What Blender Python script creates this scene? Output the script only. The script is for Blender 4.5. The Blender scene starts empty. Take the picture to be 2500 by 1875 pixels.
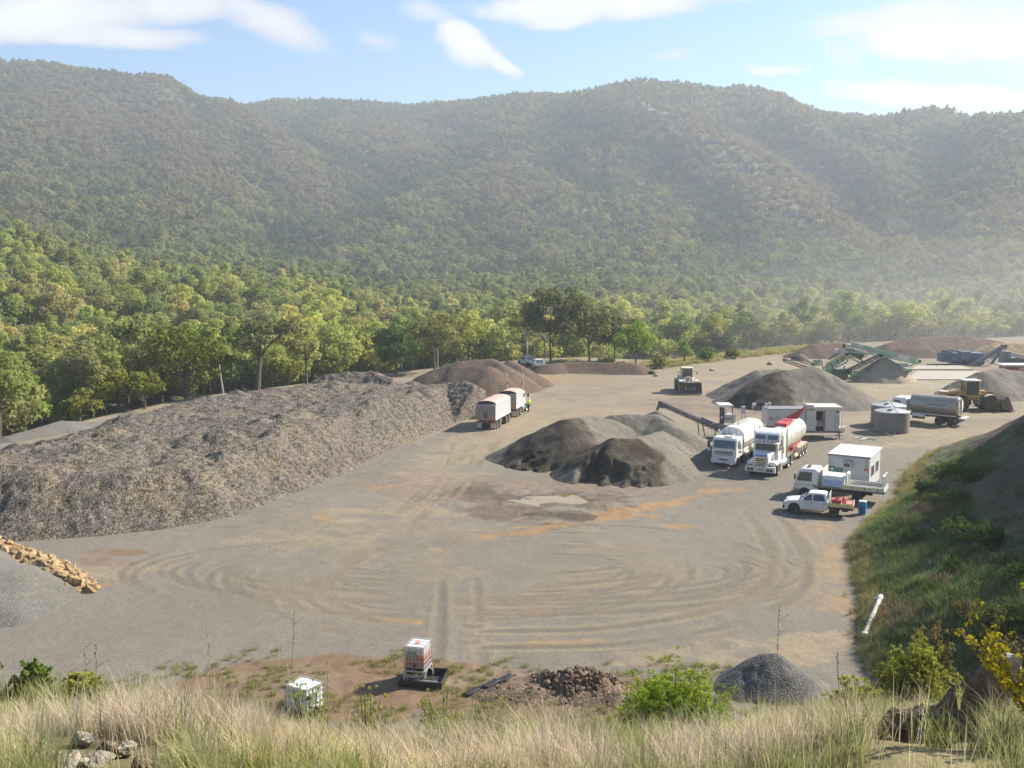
import bpy, bmesh, math, random
import numpy as np
from mathutils import Vector, Matrix
random.seed(11)
rng = np.random.default_rng(11)
S = bpy.context.scene
COL = S.collection
PI = math.pi
# ------------------------------------------------------------------ camera model (photo pixels 2500 x 1875 -> world metres)
F, H, HZ = 2400.0, 17.0, 650.0
PIT = math.atan((937.5 - HZ) / F)
CP, SP = math.cos(PIT), math.sin(PIT)

def ray(px, py):
    x = (px - 1250.0) / F
    y = (937.5 - py) / F
    return x, CP + y * SP, -SP + y * CP

def W(px, py, Y):
    d = ray(px, py); t = Y / d[1]
    return Vector((d[0] * t, Y, H + d[2] * t))

def G(px, py, z=0.0):
    d = ray(px, py); t = (z - H) / d[2]
    return Vector((d[0] * t, d[1] * t, z))

def GX(px, Y, z=0.0):
    """point at depth Y, height z, seen in photo column px"""
    xc = (px - 1250.0) / F
    depth = Y * CP - (z - H) * SP
    return Vector((xc * depth, Y, z))

# ------------------------------------------------------------------ noise
def vn(x, y, seed=0):
    xi = np.floor(x).astype(np.int64); yi = np.floor(y).astype(np.int64)
    xf = x - xi; yf = y - yi
    xf = xf * xf * (3 - 2 * xf); yf = yf * yf * (3 - 2 * yf)
    def h(a, b):
        n = (a * 374761393 + b * 668265263 + seed * 97463477) & 0x7fffffff
        n = ((n ^ (n >> 13)) * 1274126177) & 0x7fffffff
        return ((n ^ (n >> 16)) & 0xffff) / 65535.0
    a = h(xi, yi); b = h(xi + 1, yi); c = h(xi, yi + 1); d = h(xi + 1, yi + 1)
    return (a + (b - a) * xf + (c - a) * yf + (a - b - c + d) * xf * yf) * 2 - 1

def fbm(x, y, o=4, seed=0, g=0.5):
    r = np.zeros_like(x, dtype=float); a = 1.0; t = 0.0
    for i in range(o):
        r += a * vn(x * 2 ** i + 17.3 * i, y * 2 ** i - 9.1 * i, seed + i); t += a; a *= g
    return r / t

def sst(a, b, x):
    t = np.clip((x - a) / (b - a), 0, 1)
    return t * t * (3 - 2 * t)

def seg_dist(x, y, ax, ay, bx, by):
    dx, dy = bx - ax, by - ay
    t = np.clip(((x - ax) * dx + (y - ay) * dy) / (dx * dx + dy * dy + 1e-9), 0, 1)
    return np.hypot(x - ax - t * dx, y - ay - t * dy), t

def poly_sdf(x, y, P):
    """positive inside"""
    d = np.full(x.shape, 1e9); ins = np.zeros(x.shape, bool)
    n = len(P)
    for i in range(n):
        ax, ay = P[i]; bx, by = P[(i + 1) % n]
        d = np.minimum(d, seg_dist(x, y, ax, ay, bx, by)[0])
        c = ((ay > y) != (by > y))
        with np.errstate(divide='ignore', invalid='ignore'):
            c &= x < (bx - ax) * (y - ay) / ((by - ay) if by != ay else 1e-9) + ax
        ins ^= c
    return np.where(ins, d, -d)

# ------------------------------------------------------------------ materials
def new_mat(name):
    m = bpy.data.materials.new(name); m.use_nodes = True
    nt = m.node_tree
    return m, nt, nt.nodes['Principled BSDF']

def N(nt, t, **kw):
    n = nt.nodes.new(t)
    for k, v in kw.items():
        if k.startswith('i_'):
            key = k[2:]
            key = int(key) if key.isdigit() else key.replace('_', ' ')
            n.inputs[key].default_value = v
        else:
            setattr(n, k, v)
    return n

def mixc(nt, a, b, fac, mode='MIX'):
    n = nt.nodes.new('ShaderNodeMix'); n.data_type = 'RGBA'; n.blend_type = mode
    for sock, v in ((n.inputs[0], fac), (n.inputs[6], a), (n.inputs[7], b)):
        if hasattr(v, 'is_output'): nt.links.new(v, sock)
        elif isinstance(v, (int, float)): sock.default_value = v
        else: sock.default_value = (*v, 1) if len(v) == 3 else v
    return n.outputs[2]

def ramp(nt, src, stops):
    r = nt.nodes.new('ShaderNodeValToRGB')
    e = r.color_ramp.elements
    while len(e) < len(stops): e.new(0.5)
    for i, (p, c) in enumerate(stops):
        e[i].position = p; e[i].color = (*c, 1) if len(c) == 3 else c
    nt.links.new(src, r.inputs[0])
    return r.outputs[0]

MATS = {}
def M(name, col, rough=0.6, metal=0.0, var=0.12, scale=3.0, dust=0.0, bump=0.0, spec=0.5, emit=0, dustcol=(0.36, 0.29, 0.2)):
    """procedural paint / metal / rubber: base colour broken up by noise, optional dust film"""
    if name in MATS: return MATS[name]
    m, nt, b = new_mat(name)
    tc = N(nt, 'ShaderNodeTexCoord')
    nz = N(nt, 'ShaderNodeTexNoise', i_Scale=scale, i_Detail=6.0, i_Roughness=0.65)
    nt.links.new(tc.outputs['Object'], nz.inputs['Vector'])
    lo = tuple(c * (1 - var) for c in col); hi = tuple(min(1, c * (1 + var)) for c in col)
    c = ramp(nt, nz.outputs['Fac'], [(0.3, lo), (0.7, hi)])
    if dust:
        n2 = N(nt, 'ShaderNodeTexNoise', i_Scale=scale * 0.5, i_Detail=5.0)
        nt.links.new(tc.outputs['Object'], n2.inputs['Vector'])
        f = ramp(nt, n2.outputs['Fac'], [(0.35, (0, 0, 0)), (0.75, (dust, dust, dust))])
        c = mixc(nt, c, dustcol, f)
    nt.links.new(c, b.inputs['Base Color'])
    rr = ramp(nt, nz.outputs['Fac'], [(0.3, (rough * 0.85,) * 3), (0.7, (min(1, rough * 1.15),) * 3)])
    nt.links.new(rr, b.inputs['Roughness'])
    b.inputs['Metallic'].default_value = metal
    b.inputs['Specular IOR Level'].default_value = spec
    if emit:
        b.inputs['Emission Color'].default_value = (*col, 1); b.inputs['Emission Strength'].default_value = emit
    if bump:
        bp = N(nt, 'ShaderNodeBump', i_Strength=bump, i_Distance=0.03)
        nt.links.new(nz.outputs['Fac'], bp.inputs['Height']); nt.links.new(bp.outputs[0], b.inputs['Normal'])
    MATS[name] = m
    return m

WHITE = M('white_paint', (0.80, 0.80, 0.78), 0.35, dust=0.38, var=0.04)
CREAM = M('cream_paint', (0.72, 0.68, 0.56), 0.45, dust=0.3, var=0.06)
DIRTYW = M('dusty_white', (0.66, 0.64, 0.58), 0.55, dust=0.45, var=0.07)
SILVER = M('polished_metal', (0.72, 0.71, 0.67), 0.28, 0.85, dust=0.2, var=0.06)
ALLOY = M('dull_aluminium', (0.52, 0.52, 0.51), 0.5, 0.5, dust=0.2)
GREY = M('grey_steel', (0.24, 0.24, 0.24), 0.55, 0.3, dust=0.35)
DARK = M('dark_chassis', (0.045, 0.042, 0.04), 0.7, dust=0.25)
BLACK = M('black_plastic', (0.02, 0.02, 0.02), 0.55, dust=0.08)
RUBBER = M('tyre_rubber', (0.03, 0.03, 0.03), 0.85, dust=0.3)
GLASS = M('tinted_glass', (0.035, 0.05, 0.065), 0.08, 0.0, var=0.2, spec=0.9, dust=0.1)
RED = M('red_paint', (0.50, 0.05, 0.045), 0.4, dust=0.15)
PINK = M('faded_red_plastic', (0.72, 0.22, 0.2), 0.5)
LAMP = M('red_lamp_lens', (0.6, 0.02, 0.02), 0.25)
AMBER = M('amber_lens', (0.75, 0.25, 0.03), 0.3)
YEL = M('yellow_paint', (0.52, 0.31, 0.08), 0.55, dust=0.5)
PALEY = M('pale_yellow_paint', (0.68, 0.60, 0.30), 0.5, dust=0.3)
GREEN = M('machine_green', (0.42, 0.58, 0.45), 0.55, dust=0.35)
GREEND = M('dark_machine_green', (0.10, 0.19, 0.12), 0.6, dust=0.35)
BLUE = M('machine_blue', (0.10, 0.17, 0.30), 0.55, dust=0.4)
REFL = M('reflective_tape', (0.62, 0.60, 0.18), 0.4, dust=0.2)
BELT = M('conveyor_belt', (0.055, 0.052, 0.05), 0.8, dust=0.4)
LIME = M('hi_vis_cloth', (0.55, 0.75, 0.06), 0.8)
NAVY = M('navy_cloth', (0.015, 0.02, 0.035), 0.85)
SKIN = M('skin', (0.45, 0.27, 0.19), 0.55)

# ------------------------------------------------------------------ mesh building
class MB:
    def __init__(s, off=None):
        s.v, s.f, s.m = [], [], []
        s.off = Vector(off) if off is not None else Vector((0, 0, 0))
    def add(s, vs, fs, mat):
        n = len(s.v)
        s.v += [tuple(Vector(v) - s.off) for v in vs]
        s.f += [tuple(i + n for i in f) for f in fs]
        s.m += [mat] * len(fs)
        return s
    def box(s, c, d, mat, rz=0.0, ry=0.0, rx=0.0, top=(1, 1)):
        R = Matrix.Rotation(rz, 3, 'Z') @ Matrix.Rotation(ry, 3, 'Y') @ Matrix.Rotation(rx, 3, 'X')
        c = Vector(c); vs = []
        for z in (-.5, .5):
            k = top if z > 0 else (1, 1)
            for x, y in ((-.5, -.5), (.5, -.5), (.5, .5), (-.5, .5)):
                vs.append(c + R @ Vector((x * d[0] * k[0], y * d[1] * k[1], z * d[2])))
        return s.add(vs, [(0, 3, 2, 1), (4, 5, 6, 7), (0, 1, 5, 4), (1, 2, 6, 5), (2, 3, 7, 6), (3, 0, 4, 7)], mat)
    def beam(s, a, b, w, h, mat, up=(0, 0, 1)):
        a, b = Vector(a), Vector(b); d = (b - a).normalized(); u = Vector(up)
        x = d.cross(u)
        if x.length < 1e-3: x = d.cross(Vector((0, 1, 0)))
        x.normalize(); u = x.cross(d)
        vs = [p + x * i * w / 2 + u * j * h / 2 for p in (a, b) for i, j in ((-1, -1), (1, -1), (1, 1), (-1, 1))]
        return s.add(vs, [(0, 1, 2, 3), (4, 7, 6, 5), (0, 4, 5, 1), (1, 5, 6, 2), (2, 6, 7, 3), (3, 7, 4, 0)], mat)
    def cyl(s, a, b, r, mat, r2=None, n=14):
        a, b = Vector(a), Vector(b); d = (b - a).normalized()
        x = d.cross(Vector((0, 0, 1)))
        if x.length < 1e-3: x = Vector((1, 0, 0))
        x.normalize(); y = d.cross(x); r2 = r if r2 is None else r2
        vs = []
        for p, q in ((a, r), (b, r2)):
            for i in range(n):
                t = 2 * PI * i / n
                vs.append(p + (x * math.cos(t) + y * math.sin(t)) * q)
        fs = [(i, (i + 1) % n, n + (i + 1) % n, n + i) for i in range(n)]
        fs += [tuple(reversed(range(n))), tuple(range(n, 2 * n))]
        return s.add(vs, fs, mat)
    def prism(s, prof, y0, y1, mat, hw=None):
        """(x,z) outline extruded along y; hw(z) gives a half width instead of y0,y1"""
        n = len(prof)
        vs = [(x, -hw(z) if hw else y0, z) for x, z in prof] + [(x, hw(z) if hw else y1, z) for x, z in prof]
        fs = [tuple(range(n)), tuple(reversed(range(n, 2 * n)))]
        fs += [(i, n + i, n + (i + 1) % n, (i + 1) % n) for i in range(n)]
        return s.add(vs, fs, mat)
    def xprism(s, prof, x0, x1, mat, k=1.0):
        """(y,z) outline extruded along x (far end scaled by k about its centre)"""
        n = len(prof); cy = sum(p[0] for p in prof) / n; cz = sum(p[1] for p in prof) / n
        vs = [(x0, y, z) for y, z in prof] + [(x1, cy + (y - cy) * k, cz + (z - cz) * k) for y, z in prof]
        fs = [tuple(range(n)), tuple(reversed(range(n, 2 * n)))]
        fs += [(i, n + i, n + (i + 1) % n, (i + 1) % n) for i in range(n)]
        return s.add(vs, fs, mat)
    def lathe(s, prof, c, mat, n=28, axis='Z'):
        c = Vector(c); vs = []; m = len(prof)
        for r, z in prof:
            for i in range(n):
                t = 2 * PI * i / n
                p = (r * math.cos(t), r * math.sin(t), z)
                if axis == 'X': p = (z, r * math.cos(t), r * math.sin(t))
                if axis == 'Y': p = (r * math.cos(t), z, r * math.sin(t))
                vs.append(c + Vector(p))
        fs = [(j * n + i, j * n + (i + 1) % n, (j + 1) * n + (i + 1) % n, (j + 1) * n + i) for j in range(m - 1) for i in range(n)]
        fs += [tuple(reversed(range(n))), tuple(range((m - 1) * n, m * n))]
        return s.add(vs, fs, mat)
    def tube(s, pts, r, mat, n=6):
        for a, b in zip(pts[:-1], pts[1:]):
            s.cyl(a, b, r, mat, n=n)
        return s
    def quad(s, pts, mat):
        return s.add(pts, [tuple(range(len(pts)))], mat)
    def slab(s, pts, t, mat):
        """thin solid panel: polygon pts thickened by t along its normal"""
        P = [Vector(p) for p in pts]; n = len(P)
        nn = (P[1] - P[0]).cross(P[2] - P[0]).normalized() * t
        fs = [tuple(range(n)), tuple(reversed(range(n, 2 * n)))] + [(i, n + i, n + (i + 1) % n, (i + 1) % n) for i in range(n)]
        return s.add([p - nn for p in P] + [p + nn for p in P], fs, mat)
    def build(s, name, parent=None, bevel=0.0, smooth=35):
        me = bpy.data.meshes.new(name)
        me.from_pydata(s.v, [], s.f)
        ms = []
        for m in s.m:
            if m not in ms: ms.append(m)
        for m in ms: me.materials.append(m)
        me.polygons.foreach_set('material_index', [ms.index(m) for m in s.m])
        bm = bmesh.new(); bm.from_mesh(me)
        bmesh.ops.recalc_face_normals(bm, faces=bm.faces)
        bm.to_mesh(me); bm.free()
        if smooth:
            me.polygons.foreach_set('use_smooth', [True] * len(me.polygons))
            me.set_sharp_from_angle(angle=math.radians(smooth))
        o = bpy.data.objects.new(name, me); COL.objects.link(o)
        if parent is not None: o.parent = parent
        if bevel:
            b = o.modifiers.new('bevel', 'BEVEL'); b.width = bevel; b.segments = 2; b.limit_method = 'ANGLE'; b.angle_limit = math.radians(40)
        return o

def np_mesh(name, V, Fq, mat, smooth=False, col=None, parent=None):
    """big mesh from arrays; Fq (n,4) or (n,3)"""
    me = bpy.data.meshes.new(name)
    k = Fq.shape[1]
    me.vertices.add(len(V)); me.vertices.foreach_set('co', np.ascontiguousarray(V, dtype=np.float32).ravel())
    me.loops.add(Fq.size); me.loops.foreach_set('vertex_index', np.ascontiguousarray(Fq, dtype=np.int32).ravel())
    me.polygons.add(len(Fq)); me.polygons.foreach_set('loop_start', np.arange(0, Fq.size, k, dtype=np.int32))
    me.polygons.foreach_set('use_smooth', np.full(len(Fq), smooth))
    if col is not None:
        a = me.color_attributes.new('Col', 'FLOAT_COLOR', 'POINT')
        c = np.ones((len(V), 4), np.float32); c[:, :3] = col
        a.data.foreach_set('color', c.ravel())
    me.update(calc_edges=True)
    me.materials.append(mat)
    o = bpy.data.objects.new(name, me); COL.objects.link(o)
    if parent is not None: o.parent = parent
    return o

def tag(o, label=None, cat=None, group=None, kind=None):
    for k, v in (('label', label), ('category', cat), ('group', group), ('kind', kind)):
        if v: o[k] = v
    return o

def thing(name, label, cat, loc=(0, 0, 0), rz=0.0, group=None, scale=1.0):
    o = bpy.data.objects.new(name, None); COL.objects.link(o)
    o.location = loc; o.rotation_euler = (0, 0, rz); o.scale = (scale,) * 3
    o.empty_display_size = 0.3
    return tag(o, label, cat, group)

def copy_tree(o, parent=None):
    c = o.copy(); COL.objects.link(c)
    if parent is not None: c.parent = parent
    for ch in [x for x in KIDS.get(o.name, [])]:
        copy_tree(ch, c)
    return c
KIDS = {}
# ------------------------------------------------------------------ terrain heights
K = 1.263   # depth scale of the hill tables
CO = np.array([-900, 0, 400, 540, 700, 1000, 1300, 1560, 1800, 2000, 2200, 2500, 3300], float)
TAB = [
    [(60, -3), (100, -3), (130, 0), (180, 9), (240, 22), (320, 30), (450, 55), (600, 100), (750, 170), (900, 245), (960, 262), (1300, 250)],
    [(60, -4), (100, -5), (130, -4), (180, 5), (240, 17), (320, 19), (450, 38), (600, 85), (750, 155), (900, 238), (960, 254), (1300, 240)],
    [(60, -4), (100, -5), (130, -5), (180, -1), (240, 6), (320, 8), (450, 25), (600, 65), (750, 130), (900, 222), (960, 243), (1300, 230)],
    [(60, -4), (100, -5), (130, -5), (180, -3), (240, 4), (320, 6), (450, 20), (600, 58), (750, 115), (900, 195), (980, 225), (1300, 235)],
    [(60, -4), (100, -5), (130, -5), (180, -4), (240, 2), (320, 3), (450, 16), (600, 45), (800, 110), (1000, 195), (1150, 254), (1400, 240)],
    [(60, -4), (100, -5), (130, -6), (180, -7), (240, -7), (320, -4), (450, 8), (600, 40), (750, 88), (900, 150), (1050, 212), (1150, 247), (1400, 235)],
    [(60, -4), (100, -4), (130, -5), (180, -6), (240, -7), (320, -5), (450, 5), (600, 38), (750, 98), (900, 178), (1050, 243), (1400, 230)],
    [(60, -3), (100, -3), (130, -4), (180, -5), (240, -6), (320, -5), (450, 6), (600, 40), (750, 105), (850, 172), (950, 236), (1400, 220)],
    [(60, -3), (100, -3), (130, -3), (180, -4), (240, -5), (320, -5), (450, 4), (600, 30), (750, 90), (850, 160), (950, 231), (1400, 215)],
    [(60, -2), (100, -2), (130, -2), (180, -3), (240, -4), (320, -4), (450, 2), (600, 28), (750, 85), (900, 201), (1400, 190)],
    [(60, -2), (100, -2), (130, -2), (180, -3), (240, -4), (320, -3), (450, 4), (600, 35), (750, 110), (850, 187), (1400, 178)],
    [(60, -2), (100, -2), (130, -2), (180, -2), (240, -3), (320, -2), (450, 8), (600, 60), (750, 160), (1400, 158)],
    [(60, -2), (100, -2), (130, -2), (180, -2), (240, -2), (320, 2), (450, 25), (600, 90), (720, 156), (1400, 156)],
]
TABN = [(np.array([p[0] * K for p in t]), np.array([p[1] for p in t], float)) for t in TAB]

def spur_line(pts, dz):
    return [(W(px, py, Y).x, Y, W(px, py, Y).z - dz) for px, py, Y in pts]
SPURS = [
    (spur_line([(1480, 232, 1150), (1620, 262, 1070), (1730, 330, 990), (1850, 440, 890), (1985, 525, 800), (2150, 612, 700), (2330, 690, 590)], 5), 0.75, 0.62),
    (spur_line([(545, 236, 1160), (610, 300, 1060), (680, 385, 950), (735, 470, 860)], 11), 0.75, 0.5),
    (spur_line([(330, 225, 1120), (400, 330, 1000), (455, 440, 880), (480, 520, 800)], 11), 0.8, 0.55),
    (spur_line([(120, 240, 1090), (170, 360, 960), (200, 470, 850)], 11), 0.8, 0.6),
    (spur_line([(1170, 275, 1230), (1200, 380, 1090), (1230, 470, 980)], 10), 0.8, 0.6),
    (spur_line([(860, 285, 1320), (880, 380, 1180), (900, 470, 1060)], 10), 0.8, 0.6),
]

def hills_z(x, y):
    yy = np.maximum(y, 1.0)
    px = 1250 + F * x / yy
    zc = np.zeros((len(TABN),) + x.shape)
    for i, (ys, zs) in enumerate(TABN):
        zc[i] = (np.interp(yy * 0.94, ys, zs) + np.interp(yy, ys, zs) * 2 + np.interp(yy * 1.06, ys, zs)) / 4
    k = np.clip(np.searchsorted(CO, px) - 1, 0, len(CO) - 2)
    t = np.clip((px - CO[k]) / (CO[k + 1] - CO[k]), 0, 1); t = t * t * (3 - 2 * t)
    I = np.arange(x.size).reshape(x.shape)
    zf = zc.reshape(len(TABN), -1)
    z = zf[k.ravel(), I.ravel()].reshape(x.shape) * (1 - t) + zf[(k + 1).ravel(), I.ravel()].reshape(x.shape) * t
    amp = sst(350, 800, y)
    z = z + amp * ((10 - 5 * sst(180, 230, z)) * fbm(x / 80, y / 130, 4, 3) - (24 - 15 * sst(180, 230, z)) * np.abs(fbm(x / 130, y / 420, 3, 9)) + 4)
    z = z + 1.6 * fbm(x / 30, y / 30, 3, 5) * sst(120, 200, y)
    for line, sl, sr in SPURS:
        best = np.full(x.shape, -1e9)
        for (ax, ay, az), (bx, by, bz) in zip(line[:-1], line[1:]):
            d, tt = seg_dist(x, y, ax, ay, bx, by)
            side = (bx - ax) * (y - ay) - (by - ay) * (x - ax)
            s = np.where(side > 0, sr, sl)
            best = np.maximum(best, az + (bz - az) * tt - (np.sqrt(d * d + 22.0 ** 2) - 22.0) * s)
        best = best + 4 * fbm(x / 60, y / 60, 3, 21)
        h = np.clip(0.5 + 0.5 * (z - best) / 14.0, 0, 1)
        z = np.where(best > z - 60, best * (1 - h) + z * h + 14.0 * h * (1 - h) * 0.6, z)
    return z

def g2(px, py):
    p = G(px, py); return (p.x, p.y)
YARD = [(-110, 15), (-75, 75)] + [g2(*p) for p in ((-200, 1110), (0, 1084), (230, 1022), (480, 969), (740, 937), (1000, 905), (1150, 890), (1300, 876), (1420, 872), (1600, 880), (1760, 866), (1900, 848), (2100, 836), (2500, 822), (3200, 815))] + [(420, 120), (420, -60), (-110, -60)]
TOE = [(13.5, 10), (14.5, 30)] + [g2(*p) for p in ((2092, 1600), (2092, 1480), (2072, 1320), (2120, 1270), (2185, 1222), (2205, 1160), (2262, 1115), (2360, 1082), (2560, 1052), (2800, 1045))]
SPURP = TOE + [(420, 100), (420, -80), (13.5, -80)]
SUN = Vector((1.0, 0.48, 0.79)).normalized()
SH = Vector((SUN.x, SUN.y)).normalized()
TANEL = SUN.z / math.hypot(SUN.x, SUN.y)

def bank_z(x, y):
    u = x / np.maximum(np.abs(y), 3.0)
    t = y + 0.9 * fbm(x / 6.0, y / 9.0, 3, 31)
    z = 15.3 - 0.13 * t - 0.0189 * np.clip(t, 0, 9) ** 2 - (np.clip(t, 9, 1e9) - 9) * 0.34
    t2 = np.clip(t - 9, 0, 4.7); z = z - 0.03 * t2 ** 2 - np.clip(t - 13.7, 0, 1e9) * 0.28
    z = z - 0.36 * sst(2.5, 8, y) + (0.32 * sst(0.12, 0.42, -u) + 0.38 * sst(0.05, 0.42, u)) * sst(2, 7, y) + 0.16 * fbm(x / 1.4, y / 1.4, 3, 33) * sst(1.5, 4, y)
    return z

def spur_z(x, y):
    d = poly_sdf(x, y, SPURP)
    z = np.full(x.shape, -80.0)
    m = d > 0
    if not m.any(): return z, d
    xm, ym, dm = x[m], y[m], d[m]
    Ds = np.zeros(xm.shape); alive = np.ones(xm.shape, bool)
    st = 1.5
    for i in range(1, 70):
        qx, qy = xm - SH.x * st * i, ym - SH.y * st * i
        inside = poly_sdf(qx, qy, SPURP) > 0
        alive &= inside
        if not alive.any(): break
        Ds[alive] = st * i
    Ds += 0.75
    low = 0.56 * np.minimum(dm, 13) + 0.9 * fbm(xm / 4.0, ym / 4.0, 5, 41) * np.clip(dm / 3, 0, 1)
    hs = TANEL * 0.95 * np.maximum(Ds - 2.5, 0)
    zz = np.maximum(low, hs * sst(5, 15, dm) + (1.6 * fbm(xm / 5, ym / 5, 5, 43) + 1.0 * np.abs(fbm(xm / 1.6, ym / 2.4, 4, 44))) * sst(6, 12, dm))
    z[m] = np.minimum(zz, 55)
    return z, d

def terrain(x, y, full=False):
    yd = poly_sdf(x, y, YARD)
    w = sst(0, 26, -yd)
    zf = np.zeros(x.shape); mh = yd < 0
    if mh.any(): zf[mh] = hills_z(x[mh], y[mh])
    z = np.where(yd > 0, 0.0, zf * w - 0.6 * sst(0, 3, -yd) * (1 - w))
    sz, sd = spur_z(x, y)
    bz = bank_z(x, y)
    zone = np.where(yd > 0, 0, 3)
    zone = np.where(sz > z, 2, zone); z = np.maximum(z, sz)
    zone = np.where(bz > z, 1, zone); z = np.maximum(z, bz)
    if full: return z, zone, yd, sd
    return z

def tz(x, y):
    return float(terrain(np.array([float(x)]), np.array([float(y)]))[0])

# ------------------------------------------------------------------ the ground sheets
us = np.concatenate([np.linspace(-3.2, -0.60, 46)[:-1], np.linspace(-0.60, 0.60, 860), np.linspace(0.60, 3.2, 60)[1:]])
rows = np.linspace(1740, 815, 640)
Yyard = F * H / (rows - HZ)
Yr = np.concatenate([np.geomspace(0.7, Yyard[0], 150)[:-1], Yyard, np.geomspace(Yyard[-1], 2600, 230)[1:]])
UU, YY = np.meshgrid(us, Yr)
XX = UU * YY
nr, nc = XX.shape
Z, ZONE, YD, SD = terrain(XX.ravel(), YY.ravel(), True)
x, y = XX.ravel(), YY.ravel()

# soil colours: shaped stains on the yard
GRAVEL = np.array([0.183, 0.161, 0.127]); TAN = np.array([0.262, 0.207, 0.135]); ORANGE = np.array([0.31, 0.185, 0.08])
MUD = np.array([0.175, 0.133, 0.098]); REDD = np.array([0.185, 0.118, 0.072]); WET = np.array([0.10, 0.078, 0.058]); PALE = np.array([0.40, 0.35, 0.25])
colr = np.tile(GRAVEL, (x.size, 1)) * (1 + 0.10 * fbm(x / 5, y / 7, 4, 51))[:, None]
colr *= (1 + 0.10 * fbm(x / 0.5, y / 0.7, 3, 52))[:, None]
yz = ZONE == 0
def stain(pts, wid, c, s=1.0, soft=0.6, seed=0, nz=1.9, ns=1.5):
    global colr
    P = [g2(*p) for p in pts]
    PA = np.array(P); lo = PA.min(0) - wid * 1.9; hi = PA.max(0) + wid * 1.9
    m = np.where(yz & (x > lo[0]) & (x < hi[0]) & (y > lo[1]) & (y < hi[1]))[0]
    if not len(m): return
    xm, ym = x[m], y[m]
    d = np.full(xm.shape, 1e9)
    if len(P) == 1: d = np.hypot(xm - P[0][0], ym - P[0][1])
    for a, b in zip(P[:-1], P[1:]): d = np.minimum(d, seg_dist(xm, ym, *a, *b)[0])
    q = 1 - d / wid + nz * fbm(xm / ns / 1.5, ym / ns, 5, 60 + seed, 0.62)
    f = (sst(0, soft, q) * s)[:, None]
    colr[m] = colr[m] * (1 - f) + c * (1 + 0.3 * fbm(xm / 0.5, ym / 0.6, 4, 80 + seed))[:, None] * f
# far yard is tan, streaked
ff = sst(78, 112, y + 9 * fbm(x / 9, y / 9, 3, 55)) * yz * (0.62 + 0.5 * fbm(x / 14, y / 6, 4, 56))
ff = np.clip(ff, 0, 1)[:, None]
colr = colr * (1 - ff) + np.array([0.295, 0.23, 0.145]) * ff
st_ = np.clip(sst(0.1, 0.5, fbm(x / 16, y / 2.2, 4, 57)) * sst(85, 110, y) * 0.6, 0, 1)[:, None] * yz[:, None]
colr = colr * (1 - st_) + GRAVEL * 0.95 * st_
stain([(1290, 960), (1180, 1060), (1060, 1160), (960, 1240), (820, 1300)], 5.5, TAN, 0.8, 1.2, 1)
stain([(1560, 940), (1420, 985), (1300, 1040), (1230, 1100)], 6, TAN, 0.75, 1.2, 2)
stain([(1450, 1000), (1700, 985), (1900, 960)], 8, MUD * 1.3, 0.5, 1.0, 3)
stain([(1650, 985), (1740, 1000)], 6, MUD, 0.75, 0.8, 4)
stain([(1330, 925), (1450, 925)], 6, ORANGE * 0.9, 0.55, 1.0, 5)
stain([(1350, 965), (1500, 950)], 5, GRAVEL * 0.9, 0.6, 1.0, 6)
stain([(700, 1260), (850, 1340), (1250, 1440), (1600, 1400), (1500, 1300), (1000, 1290)], 4.0, TAN * 0.9, 0.42, 1.4, 7)
# mud on the haul road and around the puddle
stain([(930, 1180), (1080, 1190), (1230, 1190), (1400, 1180), (1560, 1195)], 3.6, MUD * 1.15, 0.9, 0.7, 8)
stain([(1130, 1210), (1260, 1250), (1400, 1255), (1480, 1225)], 2.8, MUD * .8, 0.95, 0.5, 9); stain([(1265, 1215), (1430, 1222)], 2.6, WET, 0.8, 0.8, 49)
stain([(1050, 1150), (1000, 1230)], 2.0, MUD * 1.3, 0.6, 0.8, 10)
stain([(1270, 1300), (1400, 1275), (1560, 1245), (1700, 1210), (1760, 1190)], 1.3, ORANGE, 0.8, 1.0, 11)
stain([(1200, 1305), (1330, 1300)], 1.3, ORANGE * 0.9, 0.75, 0.7, 12)
stain([(1600, 1270), (1650, 1285)], 0.8, ORANGE, 0.8, 0.7, 13)
stain([(1215, 1280), (1280, 1262)], 0.3, PALE * 0.7, 0.6, 0.8, 14)
stain([(1140, 1195), (1230, 1215)], 1.2, WET, 0.8, 0.5, 15)
stain([(1300, 1255), (1420, 1262)], 0.8, WET * 0.8, 0.85, 0.5, 16)
for i, (a, b) in enumerate((((780, 1262), (800, 1270)), ((940, 1515), (1020, 1518)), ((1300, 1572), (1440, 1568)), ((1060, 1340), (1090, 1345)), ((1300, 1495), (1330, 1490)), ((900, 1195), (960, 1185)), ((1480, 1150), (1500, 1180)))):
    stain([a, b], 0.5, ORANGE, 0.6, 0.9, 17 + i, 1.2, 0.8)
stain([(230, 1345), (320, 1348)], 0.6, REDD, 0.9, 0.6, 30)
stain([(235, 1350), (230, 1375), (300, 1385)], 0.9, MUD * 1.1, 0.85, 0.6, 31)
stain([(180, 1400), (330, 1390), (400, 1380)], 1.4, TAN, 0.6, 1.0, 32)
stain([(160, 1450), (250, 1430)], 0.9, REDD * 1.3, 0.85, 0.7, 33)
stain([(2070, 1500), (2040, 1380), (2020, 1290), (2060, 1210)], 1.7, (ORANGE + TAN) / 2, 0.65, 1.2, 34)
stain([(1800, 1575), (1900, 1590), (2050, 1560)], 1.5, TAN * 1.05, 0.8, 1.0, 35)
stain([(1560, 1600), (1760, 1590)], 1.3, TAN, 0.7, 1.0, 36)
stain([(480, 1690), (640, 1640), (800, 1625), (1000, 1635), (1150, 1650)], 1.7, REDD, 0.97, 0.35, 37, 0.5, 2.0)
stain([(430, 1740), (700, 1720), (1000, 1710), (1300, 1700), (1560, 1700)], 2.6, REDD * 1.05, 0.95, 0.5, 38, 0.5, 2.0)
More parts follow.
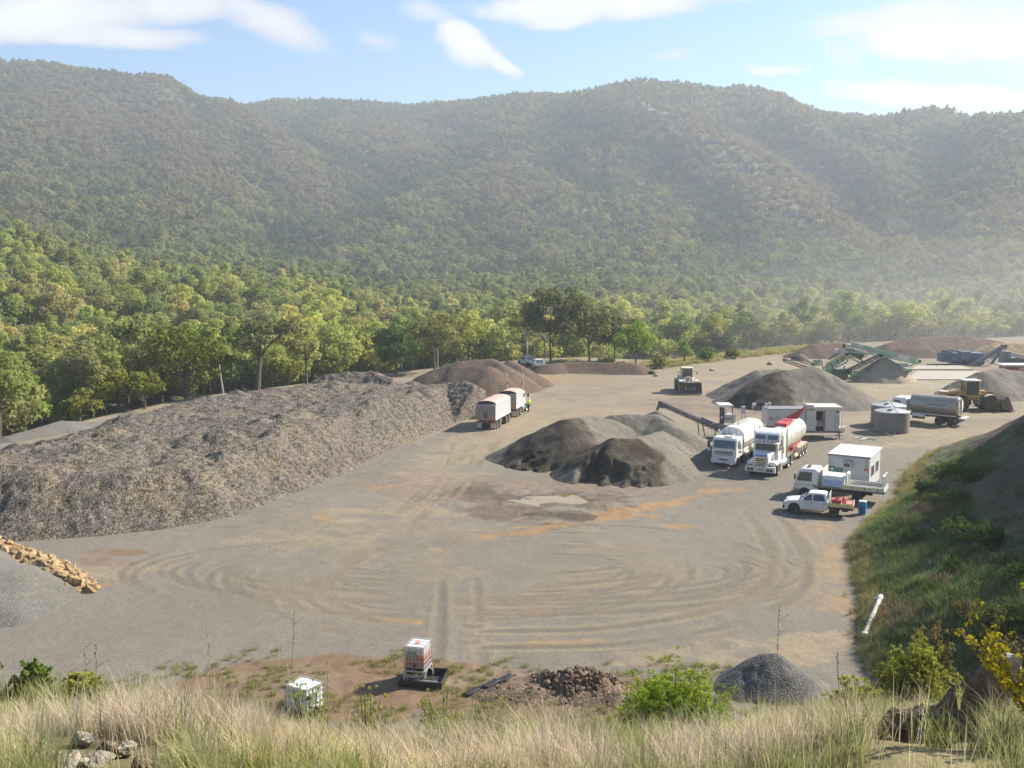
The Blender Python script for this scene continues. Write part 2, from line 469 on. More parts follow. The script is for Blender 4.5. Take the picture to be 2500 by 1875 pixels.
stain([(560, 1640), (700, 1650), (850, 1640)], 0.8, TAN * 0.8, 0.6, 0.8, 39)
stain([(1100, 1665), (1300, 1660), (1480, 1650)], 0.8, MUD * 1.2, 0.7, 0.7, 40)
stain([(2180, 945), (2330, 935)], 4.5, PALE * 0.8, 0.8, 0.9, 41)
stain([(2100, 1085), (2240, 1080), (2360, 1050)], 3.5, TAN * 1.05, 0.8, 1.0, 42)
stain([(1890, 1130), (1980, 1090), (2100, 1060)], 4.0, GRAVEL * 1.0, 0.7, 1.0, 43)
stain([(600, 1290), (760, 1210), (900, 1150), (1010, 1095), (1120, 1045)], 1.6, GRAVEL * 0.97, 0.9, 0.8, 44)

# tyre tracks: shallow ruts with paler, packed shoulders
tr = []
def track(pts, gauge=2.0, n=60):
    P = np.array([g2(*p) for p in pts], float)
    t = np.linspace(0, 1, len(P)); T = np.linspace(0, 1, n)
    for _ in range(2):
        P2 = np.stack([np.interp(T, t, P[:, 0]), np.interp(T, t, P[:, 1])], 1)
        ker = np.ones(7) / 7
        P2[3:-3, 0] = np.convolve(P2[:, 0], ker, 'valid'); P2[3:-3, 1] = np.convolve(P2[:, 1], ker, 'valid')
        P, t = P2, T
    tr.append((P, gauge))
rr = np.random.default_rng(5)
for k in range(15):
    cx, cy = g2(1180 + rr.normal(0, 60), 1385 + rr.normal(0, 10))
    hl = 6.0 + rr.uniform(-2.5, 6.5); rad = 2.2 + rr.uniform(0, 5.5); ang = rr.normal(0.03, 0.05)
    a0, a1 = rr.uniform(0, 6.28), 0; a1 = a0 + rr.uniform(2.2, 5.5)
    q = np.linspace(a0, a1, 70)
    ex = np.sign(np.cos(q)) * np.abs(np.cos(q)) ** 0.75 * (hl + rad); ey = np.sin(q) * rad * 1.05
    P = np.stack([cx + ex * math.cos(ang) - ey * math.sin(ang), cy + ex * math.sin(ang) + ey * math.cos(ang)], 1)
    tr.append((P, 2.0))
for k in range(7):
    o = rr.normal(0, 1, 5) * 9
    track([(1240 + o[0], 1010), (1150 + o[1], 1120), (1050 + o[2] * 2, 1230), (860 + o[3] * 3, 1330), (720 + o[4] * 4, 1420), (720 + o[0] * 4, 1490), (900, 1540 + o[1]), (1200, 1550)])
for k in range(6):
    o = rr.normal(0, 1, 4) * 12
    track([(1850 + o[0], 1240), (1930 + o[1], 1340), (1920 + o[2], 1430), (1780 + o[3], 1510), (1500, 1560 + o[0] * .5), (1150, 1560)])
for k in range(3):
    track([(1120 + 5 * k, 1640), (1118 + 8 * k, 1540), (1122, 1430 - 10 * k)], 1.9)
track([(1135, 1060), (1120, 1130), (1095, 1180)]); track([(1190, 1050), (1150, 1120), (1110, 1200)], 2.0); track([(1620, 940), (1480, 960), (1330, 1010)], 2.2); track([(1900, 870), (1700, 930), (1500, 975)], 2.2)
HT = np.zeros(x.size); RU = np.zeros(x.size); SHO = np.zeros(x.size)
for P, gauge in tr:
    T = np.gradient(P, axis=0); T /= np.linalg.norm(T, axis=1)[:, None] + 1e-9
    Nn = np.stack([-T[:, 1], T[:, 0]], 1)
    for s in (-1, 1):
        Q = P + Nn * gauge / 2 * s
        lo, hi = Q.min(0) - 0.8, Q.max(0) + 0.8
        m = np.where(yz & (x > lo[0]) & (x < hi[0]) & (y > lo[1]) & (y < hi[1]))[0]
        if not len(m): continue
        d = np.full(len(m), 9.0)
        for a, b in zip(Q[:-1:2], Q[2::2]): d = np.minimum(d, seg_dist(x[m], y[m], a[0], a[1], b[0], b[1])[0])
        d = d + 0.08 * fbm(x[m] / 0.6, y[m] / 0.6, 2, 91)
        gone = sst(-0.25, 0.25, fbm(x[m] / 4, y[m] / 4, 3, 92 + int(gauge * 10)))
        rut = np.exp(-(d / 0.2) ** 2) * gone; sh = np.exp(-((d - 0.42) / 0.14) ** 2) * gone
        RU[m] = np.maximum(RU[m], rut); SHO[m] = np.maximum(SHO[m], sh)
        f = (0.25 * sh)[:, None]; colr[m] = colr[m] * (1 - f) + TAN * 0.95 * f
HT += (0.014 * SHO - 0.016 * RU) * (1 + 0.6 * fbm(x / 1.3, y / 1.3, 2, 94))
colr *= (1 - 0.2 * RU)[:, None]
# churned mud relief
pm = G(1330, 1228)
dm = np.hypot((x - pm.x) / 1.8, y - pm.y)
HT += yz * np.exp(-(dm / 5) ** 2) * 0.16 * fbm(x / 1.1, y / 1.6, 4, 95)
HT += yz * 0.018 * fbm(x / 0.7, y / 1.0, 3, 96) + yz * 0.05 * fbm(x / 5, y / 5, 3, 97)
pud = np.hypot((x - G(1345, 1217).x) / 2.7, (y - G(1345, 1217).y) / 1.5)
HT = HT * np.where(yz, sst(0.7, 1.5, pud), 1) - yz * 0.15 * (1 - sst(0.55, 1.3, pud + 0.9 * fbm(x / 1.5, y / 1.0, 5, 99)))
HT += yz * 0.12 * np.clip(fbm(x / 1.5, y / 1.5, 3, 98), 0, 1) * sst(42, 37, y)
Z = Z + HT
# planted zones
n1 = fbm(x / 1.2, y / 1.2, 4, 101); n2 = fbm(x / 6, y / 6, 3, 102)
bankc = np.array([0.20, 0.165, 0.085]) * (1 + 0.3 * n1)[:, None]
bankc = bankc + (np.array([0.13, 0.15, 0.05]) - bankc) * sst(0.0, 0.4, n2)[:, None]
spc = np.array([0.10, 0.105, 0.045]) * (1 + 0.4 * n1)[:, None]
rock = sst(4.5, 7.5, SD + 4 * n2) * sst(34, 48, y)
spc = spc + (np.array([0.10, 0.072, 0.052]) - spc) * np.clip(rock + 0.5 * sst(0.1, 0.4, n2), 0, 1)[:, None]
edge = (sst(1.8, 0.3, SD) * (ZONE == 2))[:, None]
spc = spc * (1 - edge) + np.array([0.20, 0.19, 0.07]) * edge
fl = np.array([0.10, 0.095, 0.05]) * (1 + 0.25 * n2)[:, None]
rd = np.full(x.size, 1e9); zm = np.where(ZONE == 3)[0]
for a_, b_ in zip(SPURS[0][0][:-1], SPURS[0][0][1:]): rd[zm] = np.minimum(rd[zm], seg_dist(x[zm], y[zm], a_[0], a_[1], b_[0], b_[1])[0])
rf = sst(26, 6, rd + 10 * fbm(x / 25, y / 25, 3, 111))[:, None]
fl = fl * (1 - rf) + np.array([0.14, 0.115, 0.075]) * rf
ed = sst(9, 0, -YD + 2 * n1)[:, None]
fl = fl * (1 - ed) + np.array([0.17, 0.155, 0.075]) * ed
colr = np.where((ZONE == 1)[:, None], bankc, colr); colr = np.where((ZONE == 2)[:, None], spc, colr); colr = np.where((ZONE == 3)[:, None], fl, colr)
colr = np.clip(colr, 0.01, 0.9)

def earth_mat(name, fine, bump, rough=0.95):
    m, nt, b = new_mat(name)
    a = N(nt, 'ShaderNodeVertexColor', layer_name='Col')
    g = N(nt, 'ShaderNodeNewGeometry')
    nz = N(nt, 'ShaderNodeTexNoise', i_Scale=fine, i_Detail=8.0, i_Roughness=0.7)
    nt.links.new(g.outputs['Position'], nz.inputs['Vector'])
    f = ramp(nt, nz.outputs['Fac'], [(0.25, (0.72,) * 3), (0.75, (1.26,) * 3)])
    nt.links.new(mixc(nt, a.outputs['Color'], f, 1.0, 'MULTIPLY'), b.inputs['Base Color'])
    b.inputs['Roughness'].default_value = rough; b.inputs['Specular IOR Level'].default_value = 0.2
    bp = N(nt, 'ShaderNodeBump', i_Strength=bump, i_Distance=0.06)
    nt.links.new(nz.outputs['Fac'], bp.inputs['Height']); nt.links.new(bp.outputs[0], b.inputs['Normal'])
    return m
E_YARD = earth_mat('gravel_and_dirt', 5.0, 0.35); E_BANK = earth_mat('bank_soil', 9.0, 0.6); E_HILL = earth_mat('forest_floor', 0.8, 0.5)
V = np.stack([x, y, Z], 1)
idx = np.arange(nr * nc).reshape(nr, nc)
Q = np.stack([idx[:-1, :-1], idx[:-1, 1:], idx[1:, 1:], idx[1:, :-1]], -1).reshape(-1, 4)
zq = ZONE[Q[:, 0]]
def sub(name, mask, mat):
    q = Q[mask]; uq, inv = np.unique(q, return_inverse=True)
    o = np_mesh(name, V[uq], inv.reshape(-1, 4), mat, True, colr[uq])
    return tag(o, kind='structure')
sub('ground', zq == 0, E_YARD); sub('hillside', (zq == 1) | (zq == 2), E_BANK); sub('hills', zq == 3, E_HILL)
# ground behind the viewpoint
bx, by = np.meshgrid(np.linspace(-420, 420, 60), np.linspace(-160, 24, 30))
bz = terrain(bx.ravel(), by.ravel()) - 1.2 - 3 * sst(0, 12, by.ravel())
ii = np.arange(bx.size).reshape(bx.shape)
np_mesh('terrain', np.stack([bx.ravel(), by.ravel(), bz], 1), np.stack([ii[:-1, :-1], ii[:-1, 1:], ii[1:, 1:], ii[1:, :-1]], -1).reshape(-1, 4), E_BANK, True, np.tile([0.16, 0.14, 0.07], (bx.size, 1)))['kind'] = 'structure'
del XX, YY, UU
# puddle
pw, nt, b = new_mat('muddy_water')
tc = N(nt, 'ShaderNodeNewGeometry'); nz = N(nt, 'ShaderNodeTexNoise', i_Scale=1.2, i_Detail=3.0)
nt.links.new(tc.outputs['Position'], nz.inputs['Vector'])
nt.links.new(ramp(nt, nz.outputs['Fac'], [(0.3, (0.19, 0.128, 0.047)), (0.7, (0.24, 0.168, 0.066))]), b.inputs['Base Color'])
b.inputs['Roughness'].default_value = 0.03
p0 = G(1345, 1217)
mb = MB(); vs = []
for i in range(40):
    t = 2 * PI * i / 40
    vs.append((p0.x + 5.0 * math.cos(t), p0.y + 3.4 * math.sin(t), -0.055))
mb.quad(vs, pw); o = mb.build('puddle', smooth=0); o['kind'] = 'structure'
# ------------------------------------------------------------------ stockpiles
def heap_mat(name, stops, vscale, bump, fine=14.0, cell=0.45, damp_shade=False):
    """loose material: patchy colour from low noise, stone-to-stone variation from voronoi cells"""
    m, nt, b = new_mat(name)
    g = N(nt, 'ShaderNodeNewGeometry')
    lo = N(nt, 'ShaderNodeTexNoise', i_Scale=0.35, i_Detail=7.0, i_Roughness=0.6); nt.links.new(g.outputs['Position'], lo.inputs['Vector'])
    c = ramp(nt, lo.outputs['Fac'], stops)
    vo = N(nt, 'ShaderNodeTexVoronoi', i_Scale=vscale); nt.links.new(g.outputs['Position'], vo.inputs['Vector'])
    bw = N(nt, 'ShaderNodeRGBToBW'); nt.links.new(vo.outputs['Color'], bw.inputs[0])
    v = ramp(nt, bw.outputs[0], [(0.15, (1 - cell,) * 3), (0.5, (1, 1, 1)), (0.85, (1 + cell, 1 + cell * 0.95, 1 + cell * 0.85))])
    c = mixc(nt, c, v, 1.0, 'MULTIPLY')
    fn = N(nt, 'ShaderNodeTexNoise', i_Scale=fine, i_Detail=6.0); nt.links.new(g.outputs['Position'], fn.inputs['Vector'])
    f = ramp(nt, fn.outputs['Fac'], [(0.3, (0.82,) * 3), (0.7, (1.18,) * 3)])
    c = mixc(nt, c, f, 1.0, 'MULTIPLY')
    if damp_shade:
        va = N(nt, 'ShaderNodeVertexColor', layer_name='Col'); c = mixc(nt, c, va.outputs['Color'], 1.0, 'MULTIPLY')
    nt.links.new(c, b.inputs['Base Color'])
    b.inputs['Roughness'].default_value = 0.95; b.inputs['Specular IOR Level'].default_value = 0.2
    hsum = nt.nodes.new('ShaderNodeMath'); hsum.operation = 'MULTIPLY_ADD'
    nt.links.new(vo.outputs['Distance'], hsum.inputs[0]); hsum.inputs[1].default_value = -0.7
    nt.links.new(fn.outputs['Fac'], hsum.inputs[2])
    bp = N(nt, 'ShaderNodeBump', i_Strength=bump, i_Distance=0.12)
    nt.links.new(hsum.outputs[0], bp.inputs['Height']); nt.links.new(bp.outputs[0], b.inputs['Normal'])
    return m
ROCKM = heap_mat('quarried_rock', [(0.32, (0.122, 0.10, 0.078)), (0.5, (0.163, 0.139, 0.112)), (0.68, (0.19, 0.15, 0.098))], 6.0, 1.0, cell=0.55)
FINEG = heap_mat('grey_fines', [(0.35, (0.125, 0.116, 0.098)), (0.65, (0.152, 0.140, 0.12))], 9, 0.25, cell=0.15)
DARKG = heap_mat('dark_gravel', [(0.35, (0.137, 0.119, 0.093)), (0.65, (0.18, 0.16, 0.127))], 9, 0.3, cell=0.18)
DUGG = heap_mat('dark_gravel_dug', [(0.35, (0.148, 0.130, 0.102)), (0.65, (0.187, 0.167, 0.133))], 7, 0.5, cell=0.22, damp_shade=True)
SANDG = heap_mat('sandy_gravel', [(0.35, (0.30, 0.245, 0.17)), (0.65, (0.36, 0.30, 0.21))], 8, 0.2, cell=0.15)
SOILM = heap_mat('brown_soil', [(0.35, (0.105, 0.073, 0.050)), (0.65, (0.14, 0.098, 0.068))], 6, 0.35, cell=0.2)
OCHRE = heap_mat('ochre_rock', [(0.35, (0.31, 0.205, 0.10)), (0.65, (0.39, 0.285, 0.165))], 3.2, 0.5, cell=0.35)
RUBBLE = heap_mat('brown_rubble', [(0.35, (0.13, 0.09, 0.065)), (0.65, (0.21, 0.15, 0.105))], 6, 0.9, cell=0.5)
COALG = heap_mat('charcoal_gravel', [(0.35, (0.095, 0.09, 0.085)), (0.65, (0.125, 0.118, 0.11))], 11, 0.6, cell=0.3)

def pile(name, label, lo, hi, res, hf, mat, group=None, cat='stockpile', dug=None):
    xs = np.arange(lo[0], hi[0] + res, res); ys = np.arange(lo[1], hi[1] + res, res)
    X, Y = np.meshgrid(xs, ys); h = hf(X, Y)
    i = np.arange(X.size).reshape(X.shape)
    q = np.stack([i[:-1, :-1], i[:-1, 1:], i[1:, 1:], i[1:, :-1]], -1).reshape(-1, 4)
    q = q[(h.ravel()[q] > 0).any(1)]
    uq, inv = np.unique(q, return_inverse=True)
    Vv = np.stack([X.ravel()[uq], Y.ravel()[uq], np.maximum(h.ravel()[uq], -0.06)], 1)
    c = Vv.mean(0); c[2] = 0
    cc = None
    if dug:        # dug faces: moist gravel tone plus shade painted into the vertex colour
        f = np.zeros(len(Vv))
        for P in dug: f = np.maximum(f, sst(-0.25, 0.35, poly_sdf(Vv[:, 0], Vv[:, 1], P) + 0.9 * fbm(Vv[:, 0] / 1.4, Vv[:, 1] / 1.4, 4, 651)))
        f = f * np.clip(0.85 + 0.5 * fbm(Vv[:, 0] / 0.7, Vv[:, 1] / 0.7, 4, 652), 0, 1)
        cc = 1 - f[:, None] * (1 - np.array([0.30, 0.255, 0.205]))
    o = np_mesh(name, Vv - c, inv.reshape(-1, 4), mat, True, cc)
    o.location = c
    return tag(o, label, cat, group)

def crest(x, y, segs, slope, seed, rough=0.12):
    """heap of loose material: ridge segments ((x,y,h),(x,y,h)) falling at the angle of repose"""
    b = np.full(x.shape, -9.0)
    for k, (a, c) in enumerate(segs):
        d, t = seg_dist(x, y, a[0], a[1], c[0], c[1])
        d = d + 0.45 * np.minimum(d, 2.5) / 2.5 * fbm(x / 2.6, y / 2.6, 3, seed + k)
        hh = a[2] + (c[2] - a[2]) * t - slope * (np.sqrt(d * d + 0.25) - 0.3)
        b = np.maximum(b, hh)
    return b + rough * fbm(x / 0.9, y / 0.9, 4, seed + 9) * np.clip(b, 0, 1)

def A(px, py, Y):
    p = W(px, py, Y); return (p.x, p.y, p.z)
def box_of(segs, slope):
    P = np.array([p for s in segs for p in s]); r = P[:, 2].max() / slope + 1.5
    return P[:, :2].min(0) - r, P[:, :2].max(0) + r
def crest_pile(name, label, segs, slope, mat, seed, res=0.25, rough=0.12, bites=(), group=None, post=None, dug=None):
    lo, hi = box_of(segs, slope)
    if dug:
        Pd = np.array([q for P in dug for q in P]); lo = np.minimum(lo, Pd.min(0) - 1); hi = np.maximum(hi, Pd.max(0) + 1)
    def hf(X, Y):
        h = crest(X, Y, segs, slope, seed, rough)
        for (bx_, by_, r, k, fl) in bites:      # loader scoops
            d = np.hypot(X - bx_, Y - by_) + 0.35 * fbm(X / 1.1, Y / 1.1, 3, seed + 31)
            h = np.minimum(h, fl + np.maximum(d - r, 0) * k + 0.2 * fbm(X / 0.8, Y / 0.8, 3, seed + 33))
        if post: h = post(X, Y, h)
        return h
    return pile(name, label, lo, hi, res, hf, mat, group, dug=dug)

# the long windrow of quarried rock
ROCKP = [g2(*p) for p in ((-330, 1335), (0, 1325), (200, 1313), (400, 1292), (560, 1264), (700, 1214), (850, 1152), (960, 1097), (1080, 1047), (1185, 1003), (1200, 980), (1150, 962), (1060, 950), (960, 940), (880, 935), (740, 948), (480, 982), (230, 1036), (0, 1094), (-330, 1180))]
def rock_h(X, Y):
    d = poly_sdf(X, Y, ROCKP)
    lob = np.abs(fbm(X / 5.5 + 3, Y / 5.5, 3, 201))
    dd = d + 1.7 * (lob - 0.22) * sst(0, 3, d)
    h = 0.72 * dd
    cap = 3.25 + 0.75 * fbm(X / 7, Y / 7, 3, 203) + 0.35 * np.abs(fbm(X / 2.6, Y / 2.6, 3, 205))
    pxx = 1250 + F * X / np.maximum(Y, 1)
    sil = np.interp(pxx, [-330, 0, 230, 480, 600, 740, 850, 960, 1080, 1135, 1195], [1165, 1098, 1042, 972, 955, 940, 930, 935, 938, 930, 962]) + 4
    lim = H - (sil - HZ) / F * Y
    cap = np.minimum(cap, lim + 0.5 * fbm(X / 6, Y / 6, 3, 209) - 0.15)
    gq = np.random.default_rng(15); lo_, hi_ = rp.min(0), rp.max(0); nq = 0
    for _ in range(900):          # separate truck loads tipped over the top
        qx, qy = gq.uniform(lo_[0], hi_[0]), gq.uniform(lo_[1], hi_[1])
        if nq > 85 or poly_sdf(np.array([qx]), np.array([qy]), ROCKP)[0] < 3.2: continue
        nq += 1; ix, iy = abs(X[0] - qx).argmin(), abs(Y[:, 0] - qy).argmin()
        dq = np.hypot(X - qx, (Y - qy) * gq.uniform(.75, 1.3)); cap = np.maximum(cap, cap[iy, ix] + gq.uniform(.05, .65) - .52 * (np.sqrt(dq * dq + .15) - .3) * (1 + .25 * fbm(X / 1.5, Y / 1.5, 2, 215)))
    k = np.clip(0.5 + 0.5 * (cap - h) / 0.9, 0, 1)
    h = cap * (1 - k) + h * k - 1.2 * k * (1 - k) * 0.5
    a, b, c2 = A(800, 912, 121), A(905, 904, 121), A(960, 925, 117)
    e, f2 = A(1100, 932, 117), A(1135, 928, 115)
    h = np.maximum(h, crest(X, Y, [(a, b), (b, c2), (A(1010, 940, 113), e), (e, f2), (f2, A(1180, 955, 110))], 0.62, 207, 0.1) * (d > -2) - 9 * (d <= -2))
    h = np.where(d > 0, h, np.minimum(h, 0.5 * d))
    for (px, py, r) in ((360, 1118, 1.2), (770, 1008, 1.4), (860, 1000, 1.2)):
        gx, gy = g2(px, py + 0); p = W(px, py, 1); 
        t = (3.2 - H) / (p.z - H); qx, qy = p.x * t, t
        h = h - 0.7 * np.exp(-((X - qx) ** 2 + ((Y - qy) / 1.6) ** 2) / r ** 2)
    return h + (0.10 * vn(X / 0.45, Y / 0.45, 211) + 0.08 * vn(X / 0.24, Y / 0.24, 212) + 0.12 * fbm(X / 1.3, Y / 1.3, 3, 213)) * sst(0, 0.3, h)
rp = np.array(ROCKP)
rockpile = pile('rock_stockpile', 'huge long stockpile of coarse grey brown rock along the left of the yard', rp.min(0) - 1, rp.max(0) + 1, 0.15, rock_h, ROCKM)
crest_pile('gravel_berm', 'low smooth grey gravel berm behind the rock stockpile at the forest edge',
           [(A(-120, 1100, 92), A(20, 1062, 95)), (A(20, 1062, 95), A(150, 1024, 101)), (A(150, 1024, 101), A(230, 1028, 104)), (A(230, 1028, 104), A(340, 1006, 112)), (A(340, 1006, 112), A(420, 1000, 118))], 0.6, FINEG, 221, 0.3, 0.06)
crest_pile('soil_stockpile', 'large smooth brown soil stockpile behind the silver tipper truck',
           [(A(1062, 900, 139), A(1120, 880, 140)), (A(1120, 880, 140), A(1200, 873, 141)), (A(1200, 873, 141), A(1225, 890, 136)), (A(1130, 893, 135), A(1190, 890, 134)), (A(1245, 878, 146), A(1268, 892, 141))], 0.60, SOILM, 231, 0.28, 0.10,
           bites=((*g2(1030, 955), 1.6, 2.2, 0.5),))
def face(X, Y, h, a, b, k, wob, seed):
    """dug face: material may not stand higher than k x distance behind the line a-b (left to right)"""
    (ax, ay), (bx, by) = a, b
    L = math.hypot(bx - ax, by - ay); s = ((bx - ax) * (Y - ay) - (by - ay) * (X - ax)) / L + wob * fbm(X / 1.2, Y / 1.2, 3, seed)
    return np.minimum(h, np.where(s > 0, s * k, s * 0.5))
def central(X, Y, h):
    hl = face(X, Y, h, g2(1222, 1139), g2(1480, 1166), 1.25, 1.6, 601)
    front = crest(X, Y, [(A(1500, 1068, 79.5), A(1550, 1068, 80.2)), (A(1550, 1068, 80.2), A(1612, 1050, 86))], 0.60, 605, 0.14)
    (ax, ay), (bx, by) = g2(1395, 1178), g2(1655, 1200)
    L = math.hypot(bx - ax, by - ay); s = ((bx - ax) * (Y - ay) - (by - ay) * (X - ax)) / L; al = ((bx - ax) * (X - ax) + (by - ay) * (Y - ay)) / L ** 2
    s = s - 0.55 + 1.3 * fbm(X / 1.0, Y / 1.8, 4, 607) + 1.0 * np.exp(-((al - .50) / .07) ** 2) + .5 * np.exp(-((al - .3) / .06) ** 2) + 1.5 * sst(.12, .0, al) + 1.5 * sst(.86, 1.0, al)
    allow = np.where(s < 1.9, 0.50 * s, 0.95 + (s - 1.9) * 2.6) + 0.15 * fbm(X / .5, Y / .5, 3, 609)
    return np.maximum(hl, np.minimum(front, allow))
def backface(X, Y, h): return face(X, Y, h, g2(1772, 992), g2(1935, 1012), 1.15, 1.0, 621)
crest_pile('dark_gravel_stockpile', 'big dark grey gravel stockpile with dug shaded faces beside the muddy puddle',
           [(A(1378, 1022, 86.5), A(1440, 1014, 90)), (A(1440, 1014, 90), A(1480, 1018, 91)), (A(1500, 1010, 92.5), A(1600, 1010, 92.5)), (A(1600, 1010, 92.5), A(1660, 1046, 88))], 0.54, DUGG, 241, 0.13, 0.12, post=central,
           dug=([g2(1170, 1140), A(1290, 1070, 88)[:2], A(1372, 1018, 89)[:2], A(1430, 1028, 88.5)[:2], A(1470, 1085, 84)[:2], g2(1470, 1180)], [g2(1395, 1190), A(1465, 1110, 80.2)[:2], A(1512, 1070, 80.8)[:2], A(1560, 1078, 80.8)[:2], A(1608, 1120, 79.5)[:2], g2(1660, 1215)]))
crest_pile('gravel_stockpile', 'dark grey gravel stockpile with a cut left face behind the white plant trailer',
           [(A(1895, 904, 121.5), A(1985, 893, 123)), (A(1985, 893, 123), A(2025, 912, 122)), (A(1850, 902, 128), A(1900, 898, 129))], 0.56, DUGG, 251, 0.22, 0.12,
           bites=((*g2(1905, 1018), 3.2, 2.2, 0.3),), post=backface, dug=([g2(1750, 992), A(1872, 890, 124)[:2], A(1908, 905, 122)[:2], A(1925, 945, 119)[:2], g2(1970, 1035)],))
crest_pile('sand_cone', 'pale sandy gravel cone under the green screening plant conveyor', [(A(2156, 870, 146.5), A(2160, 870, 146.5))], 0.80, SANDG, 261, 0.22, 0.05)
crest_pile('grey_gravel_stockpile', 'grey brown gravel stockpile being dug by the yellow wheel loader',
           [(A(2400, 905, 129), A(2440, 897, 131)), (A(2440, 897, 131), A(2520, 908, 131)), (A(2520, 908, 131), A(2640, 930, 130)), (A(2400, 905, 129), A(2330, 945, 127))], 0.58, SANDG if False else DARKG, 271, 0.3, 0.14,
           bites=((*g2(2470, 1010), 3.0, 1.6, 0.3),))
crest_pile('far_stockpile', 'broad dark brown stockpile at the far end of the yard behind the blue crusher',
           [(A(2170, 836, 196), A(2230, 822, 198)), (A(2230, 822, 198), A(2370, 819, 200)), (A(2370, 819, 200), A(2440, 832, 199)), (A(2200, 848, 186), A(2260, 846, 186))], 0.5, SOILM, 281, 0.5, 0.2)
crest_pile('dark_heap', 'dark brown heap behind the peak of the green screening plant', [(A(1985, 838, 186), A(2050, 834, 188)), (A(1960, 852, 184), A(1985, 838, 186))], 0.5, SOILM, 286, 0.5, 0.15)
crest_pile('soil_berm', 'long low reddish brown soil berm below the tall gum trees', [(A(1340, 888, 158), A(1380, 882, 160)), (A(1380, 882, 160), A(1550, 885, 157))], 0.5, SOILM, 291, 0.35, 0.1)
crest_pile('conveyor_heap', 'small dark gravel cone with long tail under the stacker conveyor head', [(A(1603, 1001, 101), A(1606, 1001, 101)), (A(1606, 1001, 101), A(1690, 1072, 93))], 0.62, DARKG, 296, 0.15, 0.05)
crest_pile('orange_heap', 'small orange dirt heap behind the blue conveyor', [(A(2425, 836, 186), A(2470, 834, 186)), (A(2470, 834, 186), A(2560, 845, 184))], 0.6, OCHRE, 299, 0.4, 0.15)
crest_pile('fines_heap', 'smooth grey gravel heap cut off by the lower left picture edge', [((*g2(-150, 1450), 3.2), (*g2(-70, 1465), 2.5)), ((*g2(-70, 1465), 2.5), (*g2(40, 1475), .9))], 0.50, FINEG, 301, 0.15, 0.05)

# icosphere stones thrown on a heap (one mesh with the heap's own surface)
def stones(n, place, r0, r1, seed):
    bm = bmesh.new(); bmesh.ops.create_icosphere(bm, subdivisions=1, radius=1.0)
    iv = np.array([v.co[:] for v in bm.verts]); itf = np.array([[v.index for v in f.verts] for f in bm.faces]); bm.free()
    g = np.random.default_rng(seed); Vs, Fs = [], []
    for k in range(n):
        p = place(g); s = g.uniform(r0, r1) * np.array([1.25, 0.9, 0.75]) * g.uniform(0.7, 1.3, 3)
        R = np.array(Matrix.Rotation(g.uniform(0, 6.3), 3, g.normal(size=3) / 1.0).to_3x3())
        v = iv * (1 + g.uniform(-0.22, 0.22, (len(iv), 1)))
        Vs.append((v * s) @ R.T + p); Fs.append(itf + k * len(iv))
    return np.concatenate(Vs), np.concatenate(Fs)
def B(px, py, h):
    p = G(px, py, h); return (p.x, p.y, h)
oc = [(B(-90, 1290, 2.3), B(20, 1328, 1.7)), (B(20, 1328, 1.7), B(150, 1388, 1.0)), (B(150, 1388, 1.0), B(200, 1425, 0.4))]
def och(X, Y): return crest(X, Y, oc, 0.72, 311, 0.15)
lo, hi = box_of(oc, 0.72)
def op(g):
    while True:
        X = np.array([g.uniform(lo[0], hi[0])]); Y = np.array([g.uniform(lo[1], hi[1])]); h = och(X, Y)[0]
        if h > -0.1: return np.array([X[0], Y[0], max(h, 0.05)])
o1 = pile('ochre_rock_heap', 'tapering heap of ochre orange rocks beside the smooth grey heap at lower left', lo, hi, 0.15, och, OCHRE)
v, f = stones(420, op, 0.13, 0.36, 5)
o2 = np_mesh('stones', v - np.array(o1.location), f, OCHRE, False, parent=o1)['kind'] = 'stuff'

def small_heap(name, label, segs, slope, mat, seed, n, r0, r1):
    lo, hi = box_of(segs, slope)
    def hf(X, Y): return crest(X, Y, segs, slope, seed, 0.2)
    def pl(g):
        while True:
            X = np.array([g.uniform(lo[0], hi[0])]); Y = np.array([g.uniform(lo[1], hi[1])]); h = hf(X, Y)[0]
            if h > -0.05: return np.array([X[0], Y[0], max(h, 0.02)])
    o = pile(name, label, lo, hi, 0.08, hf, mat)
    if n:
        v, f = stones(n, pl, r0, r1, seed); np_mesh('stones', v - np.array(o.location), f, mat, False, parent=o)['kind'] = 'stuff'
    return o
small_heap('rubble_heap', 'knobbly brown rubble heap left of the bright green wattle bush', [(B(1345, 1634, 0.75), B(1400, 1626, 0.95)), (B(1400, 1626, 0.95), B(1460, 1634, 0.8))], 0.85, RUBBLE, 321, 260, 0.06, 0.17)
small_heap('charcoal_gravel_heap', 'pointed charcoal grey gravel heap behind the foreground grass', [(B(1876, 1592, 1.4), B(1890, 1592, 1.4)), (B(1876, 1592, 1.4), B(1820, 1630, 0.85)), (B(1890, 1592, 1.4), B(1945, 1640, 0.6))], 0.8, COALG, 331, 0, 0, 0)
small_heap('dirt_mound', 'low brown dirt mound with stones beside the black rubber strips', [(B(1215, 1678, 0.3), B(1330, 1662, 0.4)), (B(1330, 1662, 0.4), B(1480, 1672, 0.4))], 0.3, RUBBLE, 341, 60, 0.04, 0.1)
LEAFK = 1.5
